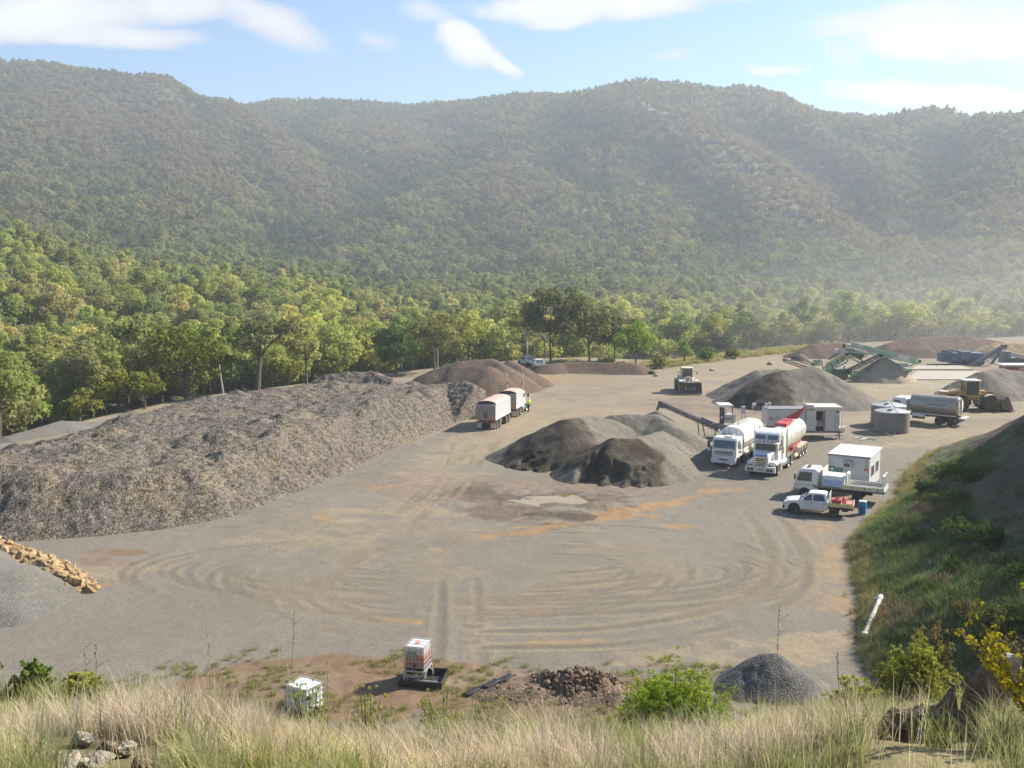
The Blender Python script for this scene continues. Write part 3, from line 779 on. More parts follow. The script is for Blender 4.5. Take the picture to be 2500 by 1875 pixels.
# ------------------------------------------------------------------ trees
def leaf_mat(name, cols, trans=0.54, posvar=True, nscale=0.55):
    cols = [tuple(v * LEAFK for v in c) for c in cols]
    m, nt, b = new_mat(name)
    oi = N(nt, 'ShaderNodeObjectInfo'); g = N(nt, 'ShaderNodeNewGeometry')
    st = [(i / max(1, len(cols) - 1), c) for i, c in enumerate(cols)]
    c = ramp(nt, oi.outputs['Random'], st)
    h1 = N(nt, 'ShaderNodeMath', operation='MULTIPLY', i_1=17.31); nt.links.new(oi.outputs['Random'], h1.inputs[0])
    h2 = N(nt, 'ShaderNodeMath', operation='FRACT'); nt.links.new(h1.outputs[0], h2.inputs[0])
    c = mixc(nt, c, ramp(nt, h2.outputs[0], [(0, (0.66, 0.70, 0.70)), (0.5, (1, 1, 1)), (1, (1.38, 1.3, 1.15))]), 1.0, 'MULTIPLY')
    nz = N(nt, 'ShaderNodeTexNoise', i_Scale=nscale, i_Detail=3.0); nt.links.new(g.outputs['Position'], nz.inputs['Vector'])
    c = mixc(nt, c, ramp(nt, nz.outputs['Fac'], [(0.3, (0.72, 0.74, 0.7)), (0.7, (1.3, 1.26, 1.2))]), 1.0, 'MULTIPLY')
    if posvar:      # drier, greyer woodland in patches and up the slopes
        n2 = N(nt, 'ShaderNodeTexNoise', i_Scale=0.0095, i_Detail=5.0, i_Roughness=0.6); nt.links.new(g.outputs['Position'], n2.inputs['Vector'])
        sy_ = N(nt, 'ShaderNodeSeparateXYZ'); nt.links.new(g.outputs['Position'], sy_.inputs[0])
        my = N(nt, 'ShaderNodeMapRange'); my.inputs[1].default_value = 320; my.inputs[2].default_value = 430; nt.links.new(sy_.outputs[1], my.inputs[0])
        c = mixc(nt, c, mixc(nt, (1.92, 1.86, 1.78), (1.32, 1.33, 1.50), my.outputs[0]), 1.0, 'MULTIPLY')     # leaf colour painted sunnier near, hazier blue beyond the valley
        sp = N(nt, 'ShaderNodeSeparateXYZ'); nt.links.new(g.outputs['Position'], sp.inputs[0])
        mr = N(nt, 'ShaderNodeMapRange'); mr.inputs[1].default_value = 15; mr.inputs[2].default_value = 190
        mr.inputs[3].default_value = -0.06; mr.inputs[4].default_value = 0.17
        nt.links.new(sp.outputs[2], mr.inputs[0])
        ad = N(nt, 'ShaderNodeMath', operation='ADD'); nt.links.new(n2.outputs['Fac'], ad.inputs[0]); nt.links.new(mr.outputs[0], ad.inputs[1])
        f = ramp(nt, ad.outputs[0], [(0.47, (0, 0, 0)), (0.60, (0.95, 0.95, 0.95))]); f = mixc(nt, (0, 0, 0), f, ramp(nt, my.outputs[0], [(0, (0.25,) * 3), (1, (1, 1, 1))]), 'MIX')
        at1 = N(nt, 'ShaderNodeAttribute', attribute_type='INSTANCER', attribute_name='dry'); at2 = N(nt, 'ShaderNodeAttribute', attribute_type='INSTANCER', attribute_name='lush_shade')  # instanced tones: real patches plus painted ridge light and gully shade
        c = mixc(nt, c, mixc(nt, c, (0.40, 0.52, 0.54), 1.0, 'MULTIPLY'), at2.outputs['Fac'])
        f = mixc(nt, f, at1.outputs['Fac'], 0.88)
        dry = mixc(nt, c, (1.15, 0.82, 0.86), 1.0, 'MULTIPLY')
        dry = mixc(nt, dry, (0.31, 0.24, 0.18), 0.7)
        c = mixc(nt, c, dry, f)
    d = N(nt, 'ShaderNodeBsdfDiffuse'); t = N(nt, 'ShaderNodeBsdfTranslucent'); mx = N(nt, 'ShaderNodeMixShader'); mx.inputs[0].default_value = trans
    nt.links.new(c, d.inputs[0]); nt.links.new(mixc(nt, c, (1.15, 1.18, 0.7), 1.0, 'MULTIPLY'), t.inputs[0])
    nt.links.new(d.outputs[0], mx.inputs[1]); nt.links.new(t.outputs[0], mx.inputs[2])
    nt.links.new(mx.outputs[0], nt.nodes['Material Output'].inputs['Surface']); nt.nodes.remove(b)
    return m
LG = leaf_mat('gum_leaves', [(0.105, 0.115, 0.042), (0.13, 0.14, 0.05), (0.088, 0.115, 0.05), (0.14, 0.135, 0.065), (0.115, 0.135, 0.045), (0.135, 0.12, 0.075)])
LW = leaf_mat('wattle_leaves', [(0.135, 0.14, 0.028), (0.15, 0.15, 0.035)], 0.3, False)
LD = leaf_mat('dark_leaves', [(0.045, 0.082, 0.026), (0.055, 0.095, 0.03)], 0.35, False)
LB = leaf_mat('bright_leaves', [(0.13, 0.185, 0.035), (0.15, 0.20, 0.04)], 0.35, False)
LO = leaf_mat('olive_leaves', [(0.105, 0.112, 0.055), (0.12, 0.122, 0.06)], 0.4, False)
BARK = M('bark', (0.13, 0.105, 0.08), 0.9, var=0.3, scale=2.0)
BARKP = M('pale_bark', (0.34, 0.30, 0.25), 0.85, var=0.25, scale=2.0)

def leaves(cs, rs, ns, size, g, up=0.25, flat=0.8, asp=1.7):
    """leaf-sized quads over the shells of many puffs"""
    C = np.repeat(cs, ns, axis=0); R = np.repeat(rs, ns)
    n = len(C)
    d = g.normal(size=(n, 3)); d /= np.linalg.norm(d, axis=1)[:, None]
    d[:, 2] = np.where((d[:, 2] < -0.35) & (g.random(n) < 0.6), -d[:, 2], d[:, 2])
    rad = R * g.uniform(0.45, 1.08, n) ** 0.6
    P = C + d * rad[:, None] * np.array([1, 1, flat])
    nn = d * 0.75 + g.normal(size=(n, 3)) * 0.5 + np.array([0, 0, up]); nn /= np.linalg.norm(nn, axis=1)[:, None]
    t = np.cross(nn, g.normal(size=(n, 3))); t /= np.linalg.norm(t, axis=1)[:, None] + 1e-9
    b = np.cross(nn, t)
    s = size * g.uniform(0.6, 1.35, n)[:, None]
    V = np.stack([P - t * s * asp * .5, P + b * s * .5, P + t * s * asp * .5, P - b * s * .5], 1).reshape(-1, 3)
    Fq = np.arange(4 * n).reshape(-1, 4)
    return V, Fq

def make_tree(name, label, h, r, leafmat, bark, seed, n_limb=7, n_leaf=1500, leaf=0.42, crown_lo=0.35, puff=0.30, lean=0.0, dome=0.9, tr=0.22, group=None, thin=1.0, cat='tree'):
    g = np.random.default_rng(seed)
    root = thing(name, label, cat, group=group)
    mb = MB(); cs, rs = [], []
    base = Vector((0, 0, -0.6)); fork = Vector((lean * 0.5 + g.normal() * 0.15, g.normal() * 0.15, h * crown_lo))
    mb.cyl(base, fork, tr, bark, tr * 0.72, n=7)
    top = fork + Vector((lean * 0.4, g.normal() * 0.3, h * (0.80 - crown_lo)))
    mb.cyl(fork, top, tr * 0.7, bark, tr * 0.18, n=6)
    for i in range(n_limb):
        a = 2 * PI * i / n_limb + g.uniform(-0.4, 0.4)
        st = fork.lerp(top, g.uniform(0.0, 0.65))
        rr_ = r * g.uniform(0.55, 0.95); zt = h * (crown_lo + (dome - crown_lo) * g.uniform(0.35, 1.0) * (1 - 0.25 * rr_ / r))
        end = Vector((st.x + rr_ * math.cos(a), st.y + rr_ * math.sin(a), max(zt, st.z + 0.3)))
        mid = st.lerp(end, 0.5) + Vector((g.normal() * .2, g.normal() * .2, -0.08 * h + g.uniform(0, .1) * h))
        mb.cyl(st, mid, tr * 0.42, bark, tr * 0.3, n=5); mb.cyl(mid, end, tr * 0.3, bark, tr * 0.07, n=5)
        for q, k in ((end, 1.0), (mid.lerp(end, 0.5), 0.85)):
            cs.append(q + Vector((g.normal() * .15 * r, g.normal() * .15 * r, g.uniform(-.02, .05) * h))); rs.append(puff * r * k * g.uniform(0.75, 1.25))
    for k in range(max(2, n_limb // 2)):
        cs.append(top + Vector((g.normal() * .3 * r, g.normal() * .3 * r, g.uniform(-.12, .14) * h))); rs.append(puff * r * g.uniform(0.8, 1.25))
    mb.build('trunk', root)
    cs = np.array([c[:] for c in cs]); rs = np.array(rs)
    ns = np.maximum(6, (n_leaf * rs ** 2 / (rs ** 2).sum() * thin)).astype(int)
    V, Fq = leaves(cs, rs, ns, leaf, g)
    np_mesh('crown', V, Fq, leafmat, False, parent=root)
    return root

def kids(root): return [o for o in bpy.data.objects if o.parent == root]
PROTO = []   # forest kinds: (root, children, label)
defs = [
    ('gum_tree', 'spreading olive green gum tree in the near forest behind the stockpiles', 11, 4.2, LG, BARK, 1, 8, 2600, 0.32, 0.30, 0.33, 0.5, 0.92),
    ('gum_tree', 'tall upright pale trunked gum tree in the near forest behind the stockpiles', 13, 3.2, LG, BARKP, 2, 8, 2300, 0.31, 0.36, 0.36, 0.2, 0.96),
    ('gum_tree', 'round crowned leafy gum tree in the near forest behind the stockpiles', 9.0, 3.9, LG, BARK, 3, 9, 2700, 0.31, 0.22, 0.38, 0.0, 0.9),
    ('gum_tree', 'thin crowned leaning gum tree with gaps in the near forest behind the stockpiles', 11.5, 3.6, LG, BARKP, 4, 7, 1400, 0.31, 0.36, 0.27, 1.2, 0.95),
    ('bushy_tree', 'short dense bushy tree in the understorey of the near forest behind the stockpiles', 6.0, 3.0, LG, BARK, 5, 8, 2000, 0.29, 0.1, 0.42, 0.0, 0.9),
]
for d in defs:
    r = make_tree(d[0], d[1], *d[2:14], lean=0, group='trees of the near valley forest') if False else make_tree(d[0], d[1], d[2], d[3], d[4], d[5], d[6], n_limb=d[7], n_leaf=d[8], leaf=d[9], crown_lo=d[10], puff=d[11], lean=d[12], dome=d[13], group='trees of the near valley forest')
    PROTO.append((r, kids(r)))

def plant(proto, ch, loc, s, rz, first):
    if first: r = proto
    else:
        r = proto.copy(); COL.objects.link(r)
        for c in ch:
            k = c.copy(); COL.objects.link(k); k.parent = r
    r.location = loc; r.rotation_euler = (0, 0, rz); r.scale = (s, s, s * random.uniform(0.9, 1.1))
    return r

# where trees may stand: off the yard, away from the batter, thinned with distance
def scatter(n, ylo, yhi, plo, phi, spacing, seed):
    g = np.random.default_rng(seed)
    u = g.uniform((plo - 1250) / F, (phi - 1250) / F, n); yv = np.sqrt(g.uniform(ylo ** 2, yhi ** 2, n))
    xs = u * yv
    keep = []; cell = {}
    for i in range(n):
        sp_ = spacing(yv[i]); c = (int(xs[i] // 6), int(yv[i] // 6)); ok = True
        k = int(sp_ // 6) + 1
        for a in range(c[0] - k, c[0] + k + 1):
            for b in range(c[1] - k, c[1] + k + 1):
                for j in cell.get((a, b), ()):
                    if (xs[i] - xs[j]) ** 2 + (yv[i] - yv[j]) ** 2 < sp_ * sp_: ok = False; break
                if not ok: break
            if not ok: break
        if ok: keep.append(i); cell.setdefault(c, []).append(i)
    return xs[keep], yv[keep]
fx, fy = scatter(200000, 84, 1620, -300, 2800, lambda Y: 4.0 + 1.5 * min(1, max(0, (Y - 120) / 500)), 77)
fz, fzone, fyd, fsd = terrain(fx, fy, True)
edge_gap = np.where(fx < -8, 0.8, np.where(fx < 25, 6.0, 22.0))
clear = (fzone == 3) & (fyd < -edge_gap)
den = fbm(fx / 45, fy / 45, 3, 401)
spd = np.full(len(fx), 1e9)
for a_, b_ in zip(SPURS[0][0][:-1], SPURS[0][0][1:]): spd = np.minimum(spd, seg_dist(fx, fy, a_[0], a_[1], b_[0], b_[1])[0])
cpx = 1250 + F * fx / fy
clear &= ~((cpx > 1405) & (fy < np.interp(cpx, [1405, 1560, 2600], [205, 225, 245])))
clear &= ~((spd + 14 * den < 18) & (np.random.default_rng(8).random(len(fx)) < .22))
clear &= ~((den < -0.5) & (fy > 170) & (fy < 420))
keep_clump = np.ones(len(fx), bool)
for (px, Y, rad) in ((1330, 172, 9), (1440, 174, 8), (1510, 172, 6), (455, 130, 7), (625, 133, 5), (968, 150, 5), (300, 118, 4), (1620, 178, 8)):
    q = GX(px, Y); keep_clump &= np.hypot(fx - q.x, fy - q.y) > rad
clear &= keep_clump
fx, fy, fz, fyd = fx[clear], fy[clear], fz[clear], fyd[clear]
order = np.argsort(fy)
fx, fy, fz, fyd = fx[order], fy[order], fz[order], fyd[order]
pxs = 1250 + F * fx / fy
vis = (pxs > -120) & (pxs < 2620)
near = np.zeros(len(fx), bool)
cand = np.where(vis & (pxs < 1350))[0][:268]
near[cand] = True
used = set()
NEAR_LAB = {}
for i in cand:
    k = int(np.random.default_rng(i).choice(5, p=[.26, .14, .26, .10, .24] if fyd[i] < -14 else [.14, .04, .26, .06, .50]))
    plant(*PROTO[k], (fx[i], fy[i], fz[i] - 0.15), float(np.random.default_rng(i + 9).uniform(0.75, 1.2)), i * 2.399, k not in used)
    used.add(k)
# the far forest: one mass, instanced on points with the same five kinds of tree
far = ~near
ux, uy, uz = fx[far], fy[far], fz[far]
me = bpy.data.meshes.new('far_forest'); me.from_pydata([(a, b, c - 0.2) for a, b, c in zip(ux, uy, uz)], [], [])
gg = np.random.default_rng(3); nfar = len(ux)
def lapl(X_, Y_):
    q = 48.0; return hills_z(X_, Y_) - (hills_z(X_ + q, Y_) + hills_z(X_ - q, Y_) + hills_z(X_, Y_ + q) + hills_z(X_, Y_ - q)) / 4
lp = lapl(ux, uy) * sst(360, 520, uy); hz_ = sst(8, 70, uz)
sb = np.full(nfar, 1e9)
for ln in (SPURS[0][0], SPURS[1][0], SPURS[2][0], SPURS[3][0]):
    for a_, b_ in zip(ln[:-1], ln[1:]): sb = np.minimum(sb, seg_dist(ux - 12, uy, a_[0], a_[1], b_[0], b_[1])[0])
dry = np.clip(0.75 * sst(0.5, 5, lp) + 0.85 * sst(46, 8, sb + 25 * fbm(ux / 40, uy / 60, 3, 411)) + 0.8 * sst(0.08, 0.34, fbm(ux / 130, uy / 170, 4, 412)) * hz_, 0, 1)  # brown patches, plus ridge crests paled to paint in sunlit relief
lush_shade = np.clip(sst(-0.5, -5, lp) + 0.8 * sst(0.08, 0.32, fbm(ux / 90, uy / 130, 4, 413)) * hz_, 0, 1) * (1 - dry)  # deep green patches, plus gully shade painted into the leaf colour
for nm, ty, val in (('dry', 'FLOAT', dry), ('lush_shade', 'FLOAT', lush_shade), ('scl', 'FLOAT', gg.uniform(0.68, 1.18, nfar) * (1 - 0.16 * sst(120, 230, uz))), ('rot', 'FLOAT', gg.uniform(0, 6.28, nfar)), ('kind_no', 'INT', gg.choice(5, nfar, p=[.27, .17, .27, .17, .12]))):
    if nm == 'kind_no': val = np.where((fyd[far] > -16) | ((uy < 330) & (gg.random(nfar) < .25)) | ((ux > uy * .06) & (uy < 430) & (gg.random(nfar) < .6)), 4, val)
    a = me.attributes.new(nm, ty, 'POINT'); a.data.foreach_set('value', val.astype(np.int32 if ty == 'INT' else np.float32))
forest = bpy.data.objects.new('far_forest', me); COL.objects.link(forest); tag(forest, 'mass of eucalypt forest over the valley floor and hills', 'forest', kind='stuff')
ng = bpy.data.node_groups.new('forest_nodes', 'GeometryNodeTree')
ng.interface.new_socket('Geometry', in_out='INPUT', socket_type='NodeSocketGeometry'); ng.interface.new_socket('Geometry', in_out='OUTPUT', socket_type='NodeSocketGeometry')
gi = ng.nodes.new('NodeGroupInput'); go = ng.nodes.new('NodeGroupOutput')
iop = ng.nodes.new('GeometryNodeInstanceOnPoints'); jall = ng.nodes.new('GeometryNodeJoinGeometry')
for r, ch in reversed(PROTO):
    j = ng.nodes.new('GeometryNodeJoinGeometry')
    for c in ch:
        oi = ng.nodes.new('GeometryNodeObjectInfo'); oi.inputs['Object'].default_value = c; oi.transform_space = 'ORIGINAL'
        ng.links.new(oi.outputs['Geometry'], j.inputs[0])
    gi2 = ng.nodes.new('GeometryNodeGeometryToInstance'); ng.links.new(j.outputs[0], gi2.inputs[0]); ng.links.new(gi2.outputs[0], jall.inputs[0])
def natt(nm, ty):
    n = ng.nodes.new('GeometryNodeInputNamedAttribute'); n.data_type = ty; n.inputs['Name'].default_value = nm
    return n.outputs['Attribute']
ng.links.new(gi.outputs[0], iop.inputs['Points']); ng.links.new(jall.outputs[0], iop.inputs['Instance'])
iop.inputs['Pick Instance'].default_value = True
ng.links.new(natt('kind_no', 'INT'), iop.inputs['Instance Index'])
cx_ = ng.nodes.new('ShaderNodeCombineXYZ'); ng.links.new(natt('rot', 'FLOAT'), cx_.inputs[2])
er = ng.nodes.new('FunctionNodeEulerToRotation'); ng.links.new(cx_.outputs[0], er.inputs[0]); ng.links.new(er.outputs[0], iop.inputs['Rotation'])
ng.links.new(natt('scl', 'FLOAT'), iop.inputs['Scale'])
ng.links.new(iop.outputs[0], go.inputs[0])
forest.modifiers.new('trees', 'NODES').node_group = ng
print('near', near.sum(), 'far', nfar)

# trees one can point at
def special(name, label, px, Y, h, r, mat, seed, dz=0.0, cat='tree', **kw):
    p = GX(px, Y); z = tz(p.x, p.y)
    o = make_tree(name, label, h, r, mat, kw.pop('bark', BARK), seed, cat=cat, **kw)
    o.location = (p.x, p.y, z + dz)
    return o
special('spreading_tree', 'broad domed olive yellow tree with dark forked limbs above the rock stockpile', 455, 127, 8.6, 6.2, LW, 31, n_limb=12, n_leaf=3200, leaf=0.34, crown_lo=0.2, puff=0.30, tr=0.34, dome=0.88)
special('dark_limbed_tree', 'tall tree with bare dark forked trunk and thin olive crown behind the rock stockpile', 628, 131, 11.5, 4.6, LO, 32, n_limb=9, n_leaf=1500, leaf=0.34, crown_lo=0.38, puff=0.26, tr=0.38, lean=0.6)
special('slender_tree', 'slender bright olive tree with straight dark trunk behind the rock stockpile', 748, 138, 9.0, 2.3, LG, 33, n_limb=8, n_leaf=1100, leaf=0.34, crown_lo=0.3, puff=0.42)
special('dark_green_tree', 'dense dark green round tree left of the brown soil stockpile', 968, 152, 6.6, 2.6, LD, 34, n_limb=9, n_leaf=1900, leaf=0.32, crown_lo=0.15, puff=0.45)
special('olive_tree', 'spreading grey olive gum behind the brown soil stockpile', 1062, 158, 9.6, 5.0, LO, 35, n_limb=10, n_leaf=1900, leaf=0.36, crown_lo=0.3, puff=0.32)
special('wattle_bush', 'rounded yellow green wattle bush at the forest edge behind the gravel berm', 292, 117, 5.4, 2.7, LW, 36, n_limb=9, n_leaf=2000, leaf=0.26, crown_lo=0.12, puff=0.42, cat='bush')
special('wattle_bush', 'smaller twin yellow green wattle bush right of the rounded one', 352, 117, 4.8, 2.1, LW, 37, n_limb=8, n_leaf=1600, leaf=0.26, crown_lo=0.12, puff=0.42, cat='bush')
special('wattle_bush', 'low yellow green wattle shrub just left of the two rounded wattle bushes', 190, 110, 3.6, 1.9, LW, 38, n_limb=7, n_leaf=1100, leaf=0.26, crown_lo=0.12, puff=0.42, cat='bush')
special('bright_green_tree', 'bright fresh green conical tree at the left forest edge', 60, 104, 6.6, 2.2, LB, 39, n_limb=10, n_leaf=2000, leaf=0.24, crown_lo=0.1, puff=0.42)
special('tall_gum', 'tallest dense drooping gum of the clump behind the brown soil berm', 1345, 172, 13.2, 4.9, LO, 40, n_limb=12, n_leaf=4200, leaf=0.38, crown_lo=0.22, puff=0.36, dome=0.95)
special('tall_gum', 'middle gum of the dense clump behind the brown soil berm', 1440, 174, 11.0, 4.4, LO, 41, n_limb=11, n_leaf=3400, leaf=0.38, crown_lo=0.2, puff=0.37, dome=0.93)
special('tall_gum', 'shorter right gum of the dense clump behind the brown soil berm', 1500, 176, 9.4, 3.8, LO, 42, n_limb=10, n_leaf=2600, leaf=0.38, crown_lo=0.2, puff=0.38, dome=0.93)
special('bright_green_tree', 'bright yellow green bushy tree at the right end of the gum clump', 1552, 166, 7.4, 3.0, LB, 43, n_limb=9, n_leaf=2200, leaf=0.3, crown_lo=0.15, puff=0.40)
special('young_tree', 'small bright green sapling at the grassy yard edge beyond the cream loader', 1668, 172, 4.2, 1.0, LB, 44, n_limb=6, n_leaf=500, leaf=0.26, crown_lo=0.15, puff=0.5)
special('far_pine', 'lone upright tree in the dust beyond the far stockpile', 2440, 290, 10.0, 2.4, LD, 45, n_limb=8, n_leaf=900, leaf=0.36, crown_lo=0.12, puff=0.45)
# ------------------------------------------------------------------ vehicles (local +X forward, +Y left, origin on the ground)
WM = {}
def wheel(parent, x, y, r, w, rim=ALLOY, hub=None):
    k = (r, w, rim.name)
    if k not in WM:
        mb = MB(); mb.lathe([(r * .55, -w * .48), (r * .90, -w * .5), (r, -w * .34), (r, w * .34), (r * .90, w * .5), (r * .55, w * .48)], (0, 0, 0), RUBBER, 24, 'Y')
        a = mb.build('wheel', parent)
        mb = MB(); mb.lathe([(r * .2, -w * .47), (r * .22, -w * .44), (r * .5, -w * .40), (r * .57, -w * .50), (r * .57, w * .50), (r * .5, w * .40), (r * .22, w * .44), (r * .2, w * .47)], (0, 0, 0), rim, 20, 'Y')
        for i in range(6):
            t = i * PI / 3
            for s in (-1, 1): mb.box((r * .36 * math.cos(t), s * w * .425, r * .36 * math.sin(t)), (r * .13, w * .03, r * .13), BLACK, ry=-t)
        b = mb.build('rim', a); WM[k] = (a.data, b.data)
    else:
        a = bpy.data.objects.new('wheel', WM[k][0]); COL.objects.link(a); a.parent = parent
        b = bpy.data.objects.new('rim', WM[k][1]); COL.objects.link(b); b.parent = a
    a.location = (x, y, r)
    return a
def part(name, parent, fn, bevel=0.0):
    mb = MB(); fn(mb); return mb.build(name, parent, bevel)
def place_side(pf, pr, half, side, frac=None):
    """ground pixels of the front and rear wheel foot on the near side -> heading and centre-line point at the rear wheel"""
    a, b = G(*pf), G(*pr); d = (a - b); L = d.length; rz = math.atan2(d.y, d.x); d.normalize()
    n = Vector((-d.y, d.x, 0)) * (half * side)
    return rz, b + n, a + n, L

# --- white dual-cab ute with tray
def ute(label, loc, rz, full=True, s=1.0, group=None):
    t = thing('tray_ute', label, 'ute', loc, rz, group, s)
    hw = lambda z: 0.86 - 0.24 * max(0, (z - 1.12)) / 0.62
    part('body', t, lambda m: m.prism([(-1.05, .46), (-1.05, 1.15), (1.2, 1.13), (1.75, 1.07), (2.12, 0.99), (2.28, 0.84), (2.32, 0.60), (2.2, .42)], -.87, .87, WHITE), 0.05)
    part('cab', t, lambda m: m.prism([(1.22, 1.12), (0.42, 1.70), (0.2, 1.745), (-0.72, 1.75), (-0.86, 1.70), (-1.03, 1.12)], 0, 0, WHITE, hw=hw), 0.03)
    for sd in (-1, 1):
        q = lambda x, z: (x, sd * (hw(z) + .003), z)
        for pts in ([(0.98, 1.17), (0.40, 1.60), (0.18, 1.63), (0.18, 1.17)], [(0.08, 1.17), (0.08, 1.63), (-0.66, 1.63), (-0.84, 1.17)]):
            P = [q(*p) for p in pts]; P = P if sd < 0 else P[::-1]
            part('window', t, lambda m: m.slab(P, 0.008, GLASS))
        for x in (0.16, -0.80): part('door_handle', t, lambda m: m.box((x, sd * .885, 1.02), (.2, .03, .05), DARK))
        part('mirror', t, lambda m: m.box((0.86, sd * 0.98, 1.22), (.14, .2, .2), WHITE), 0.03)
        part('headlight', t, lambda m: m.box((2.2, sd * .66, .86), (.18, .36, .16), M('headlamp', (.75, .78, .8), .15, var=.1)), 0.03)
        part('wheel_arch', t, lambda m: (m.cyl((1.5, sd * .80, .44), (1.5, sd * .882, .44), .47, BLACK, n=24)))
        part('side_step', t, lambda m: m.box((0.1, sd * .9, .40), (1.8, .1, .06), DARK))
    part('windscreen', t, lambda m: m.slab([(1.13, -.74, 1.19), (1.13, .74, 1.19), (.48, .62, 1.672), (.48, -.62, 1.672)], 0.01, GLASS))
    part('rear_window', t, lambda m: m.slab([(-1.01, .62, 1.2), (-1.01, -.62, 1.2), (-.90, -.58, 1.6), (-.90, .58, 1.6)], 0.01, GLASS))
    part('bumper', t, lambda m: (m.box((2.3, 0, .52), (.2, 1.72, .3), BLACK), m.box((2.33, 0, .78), (.08, .9, .14), DARK)), 0.04)
    part('tray', t, lambda m: (m.box((-1.98, 0, .84), (1.82, 1.80, .07), ALLOY), m.box((-1.7, .4, .62), (2.4, .1, .18), DARK), m.box((-1.7, -.4, .62), (2.4, .1, .18), DARK), m.box((-2.3, 0, .55), (.5, 1.3, .2), BLACK)))
    for sd in (-1, 1):
        part('side_panel', t, lambda m: (m.box((-1.98, sd * .91, .985), (1.82, .035, .25), PALEY), m.box((-1.98, sd * .931, .985), (1.8, .006, .09), REFL)))
        part('tail_light', t, lambda m: m.box((-2.9, sd * .72, .68), (.06, .3, .12), LAMP))
    part('tailgate', t, lambda m: m.box((-2.9, 0, .985), (.035, 1.8, .25), CREAM))
    part('headboard', t, lambda m: [m.beam((-1.12, y, .86), (-1.12, y, 1.72), .05, .05, WHITE) for y in (-.85, -.42, 0, .42, .85)] + [m.beam((-1.12, -.88, z), (-1.12, .88, z), .05, .05, WHITE) for z in (1.1, 1.4, 1.72)])
    for x, y in ((1.5, .76), (1.5, -.76), (-1.5, .76), (-1.5, -.76)): wheel(t, x, y, .39, .26, ALLOY)
    return t
rz, pb, pa, L = place_side((1938, 1254), (2035, 1263), .76, -1)
ctr = (pa + pb) / 2
u1 = ute('white dual-cab tray ute carrying red tanks, parked in front of the site shed', ctr, rz, s=L / 3.0)
US = L / 3.0
def on(rootloc, rz, s, x, y, z):
    return Vector(rootloc) + Matrix.Rotation(rz, 3, 'Z') @ (Vector((x, y, z)) * s)
t = thing('fuel_tank', 'dark red fuel tank on the ute tray behind its cab', 'tank', on(ctr, rz, US, -1.62, .25, .88), rz, scale=US)
part('tank_body', t, lambda m: m.box((0, 0, .24), (.72, .95, .48), RED), 0.05); part('filler_cap', t, lambda m: (m.cyl((0, .2, .48), (0, .2, .56), .09, BLACK), m.box((-.1, -.2, .52), (.2, .3, .1), DARK)))
t = thing('jerry_can', 'faded pink red plastic fuel drum beside the dark red tank on the ute', 'jerry can', on(ctr, rz, US, -2.22, .35, .88), rz, scale=US)
part('can_body', t, lambda m: m.box((0, 0, .32), (.32, .5, .64), PINK, top=(.8, .85)), 0.05); part('spout', t, lambda m: (m.cyl((.05, .12, .63), (.05, .12, .70), .06, RED), m.beam((-.1, -.15, .68), (.1, -.15, .68), .04, .04, PINK)))
t = thing('tool_crate', 'flat red crate at the tail end of the ute tray', 'crate', on(ctr, rz, US, -2.6, 0.1, .88), rz, scale=US)
part('crate_body', t, lambda m: m.box((0, 0, .1), (.4, 1.1, .2), RED), 0.03); part('crate_lid', t, lambda m: m.box((0, 0, .215), (.42, 1.12, .03), PINK))
# utes half hidden behind the brown pile
p = G(1316, 907)
ute('white ute seen from behind beside the brown soil stockpile', (p.x, p.y + 2.6, 0), math.radians(97), s=1.05)
p = G(1288, 897)
ute('white ute half hidden behind the top of the brown soil stockpile', (p.x, p.y + 2.4, 0), math.radians(112), s=1.0)

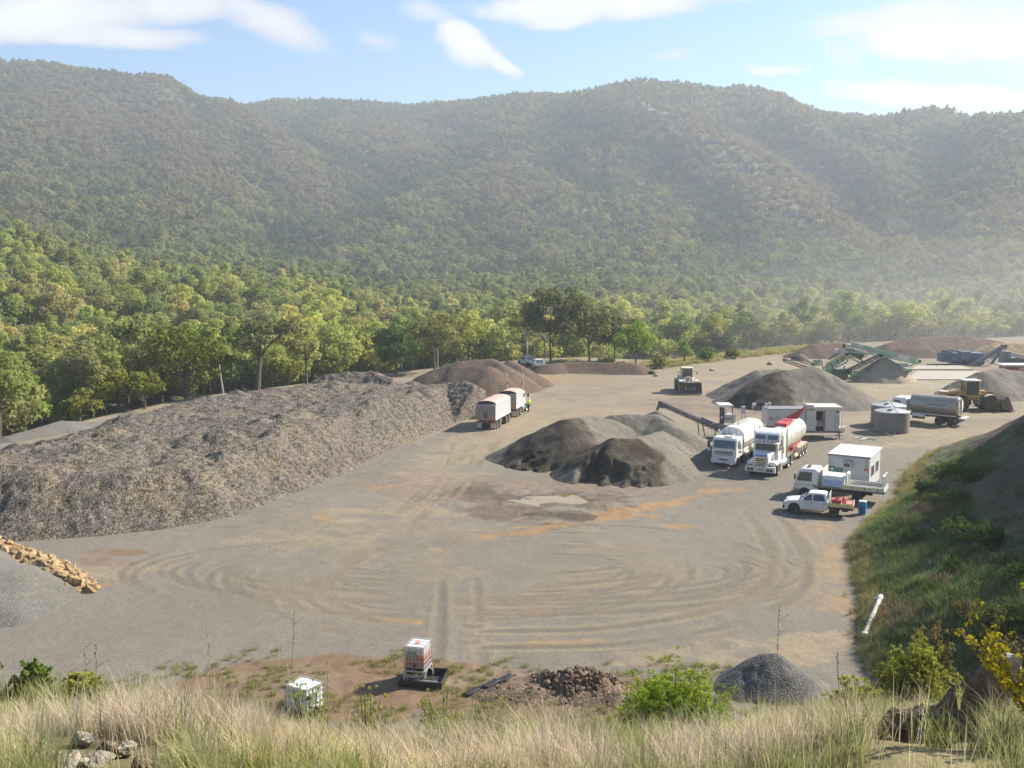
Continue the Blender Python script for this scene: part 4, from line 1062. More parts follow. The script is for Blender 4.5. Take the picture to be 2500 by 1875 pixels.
# --- silver tipper truck and its dog trailer
TARP = M('tarpaulin', (0.52, 0.35, 0.29), 0.85, var=0.07, scale=1.2)
BODYA = M('brushed_alloy', (0.60, 0.60, 0.60), 0.42, 0.35, dust=0.2, var=0.05)
TAILM = M('dirty_tailgate', (0.33, 0.31, 0.285), 0.6, 0.3, dust=0.5)
HAZ = M('hazard_orange', (0.62, 0.24, 0.03), 0.5)
def tip_body(t, x0, x1, z0, z1, w=2.46, lights=True):
    h = w / 2
    part('tipper_body', t, lambda m: (m.box(((x0 + x1) / 2, 0, (z0 + z1) / 2), (x1 - x0, w, z1 - z0), BODYA),
        [m.box(((x0 + x1) / 2, s * (h + .012), z0 + .14), (x1 - x0, .03, .3), WHITE) for s in (-1, 1)],
        [m.box(((x0 + x1) / 2, s * (h + .012), z1 - .05), (x1 - x0, .05, .1), BODYA) for s in (-1, 1)]))
    arch = [(h * 1.0 * math.cos(a), z1 + .42 * math.sin(a)) for a in np.linspace(0, PI, 13)]
    part('tarpaulin', t, lambda m: m.xprism(arch, x0 + .35, x1, TARP))
    part('tarp_end', t, lambda m: m.xprism([(y * .97, z1 + .01 + (z - z1) * .93) for y, z in arch], x0 + .30, x0 + .35, BLACK))
    part('tailgate', t, lambda m: (m.box((x0 - .03, 0, (z0 + z1) / 2 + .02), (.06, w - .04, z1 - z0 - .06), TAILM), [m.box((x0 - .075, y, (z0 + z1) / 2 - .1), (.05, .09, z1 - z0 - .4), GREY) for y in (-.75, -.25, .25, .75)],
        m.box((x0 - .075, 0, z1 - .55), (.05, w - .2, .08), GREY), m.box((x0 - .10, 0, z0 + .55), (.05, .42, .75), M('rusty_chute', (.2, .12, .08), .8))))
    for s in (-1, 1): part('hazard_plate', t, lambda m: (m.box((x0 - .13, s * (h - .3), z0 + .42), (.02, .34, .38), HAZ), m.box((x0 - .143, s * (h - .3), z0 + .42), (.01, .1, .22), AMBER)))
    part('light_bar', t, lambda m: m.box((x0 - .02, 0, z0 - .22), (.1, w - .1, .2), DARK))
    for y in (-1.0, -.28, .28, 1.0): part('tail_light', t, lambda m: m.box((x0 - .085, y, z0 - .22), (.04, .3 if abs(y) > .5 else .4, .13), LAMP))
def mudflaps(t, x, z0=.18, z1=.85):
    for s in (-1, 1): part('mudflap', t, lambda m: m.box((x, s * .86, (z0 + z1) / 2), (.03, .66, z1 - z0), DIRTYW))
rz, pb, pa, L = place_side((1283.7, 1005), (1212.7, 1047), 0.95, 1)
TS = L / 14.6
t = thing('dog_trailer', 'rear silver tipping trailer with pink arched tarpaulin and red tail lights', 'trailer', pb, rz, scale=TS)
tip_body(t, -1.0, 6.0, 1.18, 3.05)
part('chassis', t, lambda m: (m.box((2.5, .42, .95), (6.6, .1, .26), DARK), m.box((2.5, -.42, .95), (6.6, .1, .26), DARK), m.box((4.9, 0, .75), (1.9, .9, .2), DARK), m.beam((5.8, 0, .78), (8.0, 0, .72), .16, .14, DARK)))
mudflaps(t, -.72)
part('spare_wheel', t, lambda m: m.cyl((-.3, 0, .5), (-.6, 0, .5), .38, RUBBER, n=18))
for x in (0, 1.25, 4.3, 5.55):
    for s in (-1, 1): wheel(t, x, s * .95, .5, .5, SILVER)
d = (pa - pb).normalized()
t = thing('tipper_truck', 'silver tipper truck with pink arched tarpaulin towing the tipping trailer', 'truck', pb, rz, scale=TS)
tip_body(t, 8.9, 12.6, 1.18, 3.05); mudflaps(t, 9.15)
part('chassis', t, lambda m: (m.box((11.6, .42, .95), (6.0, .1, .26), DARK), m.box((11.6, -.42, .95), (6.0, .1, .26), DARK)))
part('cab', t, lambda m: (m.box((13.75, 0, 2.0), (1.5, 2.1, 1.75), WHITE, top=(.85, .92)), m.box((15.2, 0, 1.45), (1.6, 1.5, .9), WHITE, top=(.9, .9))), 0.06)
part('bumper', t, lambda m: m.box((16.05, 0, .7), (.2, 2.3, .45), SILVER), 0.04)
for s in (-1, 1):
    part('side_window', t, lambda m: m.slab([(13.3, s * 1.04, 2.1), (14.2, s * 1.04, 2.1), (14.1, s * 1.0, 2.65), (13.35, s * 1.0, 2.65)][::-s], .012, GLASS))
    part('mirror', t, lambda m: (m.box((14.6, s * 1.42, 2.25), (.1, .25, .5), BLACK), m.beam((14.4, s * 1.02, 2.3), (14.6, s * 1.35, 2.3), .04, .04, DARK)))
    part('fuel_tank', t, lambda m: m.cyl((12.2, s * 1.0, .8), (13.6, s * 1.0, .8), .33, SILVER, n=18))
    part('exhaust_stack', t, lambda m: (m.cyl((12.85, s * 1.0, 1.2), (12.85, s * 1.0, 3.9), .07, SILVER, n=8), m.cyl((12.85, s * 1.0, 3.9), (12.7, s * 1.0, 4.15), .08, BLACK, n=8)))
    part('aerial', t, lambda m: (m.cyl((13.1, s * 1.12, 2.8), (13.1, s * 1.12, 5.2), .02, DIRTYW, n=5), m.cyl((13.1, s * 1.12, 5.0), (13.0, s * 1.12, 5.3), .06, WHITE, n=6)))
    part('marker_light', t, lambda m: m.lathe([(.01, -.1), (.1, 0), (.01, .1)], (12.7, s * .9, 3.2), WHITE, 8))
part('windscreen', t, lambda m: m.slab([(14.44, -.9, 2.1), (14.44, .9, 2.1), (14.36, .85, 2.7), (14.36, -.85, 2.7)], .012, GLASS))
for x in (10.0, 11.25):
    for s in (-1, 1): wheel(t, x, s * .95, .5, .5, SILVER)
for s in (-1, 1): wheel(t, 14.9, s * 1.0, .5, .34, SILVER)

# --- white bonneted prime mover and tanker
rz, pb, pa, L = place_side((1897, 1161), (1967, 1105), 1.05, -1)
SS = L / 10.8 * .95
t = thing('prime_mover', 'white bonneted prime mover with chrome grille coupled to the cream tanker', 'truck', pa, rz, scale=SS)
part('chassis', t, lambda m: [m.box((-2.2, s * .42, .85), (7.0, .1, .28), DARK) for s in (-1, 1)])
part('bonnet', t, lambda m: m.add([(-.25, -.86, 1.0), (-.25, .86, 1.0), (-.25, .82, 2.0), (-.25, -.82, 2.0), (1.25, -.60, .95), (1.25, .60, .95), (1.25, .55, 1.72), (1.25, -.55, 1.72)],
     [(0, 1, 2, 3), (4, 7, 6, 5), (0, 4, 5, 1), (1, 5, 6, 2), (2, 6, 7, 3), (3, 7, 4, 0)], WHITE), 0.07)
for s in (-1, 1):
    part('mudguard', t, lambda m: m.xprism([(s * .62, 1.0), (s * 1.2, .95), (s * 1.2, 1.12), (s * 1.08, 1.24), (s * .62, 1.28)], -.62, .98, WHITE), 0.06)
    part('headlight', t, lambda m: (m.box((1.02, s * .93, 1.08), (.12, .44, .26), SILVER), m.box((1.09, s * .93, 1.08), (.02, .36, .18), M('headlamp', (.75, .78, .8), .15, var=.1))), 0.02)
    part('side_window', t, lambda m: m.slab([(-.55, s * 1.052, 1.95), (-1.35, s * 1.052, 1.95), (-1.35, s * 1.03, 2.5), (-.75, s * 1.03, 2.5)][::s], .012, GLASS))
    part('mirror', t, lambda m: (m.box((-.45, s * 1.36, 2.1), (.1, .22, .55), SILVER), m.beam((-.6, s * 1.0, 2.3), (-.45, s * 1.36, 2.3), .04, .04, SILVER)))
    part('exhaust_stack', t, lambda m: m.cyl((-2.75, s * 1.16, 1.0), (-2.75, s * 1.16, 3.55), .075, SILVER, n=10))
    part('aerial', t, lambda m: m.cyl((-.9, s * 1.1, 2.6), (-.95, s * 1.14, 3.95), .025, DARK, n=5))
    part('fuel_tank', t, lambda m: m.cyl((-.95, s * 1.0, .78), (-2.6, s * 1.0, .78), .34, SILVER, n=18))
    part('step_tank', t, lambda m: m.box((-.85, s * 1.02, .72), (.5, .4, .75), CREAM), 0.05)
part('grille', t, lambda m: (m.box((1.28, 0, 1.33), (.08, 1.0, .74), SILVER), [m.box((1.325, 0, z), (.012, .82, .09), DARK) for z in (1.05, 1.2, 1.38, 1.52)]), 0.02)
part('bug_deflector', t, lambda m: m.box((1.22, 0, 1.77), (.06, 1.06, .22), M('blue_tint_plastic', (.22, .26, .5), .2), ry=-.3), 0.02)
part('emblem', t, lambda m: (m.box((1.345, 0, 1.62), (.02, .26, .05), SILVER), m.box((1.345, 0, 1.62), (.021, .05, .16), SILVER)))
part('bumper', t, lambda m: (m.box((1.40, 0, .70), (.26, 2.45, .46), DIRTYW), m.box((1.535, 0, .66), (.012, .5, .1), GREY)), 0.06)
for s in (-1, 1): part('fog_lamp', t, lambda m: [m.box((1.536, s * (.78 + k), .66), (.014, .2, .2), BLACK) for k in (-.13, .13)])
part('bull_bar', t, lambda m: [m.beam((1.5, s * .58, .9), (1.42, s * .58, 1.15), .05, .05, SILVER) for s in (-1, 1)] + [m.beam((1.46, -.58, 1.02), (1.46, .58, 1.02), .05, .05, SILVER)])
part('cab', t, lambda m: m.box((-.9, 0, 1.86), (1.35, 2.1, 1.6), WHITE, top=(.92, .95)), 0.07)
part('windscreen', t, lambda m: m.slab([(-.215, -.84, 1.98), (-.215, .84, 1.98), (-.275, .80, 2.5), (-.275, -.80, 2.5)], .014, GLASS))
part('visor', t, lambda m: m.box((-.2, 0, 2.62), (.3, 2.0, .06), WHITE, ry=.25), 0.02)
part('sleeper', t, lambda m: m.box((-2.1, 0, 2.1), (1.1, 2.3, 2.1), WHITE), 0.08)
part('roof_fairing', t, lambda m: m.prism([(-.45, 2.66), (-.55, 3.3), (-.9, 3.5), (-2.65, 3.5), (-2.65, 2.66)], -1.06, 1.06, WHITE), 0.08)
for s in (-1, 1): part('roof_window', t, lambda m: m.slab([(-.468, s * .5 - .42, 2.87), (-.468, s * .5 + .42, 2.87), (-.526, s * .5 + .40, 3.2), (-.526, s * .5 - .40, 3.2)], .02, GLASS))
part('horn_rail', t, lambda m: [m.cyl((-.15, y, 2.78), (-.5, y, 2.78), .09, SILVER, r2=.05, n=10) for y in (-.6, -.3, .05, .4, .7)])
for s in (-1, 1): wheel(t, 0, s * 1.02, .5, .32, SILVER)
for x in (-3.6, -4.85):
    for s in (-1, 1): wheel(t, x, s * .95, .5, .5, SILVER)
for x in (-3.6, -4.85):
    for s in (-1, 1): part('drive_guard', t, lambda m: m.xprism([(s * .7, 1.02), (s * 1.2, 1.02), (s * 1.2, 1.1), (s * .7, 1.1)], x - .55, x + .55, SILVER))
t = thing('tanker_trailer', 'cream polished tanker trailer with red hatch walkway and raised red panel', 'trailer', pa, rz, scale=SS)
TANK = M('tank_cream', (0.70, 0.69, 0.62), 0.3, 0.35, dust=0.25, var=0.05)
part('tank', t, lambda m: m.lathe([(.3, -11.95), (.75, -11.85), (1.0, -11.6), (1.06, -11.2), (1.06, -3.7), (1.0, -3.45), (.75, -3.3), (.3, -3.25)], (0, 0, 2.2), TANK, 32, 'X'))
part('tank_band', t, lambda m: [m.lathe([(1.062, x - .03), (1.075, x - .03), (1.075, x + .03), (1.062, x + .03)], (0, 0, 2.2), SILVER, 32, 'X') for x in (-5.2, -7.2, -9.2)])
part('walkway', t, lambda m: (m.box((-6.3, 0, 3.35), (1.7, 1.0, .3), RED), m.box((-8.1, 0, 3.36), (1.6, .9, .16), PINK), [m.beam((x, s * .46, 3.4), (x, s * .46, 3.85), .04, .04, PINK) for x in (-7.2, -8.8) for s in (-1, 1)]), 0.02)
part('manhole', t, lambda m: [m.cyl((x, 0, 3.3), (x, 0, 3.58), .28, PINK, n=14) for x in (-7.7, -8.6)])
part('raised_panel', t, lambda m: m.slab([(-8.0, -.40, 3.5), (-8.3, .85, 3.55), (-9.0, 1.45, 4.65)], .05, RED))
part('chassis', t, lambda m: ([m.box((-8.3, s * .45, 1.1), (7.2, .12, .3), RED) for s in (-1, 1)], m.beam((-6.3, .9, .95), (-8.2, .9, 1.25), .1, .16, RED), m.box((-7.4, 0, .9), (.7, 1.9, .5), M('dark_red', (.16, .05, .04), .6, dust=.3))))
part('hose_tube', t, lambda m: m.cyl((-6.4, -1.05, .62), (-7.6, -1.05, .62), .15, CREAM, n=12)); part('hose_tube', t, lambda m: m.cyl((-6.4, 1.05, .5), (-7.4, 1.05, .5), .17, PALEY, n=12))
part('landing_leg', t, lambda m: [m.box((-5.9, s * .8, .6), (.14, .14, 1.0), GREY) for s in (-1, 1)])
for x in (-8.35, -9.6, -10.8):
    for s in (-1, 1):
        wheel(t, x, s * .95, .5, .5, SILVER)
        part('mudguard', t, lambda m: m.prism([(x + .62 * math.cos(a), .52 + .62 * math.sin(a)) for a in np.linspace(.15, PI - .15, 10)] + [(x + .57 * math.cos(a), .52 + .57 * math.sin(a)) for a in np.linspace(PI - .15, .15, 10)], s * .66, s * 1.24, CREAM))
part('rear_bumper', t, lambda m: m.box((-11.7, 0, .75), (.12, 2.2, .2), DIRTYW)); part('ladder', t, lambda m: [m.beam((-12.0, y, 1.2), (-11.8, y, 3.1), .04, .04, SILVER) for y in (-.2, .2)])

# --- white cab-over bulk truck
f = G(1766, 1141)
rzb = rz + math.radians(-1.5)
BS = 0.87
d = Vector((math.cos(rzb), math.sin(rzb), 0))
t = thing('bulk_truck', 'white cab-over truck with arched white bulk hopper beside the prime mover', 'truck', f - d * 1.4 * BS, rzb, scale=BS)
part('chassis', t, lambda m: [m.box((-3.2, s * .42, .9), (8.6, .1, .28), DARK) for s in (-1, 1)])
part('cab', t, lambda m: m.prism([(-.75, .95), (-.75, 2.75), (-.55, 2.88), (.95, 2.86), (1.12, 2.72), (1.34, 1.85), (1.38, 1.0), (1.3, .9)], -1.22, 1.22, WHITE), 0.07)
part('windscreen', t, lambda m: m.slab([(1.345, -1.08, 1.87), (1.345, 1.08, 1.87), (1.16, 1.04, 2.64), (1.16, -1.04, 2.64)], .014, GLASS))
part('windscreen_sticker', t, lambda m: m.slab([(1.345, .3, 1.93), (1.345, .85, 1.93), (1.335, .85, 1.99), (1.335, .3, 1.99)], .02, PALEY))
part('grille', t, lambda m: (m.box((1.385, 0, 1.42), (.05, 1.9, .46), DIRTYW), m.box((1.415, 0, 1.50), (.014, 1.75, .1), BLACK), m.box((1.415, 0, 1.32), (.014, 1.75, .06), GREY), m.box((1.415, 0, 1.22), (.014, 1.75, .04), GREY)), 0.01)
part('bumper', t, lambda m: (m.box((1.40, 0, .68), (.3, 2.46, .52), WHITE), m.box((1.556, 0, .80), (.014, .95, .14), BLACK), m.box((1.558, -.4, .8), (.016, .12, .1), SILVER), m.box((1.558, .4, .8), (.016, .12, .1), SILVER), m.box((1.556, 0, .50), (.014, .42, .13), ALLOY)), 0.06)
for s in (-1, 1):
    part('headlight', t, lambda m: m.box((1.52, s * .95, .82), (.08, .34, .2), M('headlamp', (.75, .78, .8), .15, var=.1)), 0.02)
    part('side_window', t, lambda m: m.slab([(.95, s * 1.222, 1.9), (.1, s * 1.222, 1.9), (.1, s * 1.222, 2.55), (.8, s * 1.222, 2.55)][::s], .012, GLASS))
    part('mirror', t, lambda m: (m.box((1.3, s * 1.55, 2.2), (.14, .24, .62), BLACK if s < 0 else WHITE), m.box((1.25, s * 1.55, 1.65), (.14, .24, .25), WHITE), m.beam((1.0, s * 1.2, 2.5), (1.3, s * 1.55, 2.45), .04, .04, DARK)))
    part('side_tank', t, lambda m: m.box((-2.6, s * 1.0, .8), (1.2, .45, .5), ALLOY), 0.05)
part('air_intake', t, lambda m: (m.cyl((-.55, -1.0, 1.2), (-.55, -1.0, 3.1), .11, DIRTYW, n=10), m.beam((-.55, -1.0, 3.0), (-.35, -1.1, 3.45), .1, .1, WHITE)))
part('roof_vent', t, lambda m: (m.box((.3, .2, 2.93), (.8, .8, .12), DIRTYW), m.cyl((-.2, .5, 2.9), (-.2, .5, 3.1), .12, WHITE, n=10)), 0.03)
part('air_cleaner', t, lambda m: (m.cyl((-1.2, 1.08, 1.5), (-1.2, 1.08, 2.5), .16, GREY, n=10), m.box((-1.0, 1.1, 1.2), (.35, .3, .5), GREY)))
ht = [(-.6, 1.3), (.6, 1.3), (1.2, 2.1), (1.22, 2.95), (1.12, 3.22), (.8, 3.48), (.35, 3.62), (-.35, 3.62), (-.8, 3.48), (-1.12, 3.22), (-1.22, 2.95), (-1.2, 2.1)]
part('hopper', t, lambda m: m.xprism(ht, -1.15, -8.1, WHITE), 0.05)
part('hopper_seam', t, lambda m: [m.box((-1.145, y, 2.5), (.03, .05, 1.8), GREY) for y in (-.78, -.28, .42)])
part('roof_rib', t, lambda m: ([m.box((x, 0, 3.63), (.05, .8, .05), GREY) for x in (-2.6, -4.4, -6.6)], m.beam((-3.2, .1, 3.6), (-3.2, .1, 3.95), .05, .05, GREY)))
part('hatch', t, lambda m: [m.cyl((x, 0, 3.6), (x, 0, 3.70), .3, CREAM, n=16) for x in (-3.6, -5.6)])
part('side_frame', t, lambda m: [m.box((-4.6, s * .9, 1.2), (6.6, .2, .2), CREAM) for s in (-1, 1)])
for s in (-1, 1):
    wheel(t, 0, s * 1.02, .5, .32, SILVER); wheel(t, -1.75, s * 1.02, .5, .32, SILVER)
    for x in (-5.6, -6.9): wheel(t, x, s * .95, .5, .5, ALLOY)
    part('mudguard', t, lambda m: m.prism([(-6.25 + 1.3 * math.cos(a), .62 + .58 * math.sin(a)) for a in np.linspace(0, PI, 10)] + [(-6.25 + 1.25 * math.cos(a), .60 + .54 * math.sin(a)) for a in np.linspace(PI, 0, 10)], s * .66, s * 1.22, CREAM))

# --- water truck
rz, pb, pa, L = place_side((2293.5, 1036), (2321, 1039), 0.95, 1)
rz = math.radians(141)
d = Vector((math.cos(rz), math.sin(rz), 0)); n = Vector((-d.y, d.x, 0)); p = G(2307, 1039) - n * .95 * .95
p = G(2307, 1039) + n * (-.95 * .95) if n.y > 0 else G(2307, 1039) - n * .95
WSC = 0.94
t = thing('water_truck', 'water truck with polished tank and white cab between the round tanks and loader', 'truck', G(2307, 1039) + Vector((-n.x, -n.y, 0)) * .9, rz, scale=WSC)
part('chassis', t, lambda m: [m.box((2.2, s * .42, .95), (7.0, .1, .26), DARK) for s in (-1, 1)])
part('tank', t, lambda m: m.lathe([(.3, -1.35), (.9, -1.3), (1.08, -1.15), (1.1, -1.0), (1.1, 3.9), (.95, 4.05), (.3, 4.1)], (0, 0, 2.2), M('brushed_tank', (.36, .34, .30), .4, .35, dust=.45), 30, 'X'))
part('tank_end', t, lambda m: m.lathe([(.2, -1.44), (.85, -1.40), (1.02, -1.31), (1.02, -1.28)], (0, 0, 2.2), CREAM, 30, 'X'))
part('lettering', t, lambda m: [m.box((x, s * 1.098, 2.3), (.26, .02, .2), BLUE) for s in (-1, 1) for x in (.1, .45, .8, 1.15, 1.5, 1.85)] + [m.box((1.0, s * 1.097, 2.1), (2.4, .016, .08), M('pale_blue', (.45, .55, .68), .5)) for s in (-1, 1)])
part('ladder', t, lambda m: [m.beam((-1.5, y, 1.3), (-1.42, y, 3.3), .05, .05, BLACK) for y in (.1, .45)] + [m.beam((-1.47, .1, z), (-1.47, .45, z), .04, .04, BLACK) for z in (1.6, 1.95, 2.3, 2.65, 3.0)])
part('side_rail', t, lambda m: [m.box((1.3, s * 1.05, 1.15), (5.0, .1, .12), DIRTYW) for s in (-1, 1)])
part('spray_bar', t, lambda m: (m.box((-1.75, 0, .95), (.5, 2.3, .12), DIRTYW), m.beam((-1.4, .9, 1.0), (-2.4, 1.0, .9), .1, .1, CREAM), m.box((-1.5, 0, .7), (.3, 2.2, .35), M('rusty_chute', (.2, .12, .08), .8))))
part('cab', t, lambda m: m.prism([(4.3, 1.0), (4.3, 2.72), (4.5, 2.85), (5.75, 2.82), (6.0, 2.6), (6.2, 1.8), (6.25, .85)], -1.15, 1.15, WHITE), 0.12)
part('windscreen', t, lambda m: m.slab([(6.21, -1.0, 1.82), (6.21, 1.0, 1.82), (6.02, .95, 2.55), (6.02, -.95, 2.55)], .014, GLASS))
for s in (-1, 1):
    part('side_window', t, lambda m: m.slab([(5.9, s * 1.152, 1.75), (5.0, s * 1.152, 1.75), (5.0, s * 1.152, 2.5), (5.75, s * 1.152, 2.5)][::s], .012, GLASS))
    part('mirror', t, lambda m: m.box((6.2, s * 1.42, 2.1), (.12, .22, .55), SILVER), 0.03)
    part('fuel_tank', t, lambda m: m.cyl((2.2, s * .95, .85), (3.6, s * .95, .85), .32, SILVER, n=16))
part('bumper', t, lambda m: m.box((6.3, 0, .7), (.2, 2.3, .4), DIRTYW), 0.04)
for s in (-1, 1):
    wheel(t, 5.4, s * 1.0, .5, .32, GREY)
    for x in (.65, -.65): wheel(t, x, s * .92, .5, .5, GREY)

# --- small flat tray truck
rz, pb, pa, L = place_side((1964, 1213), (2092, 1227), 0.85, -1)
t = thing('flatbed_truck', 'small white flatbed truck parked between the ute and the site shed', 'truck', pb, rz)
X0 = L
part('chassis', t, lambda m: [m.box((X0 * .45, s * .38, .62), (X0 + 1.6, .09, .2), DARK) for s in (-1, 1)])
part('cab', t, lambda m: m.prism([(X0 - .95, .62), (X0 - .95, 2.0), (X0 - .75, 2.15), (X0 + .28, 2.12), (X0 + .45, 2.0), (X0 + .72, 1.25), (X0 + .75, .55)], -.92, .92, WHITE), 0.07)
part('windscreen', t, lambda m: m.slab([(X0 + .715, -.82, 1.28), (X0 + .715, .82, 1.28), (X0 + .47, .78, 1.95), (X0 + .47, -.78, 1.95)], .014, M('green_glass', (.05, .09, .07), .08, var=.3, spec=.9)))
for s in (-1, 1):
    part('side_window', t, lambda m: m.slab([(X0 + .58, s * .922, 1.22), (X0 - .5, s * .922, 1.22), (X0 - .5, s * .922, 1.9), (X0 + .35, s * .922, 1.9)][::s], .012, M('green_glass', (.05, .09, .07), .08)))
    part('mirror', t, lambda m: m.box((X0 + .7, s * 1.12, 1.55), (.1, .16, .4), BLACK), 0.02)
    part('side_stripe', t, lambda m: m.box((X0 + .05, s * .926, .95), (1.5, .012, .08), REFL))
    part('headlight', t, lambda m: m.box((X0 + .75, s * .7, .85), (.06, .3, .16), M('headlamp', (.75, .78, .8), .15)))
part('beacon', t, lambda m: (m.cyl((X0 - .1, -.2, 2.13), (X0 - .1, -.2, 2.30), .08, HAZ, n=10), m.box((X0 - .1, 0, 2.15), (.2, .9, .05), BLACK)))
part('bumper', t, lambda m: m.box((X0 + .8, 0, .55), (.14, 1.8, .3), DIRTYW), 0.03)
part('tray', t, lambda m: (m.box((.62, 0, .94), (X0 - .2 + 1.6, 2.06, .1), GREY), m.box((.62, 0, .85), (X0 - .4 + 1.6, 1.9, .08), DARK)))
for s in (-1, 1):
    part('side_panel', t, lambda m: (m.box((-.35, s * 1.04, 1.10), (2.9, .04, .28), CREAM), m.box((-.35, s * 1.063, 1.11), (2.85, .008, .1), REFL), [m.box((x, s * 1.07, 1.05), (.05, .03, .32), GREY) for x in (-1.4, -.5, .4)]))
    part('mud_guard', t, lambda m: m.box((0, s * .82, .86), (1.1, .35, .05), BLACK))
part('tailboard', t, lambda m: m.box((-1.82, 0, 1.10), (.04, 2.06, .28), DIRTYW))
part('headboard', t, lambda m: (m.box((X0 - 1.25, 0, 1.55), (.06, 2.0, 1.2), CREAM), m.box((X0 - 1.25, 0, 2.18), (.1, 2.05, .08), WHITE)), 0.02)
part('handrail', t, lambda m: [m.tube([(x, y0, 1.0), (x, y0, 2.05), (x, y1, 2.05), (x, y1, 1.0)], .035, WHITE, 8) for x, y0, y1 in ((0.75, 1.0, .2), (-1.72, -.2, -1.0), (-1.72, .98, .2))] + [m.cyl((x, y0 + .04, 2.06), (x, y1 - .04, 2.06), .075, WHITE, n=10) for x, y0, y1 in ((0.75, 1.0, .2), (-1.72, .98, .2))])
for x, y in ((0, .8), (0, -.8), (X0, .8), (X0, -.8)): wheel(t, x, y, .38, .3, ALLOY)
o = thing('slide_on_tank', 'white moulded tank with pale blue side panel on the flatbed tray behind its cab', 'tank', on(pb, rz, 1, X0 - 2.05, .1, .995), rz)
part('tank_shell', o, lambda m: m.xprism([(-.9, 0), (.9, 0), (.9, .62), (.78, .8), (-.78, .8), (-.9, .62)], -.75, .75, WHITE), 0.06)
part('side_panel', o, lambda m: m.box((.05, .906, .30), (1.25, .02, .42), M('pale_blue_panel', (.34, .46, .72), .5)))
part('hoop', o, lambda m: m.tube([(-.85, -.8, 0), (-.85, -.8, .85), (-.85, .8, .85), (-.85, .8, 0)], .07, WHITE, 8))
t = thing('blue_bin', 'bright blue plastic bin with white lid behind the tail of the ute', 'bin', G(2105, 1255), rz)
part('bin_body', t, lambda m: (m.box((0, 0, .42), (.46, .44, .84), M('bright_blue_plastic', (.02, .20, .42), .5), top=(1.08, 1.08)), m.box((0, .24, .3), (.16, .03, .4), M('bright_blue_dark', (.01, .1, .25), .5))), 0.04)
part('bin_lid', t, lambda m: m.box((0, 0, .9), (.5, .48, .08), M('bin_lid_grey', (.5, .58, .62), .5)), 0.03)

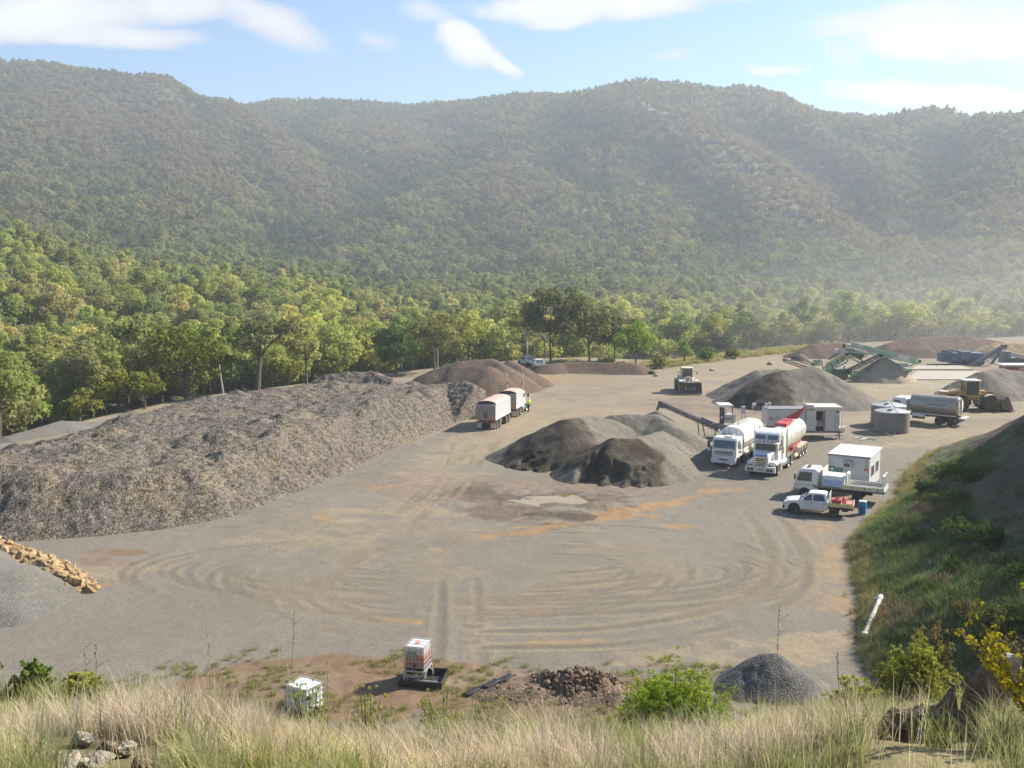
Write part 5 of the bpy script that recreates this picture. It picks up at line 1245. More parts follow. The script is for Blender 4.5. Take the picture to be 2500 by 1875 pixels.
# --- wheel loaders
def loader(label, loc, rz, col, s=1.0, dig=0.0, cat='wheel loader'):
    t = thing('wheel_loader', label, cat, loc, rz, scale=s)
    part('engine_cover', t, lambda m: (m.prism([(-3.5, 1.1), (-3.55, 1.9), (-3.3, 2.15), (-1.1, 2.35), (-1.1, 1.1)], -.85, .85, col), [m.box((-2.6, q * .856, 1.75), (1.2, .02, .4), DARK) for q in (-1, 1)]), 0.06)
    part('counterweight', t, lambda m: (m.box((-3.55, 0, 1.15), (.5, 2.3, .8), col), m.box((-3.4, 0, 2.2), (.7, 1.5, .1), DIRTYW)), 0.06)
    part('rear_frame', t, lambda m: (m.box((-1.8, 0, .95), (3.2, 1.0, .6), DARK), m.box((-.4, 0, 1.5), (1.8, 1.9, .45), col)), 0.04)
    part('front_frame', t, lambda m: (m.box((1.5, 0, 1.2), (1.8, 1.0, .9), col), m.box((1.1, 0, 1.9), (.7, .9, .8), col)), 0.04)
    part('cab_frame', t, lambda m: ([m.beam((x, y, 1.7), (x * .94 - .02, y * .92, 3.45), .1, .1, PALEY if col is not YEL else YEL) for x in (-1.05, .55) for y in (-.8, .8)], m.box((-.25, 0, 1.75), (1.7, 1.7, .2), col)))
    part('cab_roof', t, lambda m: m.box((-.25, 0, 3.5), (1.85, 1.75, .16), WHITE if col is YEL else PALEY), 0.05)
    part('cab_glass', t, lambda m: m.box((-.25, 0, 2.62), (1.5, 1.5, 1.55), GLASS, top=(.93, .93)))
    for q in (-1, 1):
        part('lift_arm', t, lambda m: (m.beam((1.0, q * .55, 2.05), (2.2, q * .6, 1.55), .22, .42, col), m.beam((2.2, q * .6, 1.55), (3.25, q * .62, .62), .22, .36, col)))
        part('mirror', t, lambda m: (m.beam((.55, q * .85, 3.0), (.75, q * 1.3, 3.0), .05, .05, DARK), m.box((.75, q * 1.35, 2.85), (.1, .2, .4), DIRTYW)))
        part('mudguard', t, lambda m: [m.prism([(cx + 1.02 * math.cos(a), .95 + 1.02 * math.sin(a)) for a in np.linspace(a0, a1, 9)] + [(cx + .96 * math.cos(a), .95 + .96 * math.sin(a)) for a in np.linspace(a1, a0, 9)], q * .8, q * 1.45, DIRTYW if k else col) for k, (cx, a0, a1) in enumerate(((-1.65, .7, 2.4), (1.65, .9, 2.3)))])
        part('ladder', t, lambda m: [m.box((-.1, q * 1.15, z), (.5, .3, .05), DARK) for z in (.6, .95, 1.3)] + [m.beam((.3, q * 1.2, .6), (.3, q * 1.2, 2.4), .04, .04, DIRTYW)])
        part('work_light', t, lambda m: m.box((.75, q * .7, 1.95), (.14, .26, .18), PALEY))
    part('tilt_link', t, lambda m: (m.beam((1.2, 0, 2.1), (2.3, 0, 2.0), .18, .18, DARK), m.beam((2.3, 0, 2.0), (3.0, 0, 1.25), .18, .2, col), m.beam((2.4, 0, 2.6), (3.1, .1, 1.6), .05, .05, DIRTYW)))
    part('exhaust_stack', t, lambda m: m.tube([(-2.4, .3, 2.2), (-2.4, .3, 2.9), (-2.55, .3, 3.1)], .06, DIRTYW, 7))
    bk = M('worn_bucket', (.12, .105, .085), .6, .3, dust=.5)
    part('bucket', t, lambda m: (m.prism([(2.95, .28), (4.35, .12), (4.38, .17), (3.2, .45), (3.02, .8), (3.12, 1.25), (3.5, 1.68), (3.42, 1.75), (2.9, 1.4), (2.75, .8)], -1.55, 1.55, bk),
        [m.prism([(2.8, .3), (4.2, .14), (3.5, 1.72), (2.9, 1.4)], q * 1.5, q * 1.56, bk) for q in (-1, 1)], m.box((4.38, 0, .13), (.16, 3.15, .05), M('bucket_edge', (.55, .53, .48), .4, .6))), 0.0)
    for x in (-1.65, 1.65):
        for q in (-1, 1): wheel(t, x, q * 1.12, .95, .68, YEL if col is YEL else DIRTYW)
    return t
p = G(1690, 966)
CRL = M('dusty_cream_yellow', (.60, .54, .43), .6, dust=.5)
loader('dusty cream wheel loader driving toward the camera with its bucket low', (p.x, p.y + 4.3, 0), math.radians(-91), CRL, 0.93)
p = G(2400, 1004)
ly = loader('yellow wheel loader with white cab roof digging into the grey gravel stockpile', (p.x - .9, p.y + 1.1, 0), math.radians(-3), YEL, 1.02)
# ------------------------------------------------------------------ site shed, tanks and plant
rz = math.radians(-30)
c0 = G(2120, 1203); ux = Vector((math.cos(rz), math.sin(rz), 0)); uy = Vector((-ux.y, ux.x, 0))
# local: x to the right along the front wall, y to the back
SW, SD_, SHH = 3.0, 4.6, 2.45
org = c0 - ux * SW
t = thing('site_shed', 'pale grey portable site shed with white roof and green first aid signs', 'shed', org, rz)
WALL = M('shed_wall', (0.56, 0.575, 0.60), 0.55, var=0.04, dust=0.12)
part('wall', t, lambda m: m.box((SW / 2, SD_ / 2, .2 + SHH / 2), (SW, SD_, SHH), WALL), 0.02)
part('skid', t, lambda m: [m.box((x, SD_ / 2, .1), (.14, SD_, .2), DARK) for x in (.3, SW - .3)])
part('roof', t, lambda m: (m.box((SW / 2, SD_ / 2, .2 + SHH + .05), (SW + .16, SD_ + .2, .1), M('roof_white', (.82, .83, .80), .4, var=.03)), m.box((SW / 2, -.11, .2 + SHH + .02), (SW + .18, .03, .13), GREY)), 0.01)
part('corner_trim', t, lambda m: [m.box((x, -.005, .2 + SHH / 2), (.07, .05, SHH), M('trim_grey', (.42, .43, .45), .5)) for x in (.03, SW - .03)])
ac = part('air_conditioner', t, lambda m: (m.box((1.46, -.16, 2.080), (.62, .36, .42), M('ac_casing', (.42, .42, .43), .5)), m.box((1.46, -.36, 2.250), (.72, .5, .06), DIRTYW)), 0.02)
part('grille', ac, lambda m: m.box((1.41, -.347, 2.040), (.42, .02, .28), M('ac_grille', (.09, .09, .1), .6)))
sg = M('sign_green', (.03, .16, .09), .5, var=.05)
s1 = part('first_aid_sign', t, lambda m: m.box((.28, -.012, 1.540), (.38, .024, .5), sg))
part('white_cross', s1, lambda m: (m.box((.28, -.027, 1.560), (.30, .008, .11), WHITE), m.box((.28, -.0275, 1.560), (.11, .009, .30), WHITE)))
s2 = part('green_sign', t, lambda m: m.box((.80, -.012, 1.520), (.54, .024, .38), sg))
part('lettering', s2, lambda m: [m.box((.80, -.027, z), (w, .008, .03), M('sign_pale_green', (.25, .42, .3), .5)) for z, w in ((1.63, .4), (1.56, .44), (1.49, .3), (1.42, .4))])
part('small_notice', t, lambda m: m.box((.27, -.01, 2.040), (.16, .02, .16), M('notice_grey', (.36, .37, .39), .5)))
part('fire_sign', t, lambda m: m.box((2.76, -.02, 1.780), (.26, .03, .28), M('sign_red', (.55, .10, .07), .5)))
part('wall_post', t, lambda m: m.box((2.72, -.03, 2.220), (.12, .05, .8), M('trim_grey', (.42, .43, .45), .5)))
for y in (1.3, 3.2):
    wd = part('window', t, lambda m: m.box((SW + .01, y, 1.5), (.05, 1.1, .85), ALLOY))
    part('pane', wd, lambda m: m.box((SW + .035, y, 1.5), (.02, 1.0, .75), GLASS))
part('door', t, lambda m: m.box((-.01, 2.6, 1.2), (.05, .85, 1.95), DIRTYW))
q = org + ux * (-.35) + uy * .5
g = thing('gas_bottle', 'mustard yellow gas bottle standing beside the site shed corner', 'gas bottle', q)
part('bottle', g, lambda m: m.lathe([(.14, 0), (.17, .06), (.17, .95), (.12, 1.12), (.05, 1.18)], (0, 0, 0), YEL, 16)); part('valve', g, lambda m: (m.cyl((0, 0, 1.17), (0, 0, 1.3), .04, DARK), m.lathe([(.09, 1.22), (.11, 1.3), (.09, 1.38)], (0, 0, 0), YEL, 12)))

def poly_tank(label, px, row, r, h):
    p = G(px, row); t = thing('water_tank', label, 'tank', (p.x, p.y + r, 0), 0.3, 'round poly water tanks')
    mt = M('poly_grey', (.18, .175, .165), .55, var=.07, dust=.15)
    prof = [(r, 0)]
    for i in range(9): z = .1 + i * (h - .15) / 9; prof += [(r, z), (r + .025, z + .04), (r + .025, z + .12), (r, z + .16)]
    part('tank_wall', t, lambda m: m.lathe(prof + [(r, h)], (0, 0, 0), mt, 48))
    part('tank_roof', t, lambda m: (m.lathe([(r + .03, h), (r, h + .06), (r * .55, h + .28), (.25, h + .45), (.05, h + .47)], (0, 0, 0), M('poly_light', (.46, .46, .45), .55, var=.05), 48), [m.beam((r * .97 * math.cos(a), r * .97 * math.sin(a), h + .07), (.25 * math.cos(a), .25 * math.sin(a), h + .47), .06, .05, GREY) for a in np.linspace(0, 2 * PI, 11)[:-1]]))
    part('lid', t, lambda m: m.cyl((-.7, -.6, h + .2), (-.7, -.6, h + .36), .22, mt))
    part('outlet', t, lambda m: (m.cyl((-r * .5, -r * .86, .1), (-r * .55, -r * .98, .1), .05, PALEY), m.cyl((-r * .55, -r * .98, .1), (-r * .6, -r * 1.06, .1), .09, PALEY)))
poly_tank('front grey ribbed round water tank with conical roof, its face in deep shade', 2192, 1060, 1.72, 2.1)
poly_tank('rear grey round water tank mostly hidden behind the front one', 2183, 1044, 1.76, 2.15)
def hose(name, label, px, r, mat, cat):
    pts = [G(*p) for p in px]; b = pts[0].copy(); pts = [p - b + Vector((0, 0, r)) for p in pts]
    o = MB().tube(pts, r, mat, 7).build(name); o.location = b; return tag(o, label, cat)
hose('hose', 'pale hose lying on the ground from the front water tank toward the plant trailer', ((2150, 1052), (2165, 1060), (2178, 1066)), .05, DIRTYW, 'hose')
hose('scrap_pipe', 'tangle of pale pipes on the ground left of the water tanks', ((2085, 1071), (2100, 1069), (2112, 1073), (2098, 1075), (2120, 1071), (2138, 1075)), .06, M('pale_pipe', (.5, .49, .46), .6), 'pipe')

# --- mobile pug mill plant: two white bodies on a trailer with legs
PY = 96.5
base = GX(1960, PY)
t = thing('mobile_plant', 'white mobile mixing plant trailer with open engine bay behind the parked trucks', 'mixing plant', base)
m0 = lambda: MB(base)
def wpart(name, fn, parent=None, bevel=0.0):
    mb = MB(base); fn(mb); return mb.build(name, parent or t, bevel)
def wbox(m, x0, x1, r0, r1, Y, dep, mat, **k):
    """box whose front face spans pixel columns x0..x1 and rows r0..r1 at depth Y, dep deep"""
    a, b = W(x0, r1, Y), W(x1, r0, Y)
    m.box(((a.x + b.x) / 2, Y + dep / 2, (a.z + b.z) / 2), (b.x - a.x, dep, b.z - a.z), mat, **k)
PANEL = M('panel_white', (.62, .60, .585), .5, var=.04, dust=.2)
wpart('front_body', lambda m: wbox(m, 1873, 1967, 1001, 1040, PY, 2.3, PANEL), bevel=.03)
wpart('body_roof', lambda m: wbox(m, 1875, 1966, 998.5, 1001, PY + .03, 2.2, GREY))
wpart('panel_joint', lambda m: [wbox(m, x - .4, x + .4, 1002, 1039, PY - .01, .03, GREY) for x in (1897, 1921, 1945)])
wpart('emblem', lambda m: (m.add([W(1880, 1018, PY - .02), W(1884, 1018, PY - .02), W(1886.5, 1026, PY - .02), W(1884.5, 1027, PY - .02), W(1882.5, 1021, PY - .02), W(1880, 1021, PY - .02)], [(0, 1, 2, 3, 4, 5)], RED), wbox(m, 1878, 1880.5, 1019, 1026, PY - .02, .01, GREY)))
wpart('lettering', lambda m: [wbox(m, x0, x1, r0, r1, PY - .015, .012, M('sign_text_grey', (.30, .30, .31), .5)) for x0, x1, r0, r1 in ((1889, 1904, 1018.2, 1020.2), (1889, 1899, 1024, 1025.4), (1901, 1916, 1024, 1025.4))])
wpart('rear_body', lambda m: (wbox(m, 1969, 1993, 1001, 1052, PY - .4, 2.5, PANEL), wbox(m, 2015, 2050, 1001, 1052, PY - .4, 2.5, PANEL), wbox(m, 1993, 2015, 1001, 1004, PY - .4, 2.5, PANEL), wbox(m, 1993, 2015, 1004, 1052, PY + 1.6, .4, DARK)), bevel=.02)
wpart('cabinet', lambda m: (wbox(m, 2036, 2050, 1016, 1050, PY - .46, .06, M('cabinet_grey', (.5, .5, .5), .5)), wbox(m, 2040, 2050, 1003, 1008, PY - .43, .03, GREY)))
wpart('radiator_fan', lambda m: m.lathe([(.2, -.1), (.42, -.05), (.45, .05), (.2, .1)], W(2004, 1015, PY + .9), BLACK, 20, 'Y'))
wpart('engine', lambda m: (wbox(m, 1996, 2012, 1029, 1042, PY + .5, .8, ALLOY), wbox(m, 1995, 2013, 1043, 1050, PY + .3, 1.0, DARK), m.cyl(W(1997, 1028, PY + .7), W(2011, 1026, PY + .7), .14, GREY)), bevel=.03)
wpart('roof_duct', lambda m: (wbox(m, 1964, 1970, 985, 1001, PY - .5, .8, CREAM), wbox(m, 1966, 1988, 988, 999, PY - .45, .9, CREAM), wbox(m, 1988, 2058, 993.5, 1001, PY - .5, 2.6, CREAM)), bevel=.05)
wpart('end_frame', lambda m: (wbox(m, 2053, 2057, 1000, 1047, PY - .5, .2, WHITE), wbox(m, 2050, 2063, 1046, 1054, PY - .5, 1.4, CREAM), wbox(m, 2052, 2067, 1042, 1044, PY - .4, .3, DIRTYW)), bevel=.02)
wpart('chassis', lambda m: (wbox(m, 1968, 2058, 1053, 1057, PY - .3, .25, GREY), wbox(m, 1968, 2058, 1053, 1057, PY + 1.5, .25, GREY), wbox(m, 1871, 1968, 1040, 1046, PY, .3, GREY), wbox(m, 1871, 1968, 1040, 1046, PY + 1.8, .3, GREY), m.box((GX(1920, PY).x, PY + 1.2, .75), (2.4, 1.9, .5), DARK)))
wpart('support_leg', lambda m: (m.beam(W(2049, 1057, PY - .2), GX(2049, PY - .2, .02), .12, .12, GREY), m.beam(W(2042, 1057, PY - .2), GX(2048, PY - .2, .5), .06, .06, GREY), m.box(GX(2049, PY - .2, .03), (.6, .6, .06), GREY)))
wpart('support_leg', lambda m: (m.beam(W(2049, 1057, PY + 1.6), GX(2049, PY + 1.6, .02), .12, .12, GREY), m.box(GX(2049, PY + 1.6, .03), (.6, .6, .06), GREY)))
for px in (1890, 1905):
    for dy in (.25, 2.1):
        g = GX(px, PY + dy); w_ = wheel(t, g.x - base.x, g.y - base.y, .48, .4, GREY)
wpart('floodlight', lambda m: (m.beam(W(1841, 1012, PY + .4), W(1841, 992, PY + .4), .05, .05, GREY), wbox(m, 1838, 1846, 985, 992, PY + .2, .3, WHITE), wbox(m, 1836, 1840, 993, 998, PY + .2, .2, ALLOY)), bevel=.03)
wpart('floodlight', lambda m: (m.beam(W(1874, 1003, PY + .4), W(1874, 992, PY + .4), .05, .05, GREY), wbox(m, 1869, 1875, 985, 993, PY + .2, .3, WHITE), wbox(m, 1877, 1882, 982, 989, PY + .2, .2, WHITE)), bevel=.03)
wpart('vent_stack', lambda m: (wbox(m, 1812, 1820, 993, 1010, PY + .6, .5, ALLOY), m.beam(W(1811, 1030, PY + .7), W(1811, 1008, PY + .7), .06, .06, GREY), m.beam(W(1820, 1030, PY + .7), W(1820, 1008, PY + .7), .06, .06, GREY)), bevel=.02)
# operator tower with hopper
base2 = GX(1775, 97); t2 = thing('control_tower', 'open steel control tower with white roof at the conveyor tail behind the bulk truck', 'tower', base2)
def tpart(name, fn, bevel=0.0):
    mb = MB(base2); fn(mb); return mb.build(name, t2, bevel)
TY = 96.8
tpart('roof', lambda m: wbox(m, 1757, 1790, 989, 993, TY, 2.0, WHITE), .02)
tpart('post', lambda m: [m.beam(W(x, 993, TY + dy), GX(x, TY + dy), .1, .1, GREY) for x in (1758, 1788) for dy in (.1, 1.8)])
tpart('side_panel', lambda m: (wbox(m, 1757, 1769, 995, 1042, TY, .08, M('tower_dark', (.10, .105, .095), .6)), wbox(m, 1770, 1775, 999, 1010, TY + .5, .3, WHITE)))
tpart('engine_box', lambda m: (wbox(m, 1771, 1796, 1013, 1022, TY - .1, 1.4, ALLOY), wbox(m, 1771, 1795, 1024, 1032, TY - .1, 1.2, DIRTYW)), .04)
tpart('gauge', lambda m: m.cyl(W(1762, 1019, TY - .03), W(1762, 1019, TY + .0), .1, WHITE))
tpart('hopper', lambda m: m.add([W(1748, 1034, 95.2), W(1776, 1038, 95.2), W(1776, 1036, 98), W(1748, 1032, 98), GX(1758, 95.8, .5), GX(1772, 95.8, .5), GX(1772, 97.2, .5), GX(1758, 97.2, .5)], [(0, 1, 5, 4), (1, 2, 6, 5), (2, 3, 7, 6), (3, 0, 4, 7), (4, 5, 6, 7)], M('grey_hopper', (.2, .2, .215), .55, .3, dust=.2)), 0)
for o in t2.children:
    if o.name.startswith('hopper'):
        md = o.modifiers.new('thick', 'SOLIDIFY'); md.thickness = .06

def conveyor(name, label, pts, width, depth, mat, grp=None, base=None, parent=None, legs=(), rails=True, beltload=None, cat='conveyor'):
    """belt conveyor along 3-D points, head first"""
    b = base if base is not None else Vector((pts[-1].x, pts[-1].y, 0))
    t = parent or thing(name, label, cat, b, 0, grp)
    mk = lambda nm, fn, bv=0.0: (lambda mb: (fn(mb), mb.build(nm, t, bv))[1])(MB(b))
    a, e = pts[0], pts[-1]; d = (e - a).normalized(); side = d.cross(Vector((0, 0, 1))).normalized(); up = side.cross(d)
    L = (e - a).length
    def truss(m):
        for s in (-1, 1):
            o = side * (s * width / 2)
            m.beam(a + o + up * depth / 2, e + o + up * depth / 2, .07, .09, mat); m.beam(a + o - up * depth / 2, e + o - up * depth / 2, .07, .09, mat)
            n = max(3, int(L / (depth * 1.6)))
            for i in range(n):
                p = a + d * (L * i / n) + o; q = a + d * (L * (i + 1) / n) + o; z = depth / 2 if i % 2 else -depth / 2
                m.beam(p + up * z, q - up * z, .05, .05, mat); m.beam(p + up * depth / 2, p - up * depth / 2, .05, .05, mat)
    mk('frame', truss)
    mk('belt', lambda m: (m.beam(a + up * (depth / 2 + .07), e + up * (depth / 2 + .07), width * .86, .05, BELT), m.beam(a - up * .1, e - up * .1, width * .8, .03, BELT)))
    mk('head_drum', lambda m: m.cyl(a - side * width * .55 + up * depth * .25, a + side * width * .55 + up * depth * .25, depth * .4, DARK, n=14))
    mk('tail_drum', lambda m: m.cyl(e - side * width * .5 + up * depth * .25, e + side * width * .5 + up * depth * .25, depth * .35, DARK, n=14))
    for f, sp_ in legs:
        p = a + d * (L * f)
        for s in (-1, 1): mk('leg', lambda m: m.beam(p + side * (s * width / 2), Vector((p.x + side.x * s * width * .7 + sp_, p.y + side.y * s * width * .7, .02)), .09, .09, mat))
    return t, mk
st, mk = conveyor('stacker_conveyor', 'long grey stacking conveyor dropping dark gravel onto a cone', [W(1614, 984, 100.5), W(1768, 1052, 95.6)], .75, .36, GREY, legs=((.62, .3), (.9, 0)))
mk('idler_lamp', lambda m: [m.box(W(1614 + 154 * f, 979 + 68 * f, 100.2 - 4.9 * f), (.1, .1, .12), WHITE) for f in (.12, .25, .4, .55, .7, .82)])
mk('head_chute', lambda m: m.box(W(1617, 990, 100.5), (.6, .7, .5), GREY), .02)
o = MB(W(1606, 1000, 101)); o.tube([W(1611, 982, 100.6), W(1608.5, 990, 100.9), W(1604, 1001, 101)], .14, DARKG, 8)
ob = o.build('gravel_stream'); ob.location = W(1606, 1000, 101); tag(ob, 'thin stream of dark gravel falling from the stacking conveyor head', 'gravel', kind='stuff')

# --- green tracked screening plant
GY = 148.0
bg_ = GX(2045, GY); t = thing('screening_plant', 'pale green tracked screening plant with folded out conveyors in the dust', 'screening plant', bg_)
def gp(name, fn, bevel=0.0):
    mb = MB(bg_); fn(mb); return mb.build(name, t, bevel)
for dy in (-1.0, 1.2):
    gp('track', lambda m: m.prism([(GX(2032, GY).x + .0, .35), (GX(2034, GY).x, .75), (GX(2062, GY).x, .75), (GX(2066, GY).x, .4), (GX(2060, GY).x, .05), (GX(2036, GY).x, .05)], GY + dy - .25, GY + dy + .25, M('track_steel', (.2, .17, .13), .7, dust=.5)))
gp('chassis', lambda m: (m.beam(W(2018, 906, GY), W(2075, 903, GY), 1.6, .5, GREEND), m.box(GX(2048, GY, 1.0), (2.5, 1.9, .5), GREEND)))
gp('screen_box', lambda m: (m.add([W(x, r, GY - .9) for x, r in ((2012, 893), (2061, 863), (2067, 877), (2026, 905))] + [W(x, r, GY + 1.0) for x, r in ((2012, 893), (2061, 863), (2067, 877), (2026, 905))], [(0, 1, 2, 3), (7, 6, 5, 4), (0, 4, 5, 1), (1, 5, 6, 2), (2, 6, 7, 3), (3, 7, 4, 0)], GREEN), m.beam(W(2017, 889, GY - 1.0), W(2062, 864, GY - 1.0), .12, .3, M('rail_yellow', (.72, .66, .34), .5, dust=.3)), [m.beam(W(x, r, GY - .95), W(x + 6, r + 12, GY - .95), .1, .16, GREEND) for x, r in ((2028, 886), (2042, 877), (2053, 871))]), .03)
gp('feed_hopper', lambda m: m.add([W(1984, 880, GY - 1), W(2004, 877, GY - 1), W(2004, 877, GY + 1), W(1984, 880, GY + 1), W(1990, 893, GY - .6), W(2002, 893, GY - .6), W(2002, 893, GY + .6), W(1990, 893, GY + .6)], [(0, 1, 5, 4), (1, 2, 6, 5), (2, 3, 7, 6), (3, 0, 4, 7), (4, 5, 6, 7)], GREEN))
gp('power_pack', lambda m: (m.box(W(2048, 857, GY + .2), (.95, 1.4, .6), DIRTYW), m.beam(W(2022, 876, GY + .6), W(2046, 861, GY + .6), .9, .35, M('pack_grey', (.32, .28, .27), .6))), .03)
gp('support_arm', lambda m: [m.beam(W(*a, GY - 1.1), W(*b, GY - 1.1), .14, .2, GREEN) for a, b in (((2004, 878), (2011, 904)), ((2012, 896), (2030, 908)), ((2072, 868), (2068, 884)), ((2068, 884), (2040, 898)), ((2062, 893), (2060, 904)), ((2004, 890), (1986, 893)), ((2066, 858), (2102, 862)), ((2102, 862), (2118, 866)))])
gp('side_plate', lambda m: m.add([W(x, r, GY - .5) for x, r in ((2064, 852), (2082, 854), (2112, 864), (2104, 878), (2076, 868))] + [W(x, r, GY + .5) for x, r in ((2064, 852), (2082, 854), (2112, 864), (2104, 878), (2076, 868))], [(0, 1, 2, 3, 4), (9, 8, 7, 6, 5)] + [(i, 5 + i, 5 + (i + 1) % 5, (i + 1) % 5) for i in range(5)], GREEND))
conveyor('', '', [W(2060, 846, GY + .5), W(2245, 884, GY - 3)], 1.0, .62, GREEN, base=bg_, parent=t)
gp('side_skirt', lambda m: (m.beam(W(2078, 841, GY - .1), W(2237, 880, GY - 3.6), .05, .72, GREEN), [m.beam(W(a, 841 + (a - 2078) * .2453, GY - .15 - (a - 2078) * .022), W(b, 841 + (b - 2078) * .2453, GY - .15 - (b - 2078) * .022), .05, .6, WHITE) for a, b in ((2094, 2108), (2192, 2218))], [m.beam(W(a, 841 + (a - 2078) * .2453, GY - .13 - (a - 2078) * .022), W(b, 841 + (b - 2078) * .2453, GY - .13 - (b - 2078) * .022), .05, .66, M('faded_green', (.36, .50, .38), .55)) for a, b in ((2112, 2124), (2150, 2192))]))
conveyor('', '', [W(2150, 869, GY - 1.6), W(2068, 908, GY - 1.6)], .9, .5, GREEND, base=bg_, parent=t)
conveyor('', '', [W(2066, 866, GY - 2.0), W(2106, 886, GY - 2.2)], .9, .5, GREEN, base=bg_, parent=t)
conveyor('', '', [W(1936, 874, GY), W(1984, 891, GY)], .9, .45, GREEN, base=bg_, parent=t)
conveyor('', '', [W(1914, 880, GY + 1.6), W(1972, 900, GY + 1.6)], .8, .4, GREY, base=bg_, parent=t)
conveyor('', '', [W(2120, 908, GY - 2.5), W(2076, 914, GY - 2)], .8, .4, GREEN, base=bg_, parent=t)
gp('tail_box', lambda m: (wbox(m, 2196, 2218, 888, 897, GY - 3, 1.4, M('faded_green', (.36, .50, .38), .55)), wbox(m, 2192, 2228, 900, 906, GY - 3.2, 1.5, GREEN), m.beam(W(2218, 896, GY - 3), W(2238, 884, GY - 3), .15, .2, GREEN), wbox(m, 2198, 2226, 907, 909, GY - 3.2, 1.4, GREEND)), .03)
gp('load', lambda m: m.lathe([(1.5, -.1), (1.1, .35), (.5, .75), (.1, .9)], W(1954, 878, GY + .3), DARKG, 14))

# --- blue crusher behind
BY = 170.0
bb = GX(2380, BY); t = thing('crusher', 'dusty blue tracked crusher with rising blue conveyor at the far right', 'crusher', bb)
def bp(name, fn, bevel=0.0):
    mb = MB(bb); fn(mb); return mb.build(name, t, bevel)
bp('body', lambda m: (wbox(m, 2300, 2345, 862, 884, BY, 2.2, BLUE), wbox(m, 2345, 2372, 858, 893, BY - .2, 2.4, M('faded_blue', (.17, .215, .30), .6, dust=.45)), wbox(m, 2370, 2405, 862, 890, BY, 2.2, BLUE), wbox(m, 2340, 2372, 886, 900, BY - .3, 2.6, GREY)), .05)
bp('hopper', lambda m: m.add([W(2296, 856, BY - 1), W(2330, 854, BY - 1), W(2330, 854, BY + 2), W(2296, 856, BY + 2), W(2306, 868, BY - .4), W(2324, 868, BY - .4), W(2324, 868, BY + 1.6), W(2306, 868, BY + 1.6)], [(0, 1, 5, 4), (1, 2, 6, 5), (2, 3, 7, 6), (3, 0, 4, 7), (4, 5, 6, 7)], BLUE))
bp('walkway', lambda m: [m.beam(W(a, r0, BY - .8), W(b, r1, BY - .8), .2, .14, CREAM) for a, r0, b, r1 in ((2310, 854, 2332, 862), (2336, 855, 2358, 856), (2380, 854, 2402, 854))])
bp('handrail', lambda m: [m.beam(W(x, 855, BY - .7), W(x, 866, BY - .7), .05, .05, CREAM) for x in (2388, 2396, 2405)] + [m.beam(W(2388, 860, BY - .7), W(2405, 859, BY - .7), .05, .05, CREAM)])
bp('track', lambda m: [m.prism([(GX(2345, BY).x, .3), (GX(2348, BY).x, .8), (GX(2392, BY).x, .8), (GX(2396, BY).x, .3), (GX(2390, BY).x, .05), (GX(2350, BY).x, .05)], BY + s, BY + s + .5, DARK) for s in (-.9, 1.6)])
bp('chute', lambda m: (m.beam(W(2308, 880, BY - .5), W(2350, 899, BY - .5), .5, .3, GREY), m.beam(W(2420, 888, BY), W(2440, 862, BY), .3, .4, BLUE)))
conveyor('', '', [W(2452, 848, BY - 1), W(2368, 898, BY - 2)], 1.0, .75, BLUE, base=bb, parent=t)
bp('conveyor_cover', lambda m: m.beam(W(2450, 846, BY - 1.5), W(2372, 894, BY - 2.5), .06, .7, M('faded_blue', (.17, .215, .30), .6, dust=.45)))
b3 = GX(2490, 172); t = thing('screen_unit', 'grey blue screening machine cut by the right picture edge', 'screening plant', b3)
def sp3(name, fn, bevel=0.0):
    mb = MB(b3); fn(mb); return mb.build(name, t, bevel)
sp3('body', lambda m: (wbox(m, 2462, 2540, 874, 890, 172, 2.2, M('faded_blue', (.17, .215, .30), .6, dust=.45)), wbox(m, 2450, 2470, 858, 890, 172.3, 2, GREY)), .05)
sp3('cover', lambda m: m.beam(W(2470, 866, 171.5), W(2540, 880, 171.5), 1.2, .7, M('pale_cover', (.5, .49, .5), .5)), .05)
sp3('leg', lambda m: [m.beam(W(x, 888, 172.2), GX(x, 172.2), .16, .16, GREY) for x in (2466, 2500, 2534)])
b4 = GX(2490, 140); t = thing('feed_bin', 'rusty orange steel bin at the right picture edge beside the grey gravel stockpile', 'bin', b4)
def sp4(name, fn, bevel=0.0):
    mb = MB(b4); fn(mb); return mb.build(name, t, bevel)
RUST = M('rust_orange', (.42, .16, .08), .7, dust=.3)
sp4('bin_body', lambda m: (wbox(m, 2488, 2560, 897, 912, 140, 3.0, M('pink_primer', (.66, .40, .30), .6, dust=.3)), wbox(m, 2458, 2488, 896, 910, 140.5, 2.4, RUST)), .03)
sp4('rim', lambda m: wbox(m, 2452, 2560, 891, 895, 140, 3.0, CREAM))
def slabthing(name, label, px, z0, z1, cat, mat):
    P = [G(*p) for p in px]; c = sum(P, Vector()) / len(P)
    mb = MB(c); n = len(P)
    mb.add([(p.x, p.y, z0) for p in P] + [(p.x, p.y, z1) for p in P], [tuple(range(n)), tuple(range(n, 2 * n))] + [(i, (i + 1) % n, n + (i + 1) % n, n + i) for i in range(n)], mat)
    o = mb.build(name); o.location = c; return tag(o, label, cat)
CONC = M('pale_concrete', (.36, .32, .25), .8, var=.07, scale=.8)
slabthing('concrete_pad', 'pale concrete pad in front of the blue crusher', ((2215, 928), (2385, 928), (2395, 908), (2240, 907)), -.1, .12, 'pad', CONC)
slabthing('concrete_pad', 'narrow pale concrete strip under the blue crusher conveyor', ((2225, 903), (2375, 903), (2345, 894), (2240, 894)), -.1, .14, 'pad', CONC)
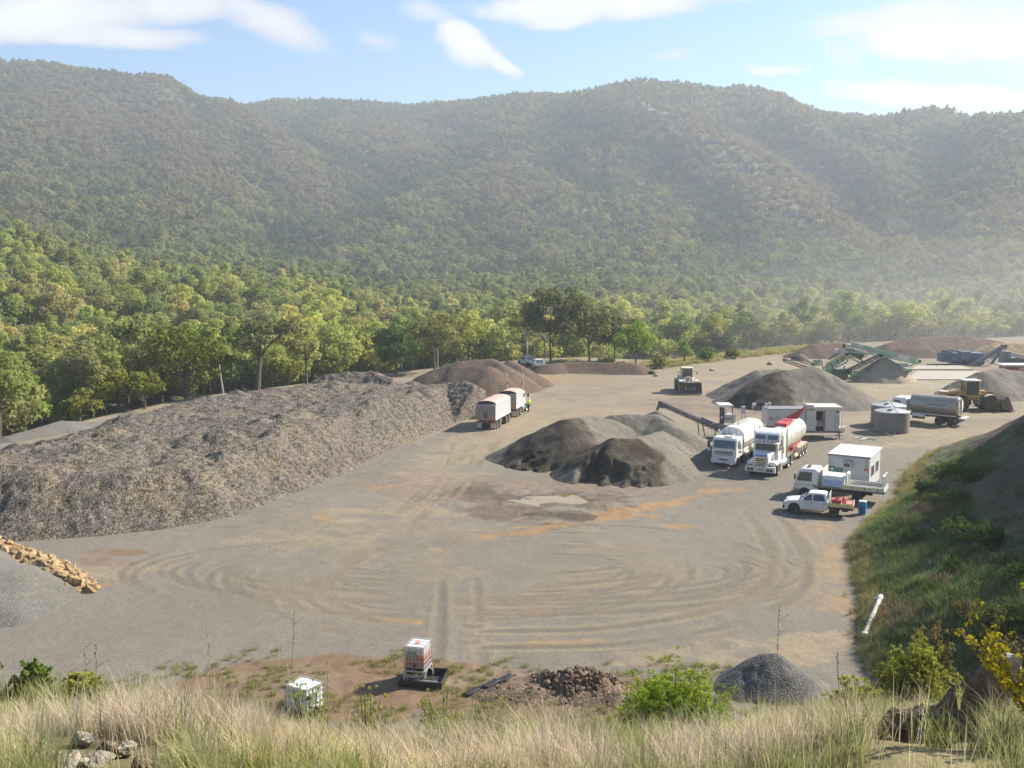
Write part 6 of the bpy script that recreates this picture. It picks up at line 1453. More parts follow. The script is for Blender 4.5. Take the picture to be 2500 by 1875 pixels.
# ------------------------------------------------------------------ foreground
def ibc(name, label, loc, rz, w, d, h, fill, zb=0.0):
    t = thing(name, label, 'IBC tank', loc, rz)
    PW = M('translucent_white_plastic', (.74, .74, .71), .45, var=.04)
    part('bottle', t, lambda m: m.box((0, 0, zb + .12 + h / 2), (w * .95, d * .95, h), PW), .05)
    if fill:
        part('liquid', t, lambda m: (m.box((0, 0, zb + .14 + h * .33), (w * .955, d * .955, h * .60), M('orange_liquid_stain', (.56, .17, .09), .5, var=.3, scale=4)), m.box((0, 0, zb + .14 + h * .12), (w * .957, d * .957, h * .24), M('purple_liquid_stain', (.30, .16, .2), .5, var=.2))), .04)
    cg = M('cage_steel', (.55, .55, .55), .4, .5)
    def cage(m):
        for i in range(6):
            x = -w / 2 + w * i / 5
            for y in (-d / 2, d / 2): m.beam((x, y, zb + .12), (x, y, zb + .14 + h), .022, .022, cg)
        for i in range(6):
            y = -d / 2 + d * i / 5
            for x in (-w / 2, w / 2): m.beam((x, y, zb + .12), (x, y, zb + .14 + h), .022, .022, cg)
        for z in np.linspace(.16, .14 + h, 5):
            for s in (-1, 1):
                m.beam((-w / 2, s * d / 2, zb + z), (w / 2, s * d / 2, zb + z), .024, .024, cg); m.beam((s * w / 2, -d / 2, zb + z), (s * w / 2, d / 2, zb + z), .024, .024, cg)
        for y in (-d * .2, d * .2): m.beam((-w / 2, y, zb + .15 + h), (w / 2, y, zb + .15 + h), .03, .02, cg)
    part('cage', t, cage)
    part('pallet', t, lambda m: (m.box((0, 0, zb + .10), (w, d, .03), GREY), [m.box((x, 0, zb + .045), (.1, d, .09), BLACK) for x in (-w * .42, 0, w * .42)]))
    part('filler_cap', t, lambda m: m.cyl((0, 0, zb + .12 + h), (0, 0, zb + .17 + h), .11, PINK if fill else DIRTYW, n=14))
    part('label_plate', t, lambda m: m.box((-w * .12, -d / 2 - .014, zb + .14 + h * .56), (w * .46, .012, h * .40), M('plate_grey', (.30, .32, .27), .5) if fill else M('plate_dark', (.2, .2, .2), .5)))
    part('valve', t, lambda m: (m.cyl((0, -d / 2 + .02, zb + .2), (0, -d / 2 - .1, zb + .2), .05, BLACK, n=10), m.box((0, -d / 2 - .06, zb + .27), (.12, .03, .03), RED)))
    return t
p = G(1019, 1672); IZ = .62
t = ibc('ibc_tank', 'caged white IBC tank half full of orange liquid on a steel stand', (p.x, p.y + .45, 0), math.radians(-14), .82, .95, .86, True, IZ)
part('stand', t, lambda m: ([m.beam((x * .42, y * .48, IZ), (x * .46, y * .56, .0), .06, .06, ALLOY) for x in (-1, 1) for y in (-1, 1)], [m.beam((-.42, y * .5, IZ - .03), (.42, y * .5, IZ - .03), .06, .06, ALLOY) for y in (-1, 1)], [m.beam((x * .42, -.5, IZ - .03), (x * .42, .5, IZ - .03), .06, .06, ALLOY) for x in (-1, 1)],
    [m.beam((x * .42, -.5, IZ - .05), (x * .2, -.52, IZ - .3), .04, .04, ALLOY) for x in (-1, 1)], [m.beam((x * .44, y * .52, .3), (x * .43, y * .1, IZ - .05), .04, .04, ALLOY) for x in (-1, 1) for y in (-1, 1)]))
q = G(1030, 1672)
b = thing('spill_tray', 'open black spill tray under the stand of the orange IBC tank', 'spill tray', (q.x + .05, q.y + .35, 0), math.radians(-8))
part('tray_floor', b, lambda m: m.box((0, 0, .02), (1.75, 1.45, .04), BLACK))
part('tray_wall', b, lambda m: ([m.box((0, s * .72, .15), (1.8, .05, .3), BLACK) for s in (-1, 1)], [m.box((s * .88, 0, .15), (.05, 1.4, .3), BLACK) for s in (-1, 1)], m.box((.2, -.6, .27), (1.0, .08, .05), GREY)))
p = G(739, 1742)
ibc('ibc_tank', 'plain white caged IBC tank half hidden by leafy bushes at the bank foot', (p.x, p.y + .4, 0), math.radians(58), .95, 1.12, .9, False)
# pipe at the batter toe
a, e = G(2148, 1462, .95), G(2112, 1548, .35)
a.z = max(a.z, tz(a.x, a.y) + .12); e.z = max(e.z, tz(e.x, e.y) + .12)
o = MB(e); o.cyl(a, e, .11, DIRTYW, n=12); d = (e - a).normalized()
o.cyl(e - d * .05, e + d * .18, .16, WHITE, n=12); o.cyl(a - d * .25, a + d * .1, .14, DIRTYW, n=12); o.beam(a - d * .2, a - d * .2 + Vector((-.35, -.1, -.1)), .12, .12, GREY)
ob = o.build('white_pipe'); ob.location = e; tag(ob, 'white pipe leaning up the foot of the shaded grassy batter', 'pipe')
# black rubber strips
for i, (px, lab) in enumerate(((((1138, 1702), (1165, 1690), (1190, 1684)), 'left black rubber strip on the dirt below the rubble heap'), (((1185, 1690), (1215, 1676), (1248, 1664)), 'right curled black rubber strip on the dirt mound'))):
    pts = [G(*q) for q in px]; b0 = pts[1].copy(); o = MB(b0)
    for u, v in zip(pts[:-1], pts[1:]): o.beam(u + Vector((0, 0, .10 + .12 * i)), v + Vector((0, 0, .18 + .12 * i)), .30, .07, BLACK)
    ob = o.build('rubber_strip', bevel=.02); ob.location = b0; tag(ob, lab, 'rubber strip')
# tyres and scrap at the far yard edge
for px, row, r, lab in ((1591, 914, .5, 'old tyre lying flat on the far yard near the gum clump'), (1548, 912, .42, 'dark tyre standing at the foot of the bright green bushy tree')):
    p = G(px, row); t = thing('old_tyre', lab, 'tyre', p)
    part('tyre_body', t, lambda m: m.lathe([(r * .5, 0), (r * .95, .05), (r, .25), (r * .95, .5), (r * .5, .55), (r * .45, .3)], (0, 0, 0), RUBBER, 20)); part('rim', t, lambda m: m.lathe([(r * .1, .3), (r * .48, .28), (r * .48, .4), (r * .1, .42)], (0, 0, 0), PALEY, 14))
for px, row, lab in ((1512, 897, 'red steel drum at the right end of the soil berm'), (1522, 896, 'dull red drum tight beside the brighter drum at the berm end')):
    p = G(px, row); t = thing('steel_drum', lab, 'drum', p)
    part('drum_body', t, lambda m: m.lathe([(.28, 0), (.3, .03), (.29, .3), (.31, .32), (.29, .34), (.29, .6), (.31, .62), (.29, .64), (.29, .9), (.3, .93), (.28, .95)], (0, 0, 0), RED if px == 1512 else M('drum_rust', (.3, .1, .07), .7), 18)); part('bung', t, lambda m: m.cyl((.15, 0, .95), (.15, 0, .98), .05, GREY, n=8))
STONE = heap_mat('pale_stone', [(0.35, (0.33, 0.29, 0.22)), (0.65, (0.40, 0.35, 0.27))], 16, 0.7, fine=40, cell=0.3)
STONED = heap_mat('brown_stone', [(0.35, (0.16, 0.12, 0.085)), (0.65, (0.25, 0.18, 0.11))], 16, 0.8, fine=40, cell=0.35)
def boulder(name, label, c, d, rz, mat, seed, cat='rock', sub_=3, rough=.3, tilt=0.0, cut=0.75):
    bm = bmesh.new(); bmesh.ops.create_icosphere(bm, subdivisions=sub_, radius=1.0)
    g = np.random.default_rng(seed); pl = g.normal(size=(14, 3)); pl /= np.linalg.norm(pl, axis=1)[:, None]
    for v in bm.verts:
        p = np.array(v.co[:])
        for n_ in pl:
            k = p @ n_
            if k > cut: p = p - n_ * (k - cut) * .85
        p *= 1 + rough * .25 * float(vn(np.array([p[0] * 3 + seed]), np.array([p[1] * 3 + p[2] * 2.3]), seed)[0])
        v.co = p
    me = bpy.data.meshes.new(name); bm.to_mesh(me); bm.free(); me.materials.append(mat)
    o = bpy.data.objects.new(name, me); COL.objects.link(o); o.location = c; o.scale = d; o.rotation_euler = (tilt, 0.1, rz)
    return tag(o, label, cat)
for px, row, Y, r, lab in ((1602, 905, 152, .4, 'pale rock at the grassy yard edge beside the old tyre'), (1880, 863, 170, .55, 'white rock pile at the far grassy edge left of the green plant'), (1738, 888, 160, .4, 'small pale rock on the far yard edge behind the cream loader')):
    q = GX(px, Y); boulder('pale_rock', lab, (q.x, q.y, tz(q.x, q.y) + r * .3), (r * 1.3, r, r * .7), .4, STONE, int(px))
# stone outcrop and stumps on the near bank
def on_bank(px, row):
    """the bank point seen at a photo pixel"""
    d = ray(px, row); lo = 1.0
    ts = np.linspace(1.0, 24, 900); X = ts * d[0] / d[1]; zz = H + ts * d[2] / d[1]
    tt = terrain(X, ts); hit = (zz < tt) & (ts < 14); k = int(np.argmax(hit)) if hit.any() else int(np.argmin(np.where(ts < 9, zz - tt, 99)))
    return Vector((X[k], ts[k], float(tt[k])))
BST = [(205, 1812, .15, .10, STONE, 'angular pale stone highest in the outcrop at lower left'), (120, 1850, .12, .07, STONE, 'small flat pale stone left in the lower left outcrop'), (235, 1855, .2, .08, STONE, 'broad flat pale stone in the lower left outcrop'), (268, 1842, .15, .13, STONED, 'ochre brown cracked stone in the lower left outcrop'), (312, 1838, .10, .13, STONE, 'pale upright stone right of the ochre stone at lower left'), (345, 1868, .13, .10, STONED, 'dark brown stone at the right end of the lower left outcrop'), (165, 1868, .16, .07, STONE, 'wide pale stone at the bottom edge of the lower left outcrop'), (245, 1778, .05, .11, STONE, 'thin pale slab leaning above the lower left outcrop')]
for i, (px, row, r, h_, mt, lab) in enumerate(BST):
    q = on_bank(px, row + 12); boulder('stone', lab, (q.x, q.y, q.z + h_ * .45), (r * .95, r * .75, h_ * .85), i * .8, mt, 50 + i, cut=.42, rough=.7)
WOOD = heap_mat('weathered_wood', [(0.35, (0.10, 0.08, 0.06)), (0.65, (0.24, 0.195, 0.145))], 14, 0.6, fine=30, cell=0.2)
WOODP = heap_mat('weathered_pale_wood', [(0.35, (0.30, 0.26, 0.21)), (0.65, (0.48, 0.44, 0.37))], 10, 0.5, fine=30, cell=0.2)
q = on_bank(2405, 1800)
st1 = boulder('tree_stump', 'tall broken tree stump with pale bleached top at lower right', (q.x, q.y, q.z + .24 * q.y / 6), (.16 * q.y / 6, .17 * q.y / 6, .36 * q.y / 6), .3, WOOD, 71, 'stump', rough=.9, cut=.7, tilt=.12)
c1 = boulder('bleached_top', None, (0, 0, 0), (1, 1, 1), .5, WOODP, 72, None, rough=.9, cut=.6); c1.parent = st1; c1.location = (.45, -.1, .62); c1.scale = (.75, .85, .42)
q = on_bank(2250, 1830)
lg = MB(); g = np.random.default_rng(8); prev = None
for i in range(9):
    t_ = i / 8; pass
def log_mesh(name, label, pts, rad, mat, seed, cat):
    """rough tapered log along points"""
    g = np.random.default_rng(seed); n = 14; b = Vector(pts[0]); V, Fq = [], []
    for i, (p, r) in enumerate(zip(pts, rad)):
        a = Vector(pts[min(i + 1, len(pts) - 1)]) - Vector(pts[max(i - 1, 0)]); a.normalize(); s = a.cross(Vector((0, .3, 1))).normalized(); u = s.cross(a)
        for j in range(n):
            w = 2 * PI * j / n; k = r * (1 + g.uniform(-.28, .28)); V.append(tuple(Vector(p) + s * (k * math.cos(w)) + u * (k * math.sin(w)) - b))
    for i in range(len(pts) - 1):
        for j in range(n): Fq.append((i * n + j, i * n + (j + 1) % n, (i + 1) * n + (j + 1) % n, (i + 1) * n + j))
    me = bpy.data.meshes.new(name); me.from_pydata(V, [], Fq + [tuple(range(n))[::-1], tuple(range((len(pts) - 1) * n, len(pts) * n))]); me.materials.append(mat)
    o = bpy.data.objects.new(name, me); COL.objects.link(o); o.location = b; return tag(o, label, cat)
P0 = on_bank(2170, 1800); P1 = on_bank(2350, 1812)
LK = P0.y / 5.2; pts = [P0.lerp(P1, i / 10) + Vector((0, 0, LK * (.07 + .02 * math.sin(i * 1.7)))) for i in range(11)]
log_mesh('fallen_log', 'dark rotten fallen log beside the broken stump at lower right', pts, [LK * r_ for r_ in (.05, .075, .085, .09, .085, .095, .09, .1, .1, .09, .05)], WOOD, 9, 'log')
P2 = on_bank(2300, 1812)
log_mesh('wood_spike', 'dark pointed wood splinter standing out of the fallen log', [P2, P2 + LK * Vector((.01, 0, .12)), P2 + LK * Vector((.03, 0, .22)), P2 + LK * Vector((.045, 0, .31))], [LK * .07, LK * .06, LK * .04, LK * .006], WOOD, 10, 'log')
q = on_bank(1782, 1850)
log_mesh('tree_stump', 'weathered grey stump cut off low in the grass at bottom centre right', [q + Vector((0, 0, -.1)), q + Vector((0, 0, .05)), q + Vector((.01, 0, .13)), q + Vector((.01, 0, .17))], [.10, .09, .075, .06], M('weathered_grey', (.2, .18, .15), .9, var=.4, scale=20), 11, 'stump')

# grass: real blades
def blades(X, Y, Z0, hgt, cols, wid, g, lean=0.35, dens=None):
    n = len(X)
    az = g.uniform(0, 2 * PI, n); L = hgt * g.uniform(.55, 1.15, n); ln = L * g.uniform(.05, 1.0, n) * lean * 1.6
    dx, dy = np.cos(az), np.sin(az); wx, wy = -dy, dx
    V = np.zeros((n, 7, 3)); fr = (0, .42, .78, 1.0)
    for k, f in enumerate(fr):
        px_, py_ = X + dx * ln * f ** 2.0, Y + dy * ln * f ** 2.0; pz = Z0 + L * (f - .18 * f ** 2 * np.minimum(ln / L, 1.2))
        w_ = wid * (1 - f * .75)
        if k < 3:
            V[:, 2 * k] = np.stack([px_ - wx * w_, py_ - wy * w_, pz], 1); V[:, 2 * k + 1] = np.stack([px_ + wx * w_, py_ + wy * w_, pz], 1)
        else: V[:, 6] = np.stack([px_, py_, pz], 1)
    b = np.arange(n)[:, None] * 7
    q = np.concatenate([b + np.array([0, 1, 3, 2]), b + np.array([2, 3, 5, 4]), b + np.array([4, 5, 6, 6])], 0)
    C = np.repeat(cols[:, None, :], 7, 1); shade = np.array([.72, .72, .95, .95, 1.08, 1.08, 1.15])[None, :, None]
    return V.reshape(-1, 3), q, (C * shade).reshape(-1, 3)
def grass_mat(name, tr=.45):
    m, nt, b = new_mat(name)
    a = N(nt, 'ShaderNodeVertexColor', layer_name='Col')
    d = N(nt, 'ShaderNodeBsdfDiffuse'); t = N(nt, 'ShaderNodeBsdfTranslucent'); mx = N(nt, 'ShaderNodeMixShader'); mx.inputs[0].default_value = tr
    nt.links.new(a.outputs[0], d.inputs[0]); nt.links.new(a.outputs[0], t.inputs[0]); nt.links.new(d.outputs[0], mx.inputs[1]); nt.links.new(t.outputs[0], mx.inputs[2])
    nt.links.new(mx.outputs[0], nt.nodes['Material Output'].inputs['Surface']); nt.nodes.remove(b); return m
GM = grass_mat('grass_blades')
STRAW = np.array([.66, .56, .35]); GRN = np.array([.25, .29, .07]); MAUVE = np.array([.58, .48, .38]); YG = np.array([.50, .46, .17]); OLV = np.array([.21, .19, .085]); DRK = np.array([.06, .085, .03])
def tuft_field(name, label, tx, ty, nb, rad, hgt, colf, wid, seed, lean=.5):
    g = np.random.default_rng(seed); n = len(tx)
    k = np.repeat(np.arange(n), nb); m = len(k)
    rr_ = np.abs(g.normal(0, 1, m)) * rad[k]; aa = g.uniform(0, 2 * PI, m)
    X = tx[k] + rr_ * np.cos(aa); Y = ty[k] + rr_ * np.sin(aa)
    zt = terrain(tx, ty); gx = (terrain(tx + .2, ty) - zt) / .2; gy = (terrain(tx, ty + .2) - zt) / .2
    Z0 = zt[k] + gx[k] * (X - tx[k]) + gy[k] * (Y - ty[k]) - .02
    c = colf(tx, ty)[k] * g.uniform(.75, 1.25, (m, 1)) * (1 + g.normal(0, .06, (m, 3)))
    V, q, C = blades(X, Y, Z0, hgt[k], np.clip(c, .01, .8), wid[k] if hasattr(wid, '__len__') else wid, g, lean)
    o = np_mesh(name, V, q, GM, False, C); return tag(o, label, 'grass', kind='stuff')
g = np.random.default_rng(21)
n = 5200; tyv = np.sqrt(g.uniform(2.3 ** 2, 17.0 ** 2, n)); txv = g.uniform(-.66, .66, n) * tyv
ok = terrain(txv, tyv, True)[1] == 1
bare = np.hypot(txv - on_bank(230, 1850).x, (tyv - on_bank(230, 1850).y) * 1.2) < .42
bare |= np.hypot(txv - on_bank(2270, 1835).x, (tyv - on_bank(2270, 1835).y)) < .30
pq = 1250 + F * txv / tyv; ys1 = on_bank(230, 1850).y; ys2 = on_bank(2300, 1812).y
bare |= (pq > 80) & (pq < 375) & (tyv < ys1 + .45)
bare |= (pq > 2140) & (pq < 2480) & (tyv < ys2 + .2) & (g.random(n) < .86)
print('bank', ys1, ys2, on_bank(2405, 1800), on_bank(2250, 1830), on_bank(1782,1850))
tex = txv[ok & ~bare]; tey = tyv[ok & ~bare]
f1 = fbm(tex / 1.1, tey / 1.1, 3, 701); f2 = fbm(tex / .5, tey / .5, 2, 702); f3 = fbm(tex / 2.6, tey / 2.6, 2, 703)
def gcol(tx, ty):
    a = fbm(tx / 1.1, ty / 1.1, 3, 701)[:, None]; b = fbm(tx / .6, ty / .6, 3, 704)[:, None]; c3 = fbm(tx / 2.2, ty / 2.2, 2, 705)[:, None]
    c = STRAW + (YG - STRAW) * sst(-.05, .35, b) ; c = c + (MAUVE - c) * sst(.05, .35, a) * .8; c = c + (GRN - c) * sst(.0, .34, c3 + .4 * b) * .75
    near = sst(4.2, 2.6, ty)[:, None]; c = c + (YG * .95 - c) * near * .5
    r_ = np.random.default_rng(5).random((len(tx), 1)); c = np.where(r_ < .12, OLV, c); return np.where(r_ > .95, GRN * .9, c)
hh = (.30 + .26 * f1 + .16 * f2 + .12 * f3 + .06 * np.random.default_rng(6).normal(size=len(tex))) * (0.75 + .25 * sst(3, 6, tey))
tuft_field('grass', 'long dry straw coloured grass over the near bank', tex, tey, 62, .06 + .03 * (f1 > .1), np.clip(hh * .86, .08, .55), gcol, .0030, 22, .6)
# thin seed stalks of near grass
n = 420; sy = np.sqrt(g.uniform(2.6 ** 2, 11 ** 2, n)); sx = g.uniform(-.62, .62, n) * sy
tuft_field('seed_stalks', 'pale seeding grass stalks standing above the near bank grass', sx, sy, 5, np.full(n, .05), np.full(n, .5), lambda a, b: np.tile(STRAW * 1.05, (len(a), 1)), .0022, 23, .35)
# short weeds on the red dirt and the flat
n = 2600; wy = g.uniform(30.5, 44, n); wx = g.uniform(-17, 12, n)
pm_ = fbm(wx / 2.2, wy / 1.6, 3, 711) + .55 * sst(40.5, 37, wy) - .15
ok = (pm_ > .04) & (wy < 41.5 + .8 * np.sin(wx))
tuft_field('weeds', 'sparse yellow green weeds on the red dirt around the IBC tanks', wx[ok], wy[ok], 34, np.full(ok.sum(), .14), np.clip(.16 + .22 * pm_[ok], .1, .5), lambda a, b: YG * .75 + (GRN * .8 - YG * .75) * np.random.default_rng(1).random((len(a), 1)), .007, 24, .8)
# grassy yard edge, far side, and the toe of the batter
P = [G(*p) for p in ((1300, 894), (1420, 897), (1560, 905), (1640, 895), (1760, 880), (1900, 862), (2050, 850))]
ex, ey = [], []
for a, b in zip(P[:-1], P[1:]):
    for i in range(170):
        q = a.lerp(b, g.random()); ex.append(q.x + g.normal() * 1.2); ey.append(q.y + abs(g.normal()) * 4.5)
ex, ey = np.array(ex), np.array(ey)
tuft_field('edge_grass', 'pale dry grass along the far edge of the yard', ex, ey, 34, np.full(len(ex), .5), np.full(len(ex), .7), lambda a, b: OLV * 1.25 + (YG * .9 - OLV) * np.random.default_rng(2).random((len(a), 1)), .03, 25, .9)
tx_, ty_ = [], []
for a, b in zip(TOE[1:-2], TOE[2:-1]):
    m = int(math.hypot(b[0] - a[0], b[1] - a[1]) * 12)
    for i in range(m):
        f = g.random(); tx_.append(a[0] + (b[0] - a[0]) * f + g.normal() * .35 + .5); ty_.append(a[1] + (b[1] - a[1]) * f + g.normal() * .35 - .2)
tx_, ty_ = np.array(tx_), np.array(ty_)
tuft_field('toe_grass', 'yellow green grass along the sunlit toe of the batter', tx_, ty_, 30, np.full(len(tx_), .16), np.full(len(tx_), .45), lambda a, b: YG * .8 + (OLV - YG * .8) * np.random.default_rng(3).random((len(a), 1)), .009, 26, .8)

# the overgrown, shaded batter
n = 5200; by_ = g.uniform(17, 76, n); bx_ = by_ * g.uniform(.30, .72, n)
zz, zo, yd_, sd_ = terrain(bx_, by_, True); ok = (zo == 2) & (sd_ > .8) & ~((sd_ > 6) & (by_ > 40) & (g.random(n) < .85))
bx_, by_ = bx_[ok], by_[ok]
tuft_field('batter_grass', 'rank green grass over the shaded batter on the right', bx_, by_, 46, np.full(len(bx_), .32), np.clip(.45 + .25 * fbm(bx_ / 3, by_ / 3, 3, 721), .2, .9), lambda a, b: np.where((fbm(a / 3.5, b / 3.5, 3, 722) > .18)[:, None], np.array([.25, .20, .11]), np.array([.16, .21, .075])) , .014, 27, .8)

# shrubs
def shrub(name, label, c, dims, mat, seed, npuff=14, n_leaf=2600, leaf=.05, group=None, stem=BARK, puff=.34, asp=2.2, cat='shrub', up=.25):
    """many arching sprays from one root, leaves strung along their outer part"""
    g = np.random.default_rng(seed); t = thing(name, label, cat, c, 0, group)
    ns_ = int(npuff * 2.6); mb = MB(); cs, rs = [], []
    for i in range(ns_):
        a = g.uniform(0, 2 * PI); r = math.sqrt(g.uniform(.02, 1)) * g.uniform(.75, 1.12); zt = math.sqrt(max(.04, 1.12 - r * r)) * g.uniform(.55, 1.12)
        tip = np.array([r * math.cos(a) * dims[0] / 2, r * math.sin(a) * dims[1] / 2, zt * dims[2]])
        ctl = np.array([tip[0] * .35, tip[1] * .35, tip[2] * .75 + .1 * dims[2]]); b0 = np.array([tip[0] * .06, tip[1] * .06, -.06])
        q = lambda f: b0 * (1 - f) ** 2 + 2 * ctl * f * (1 - f) + tip * f * f
        P = [Vector(q(f)) for f in (0, .3, .6, .85, 1)]
        rad = max(.004, dims[2] * .009)
        for k in range(4): mb.cyl(P[k], P[k + 1], rad * (1 - .22 * k), stem, rad * (1 - .22 * (k + 1)), 4)
        for f in np.linspace(.38, 1.03, 9): cs.append(q(f) + g.normal(size=3) * .035 * dims[0]); rs.append(puff * .30 * min(dims[0] / 2, dims[2]) * g.uniform(.5, 1.3) * (1.25 - .6 * f))
    mb.build('stems', t)
    rs = np.array(rs); V, Fq = leaves(np.array(cs), rs, np.maximum(5, (n_leaf * rs ** 1.3 / (rs ** 1.3).sum())).astype(int), leaf, g, up, .9, asp)
    np_mesh('foliage', V, Fq, mat, False, parent=t); return t
LBR = leaf_mat('fresh_leaves', [(.15, .20, .03), (.17, .21, .04)], .45, False, 3.0); LYG = leaf_mat('yellow_green_leaves', [(.19, .20, .045), (.2, .205, .055)], .45, False, 3.0)
LDS = leaf_mat('deep_green_leaves', [(.06, .105, .03), (.085, .125, .035), (.085, .08, .035)], .3, False, 2.0); LYE = leaf_mat('yellow_leaves', [(.30, .235, .02), (.34, .27, .03)], .4, False); LGR = leaf_mat('grey_brown_leaves', [(.15, .125, .06), (.12, .115, .05)], .3, False, 2.0)
def bank_at(px, Y): q = GX(px, Y, 8.0); return Vector((q.x, q.y, tz(q.x, q.y)))
def put(px, rtop, Y, wpx):
    """where a shrub stands on the ground so that its top and width match the photo"""
    q = GX(px, Y, 5.0); z = tz(q.x, q.y); top = W(px, rtop, Y).z
    return (q.x, q.y, z), wpx / F * Y, max(.3, top - z)
c, w_, h_ = put(1632, 1598, 15.5, 300)
shrub('wattle_shrub', 'large bright green feathery wattle shrub at the bank crest, right of the rubble heap', c, (w_ * 1.4, w_ * 1.2, h_ * .80), LBR, 81, 85, 52000, .022, puff=.26, asp=3.2)
c, w_, h_ = put(2215, 1520, 16.5, 260)
shrub('wattle_shrub', 'tall yellow green drooping wattle shrub at the foot of the shaded batter', c, (w_ * .98, w_ * .9, h_ * .80), LYG, 82, 80, 48000, .024, puff=.25, asp=3.2)
c, w_, h_ = put(2060, 1620, 15.0, 170)
shrub('wattle_shrub', 'low green wattle shrub between the charcoal heap and the tall wattle', c, (w_ * 1.1, w_ * .9, h_ * .76), LYG, 83, 44, 22000, .022, puff=.3, asp=3.2)
c, w_, h_ = put(2250, 1455, 19, 170)
shrub('dry_shrub', 'straw brown seeding shrub behind the tall wattle at the batter foot', c, (w_ * 1.0, w_ * .8, h_ * .8), LGR, 84, 50, 22000, .026, puff=.26, asp=3.2)
c, w_, h_ = put(1075, 1655, 27, 150)
shrub('green_shrub', 'yellow green shrub right of the bank foot below the IBC stand', c, (w_ * 1.2, w_, h_ * .9), LYG, 85, 44, 20000, .032, puff=.3)
c, w_, h_ = put(895, 1685, 27, 150)
shrub('green_shrub', 'fresh green low shrub between the two IBC tanks', c, (w_ * 1.2, w_, h_ * .9), LYG, 86, 40, 16000, .032, puff=.3)
c, w_, h_ = put(745, 1700, 27, 190)
shrub('leafy_shrub', 'broad leaved green shrub in front of the plain white IBC tank', c, (w_ * 1.1, w_ * .6, h_ * .95), LBR, 87, 36, 9000, .055, puff=.3, asp=1.5)
c, w_, h_ = put(40, 1592, 9.5, 170)
shrub('broadleaf_shrub', 'dark broad leaved shrub with brown leaves at the left picture edge', c, (w_, w_ * .8, h_), LDS, 88, 30, 5000, .035, puff=.3, asp=1.4)
c, w_, h_ = put(170, 1625, 9.8, 130)
shrub('broadleaf_shrub', 'small green shrub right of the dark broad leaved shrub at left', c, (w_, w_ * .8, h_), leaf_mat('mid_green_leaves', [(.085, .12, .03), (.10, .13, .035)], .3, False), 89, 24, 3600, .032, puff=.3, asp=1.5)
c, w_, h_ = put(280, 1650, 9.8, 130)
shrub('broadleaf_shrub', 'third green shrub of the left row, beside the gravel', c, (w_, w_ * .8, h_), LYG, 90, 24, 3600, .03, puff=.3, asp=1.5)
# yellow broom at right edge
q = bank_at(2460, 5.6); t = thing('yellow_broom', 'sprawling broom branches dense with yellow leaves at the right edge', 'shrub', q, scale=2.1)
mb = MB(); g2_ = np.random.default_rng(91); cs, rs, ns = [], [], []
for i in range(17):
    a = g2_.uniform(.3, 2.9) if i > 2 else 2.9; Lb = g2_.uniform(.28, .46); up_ = g2_.uniform(.45, 1.0)
    p0 = Vector((0, 0, 0)); d = Vector((math.cos(a) * .95, g2_.uniform(-.25, .25), up_)).normalized(); pr = p0
    for k in range(1, 6):
        nx = p0 + d * (Lb * k / 5) + Vector((0, 0, .02 * k)); mb.cyl(pr, nx, .006 - .0008 * k, BARK, .005 - .0008 * k, 5)
        sdv = Vector((g2_.normal() * .05, g2_.normal() * .05, .07)); mb.cyl(nx, nx + sdv, .003, BARK, .002, 4)
        for f in (0, .33, .66): cs.append(pr.lerp(nx, f)[:]); rs.append(.018); ns.append(16)
        for f in (.3, .6, 1.0): cs.append((nx + sdv * f)[:]); rs.append(.013); ns.append(12)
        pr = nx
mb.build('stems', t)
V, Fq = leaves(np.array(cs), np.array(rs), np.array(ns), .0085, g2_, .2, 1.0, 1.7); np_mesh('foliage', V, Fq, LYE, False, parent=t)
# shrubs on the batter: one lump of each kind, copied
SH_ = [shrub('batter_shrub', lab, (0, 0, 0), dm, mt, 100 + i, 20, nl, lf, group='shrubs on the shaded batter', puff=.34) for i, (lab, dm, mt, nl, lf) in enumerate((
    ('deep green rounded shrub growing on the shaded batter', (3.2, 3.0, 1.0), LDS, 5000, .07), ('brownish low shrub growing on the shaded batter', (2.6, 2.4, .7), LGR, 3500, .06), ('dark upright green shrub growing on the shaded batter', (2.0, 2.0, 1.2), LDS, 4000, .065)))]
gb = np.random.default_rng(123); used2 = set(); placed = []
for tr_ in range(900):
    yq = gb.uniform(20, 66); xq = yq * gb.uniform(.32, .66); z_, zo_, _, sd1 = terrain(np.array([xq]), np.array([yq]), True)
    if zo_[0] != 2 or sd1[0] < 3.2 or (44 < yq < 54 and sd1[0] < 4.5): continue
    if sd1[0] > 6.5 and yq > 42: continue
    if any((xq - a) ** 2 + (yq - b) ** 2 < 4.4 for a, b in placed): continue
    k = int(gb.choice(3, p=[.45, .3, .25])); r = SH_[k]; s_ = gb.uniform(.55, 1.15)
    if k in used2:
        ch = kids(SH_[k]) if False else SHK[k]; r = SH_[k].copy(); COL.objects.link(r)
        for c_ in ch: kk = c_.copy(); COL.objects.link(kk); kk.parent = r
    else:
        SHK = globals().setdefault('SHK', {}); SHK[k] = kids(SH_[k])
    used2.add(k); placed.append((xq, yq)); r.location = (xq, yq, z_[0] - .05); r.scale = (s_,) * 3; r.rotation_euler = (0, 0, gb.uniform(0, 6.28))
    if len(placed) >= 75: break
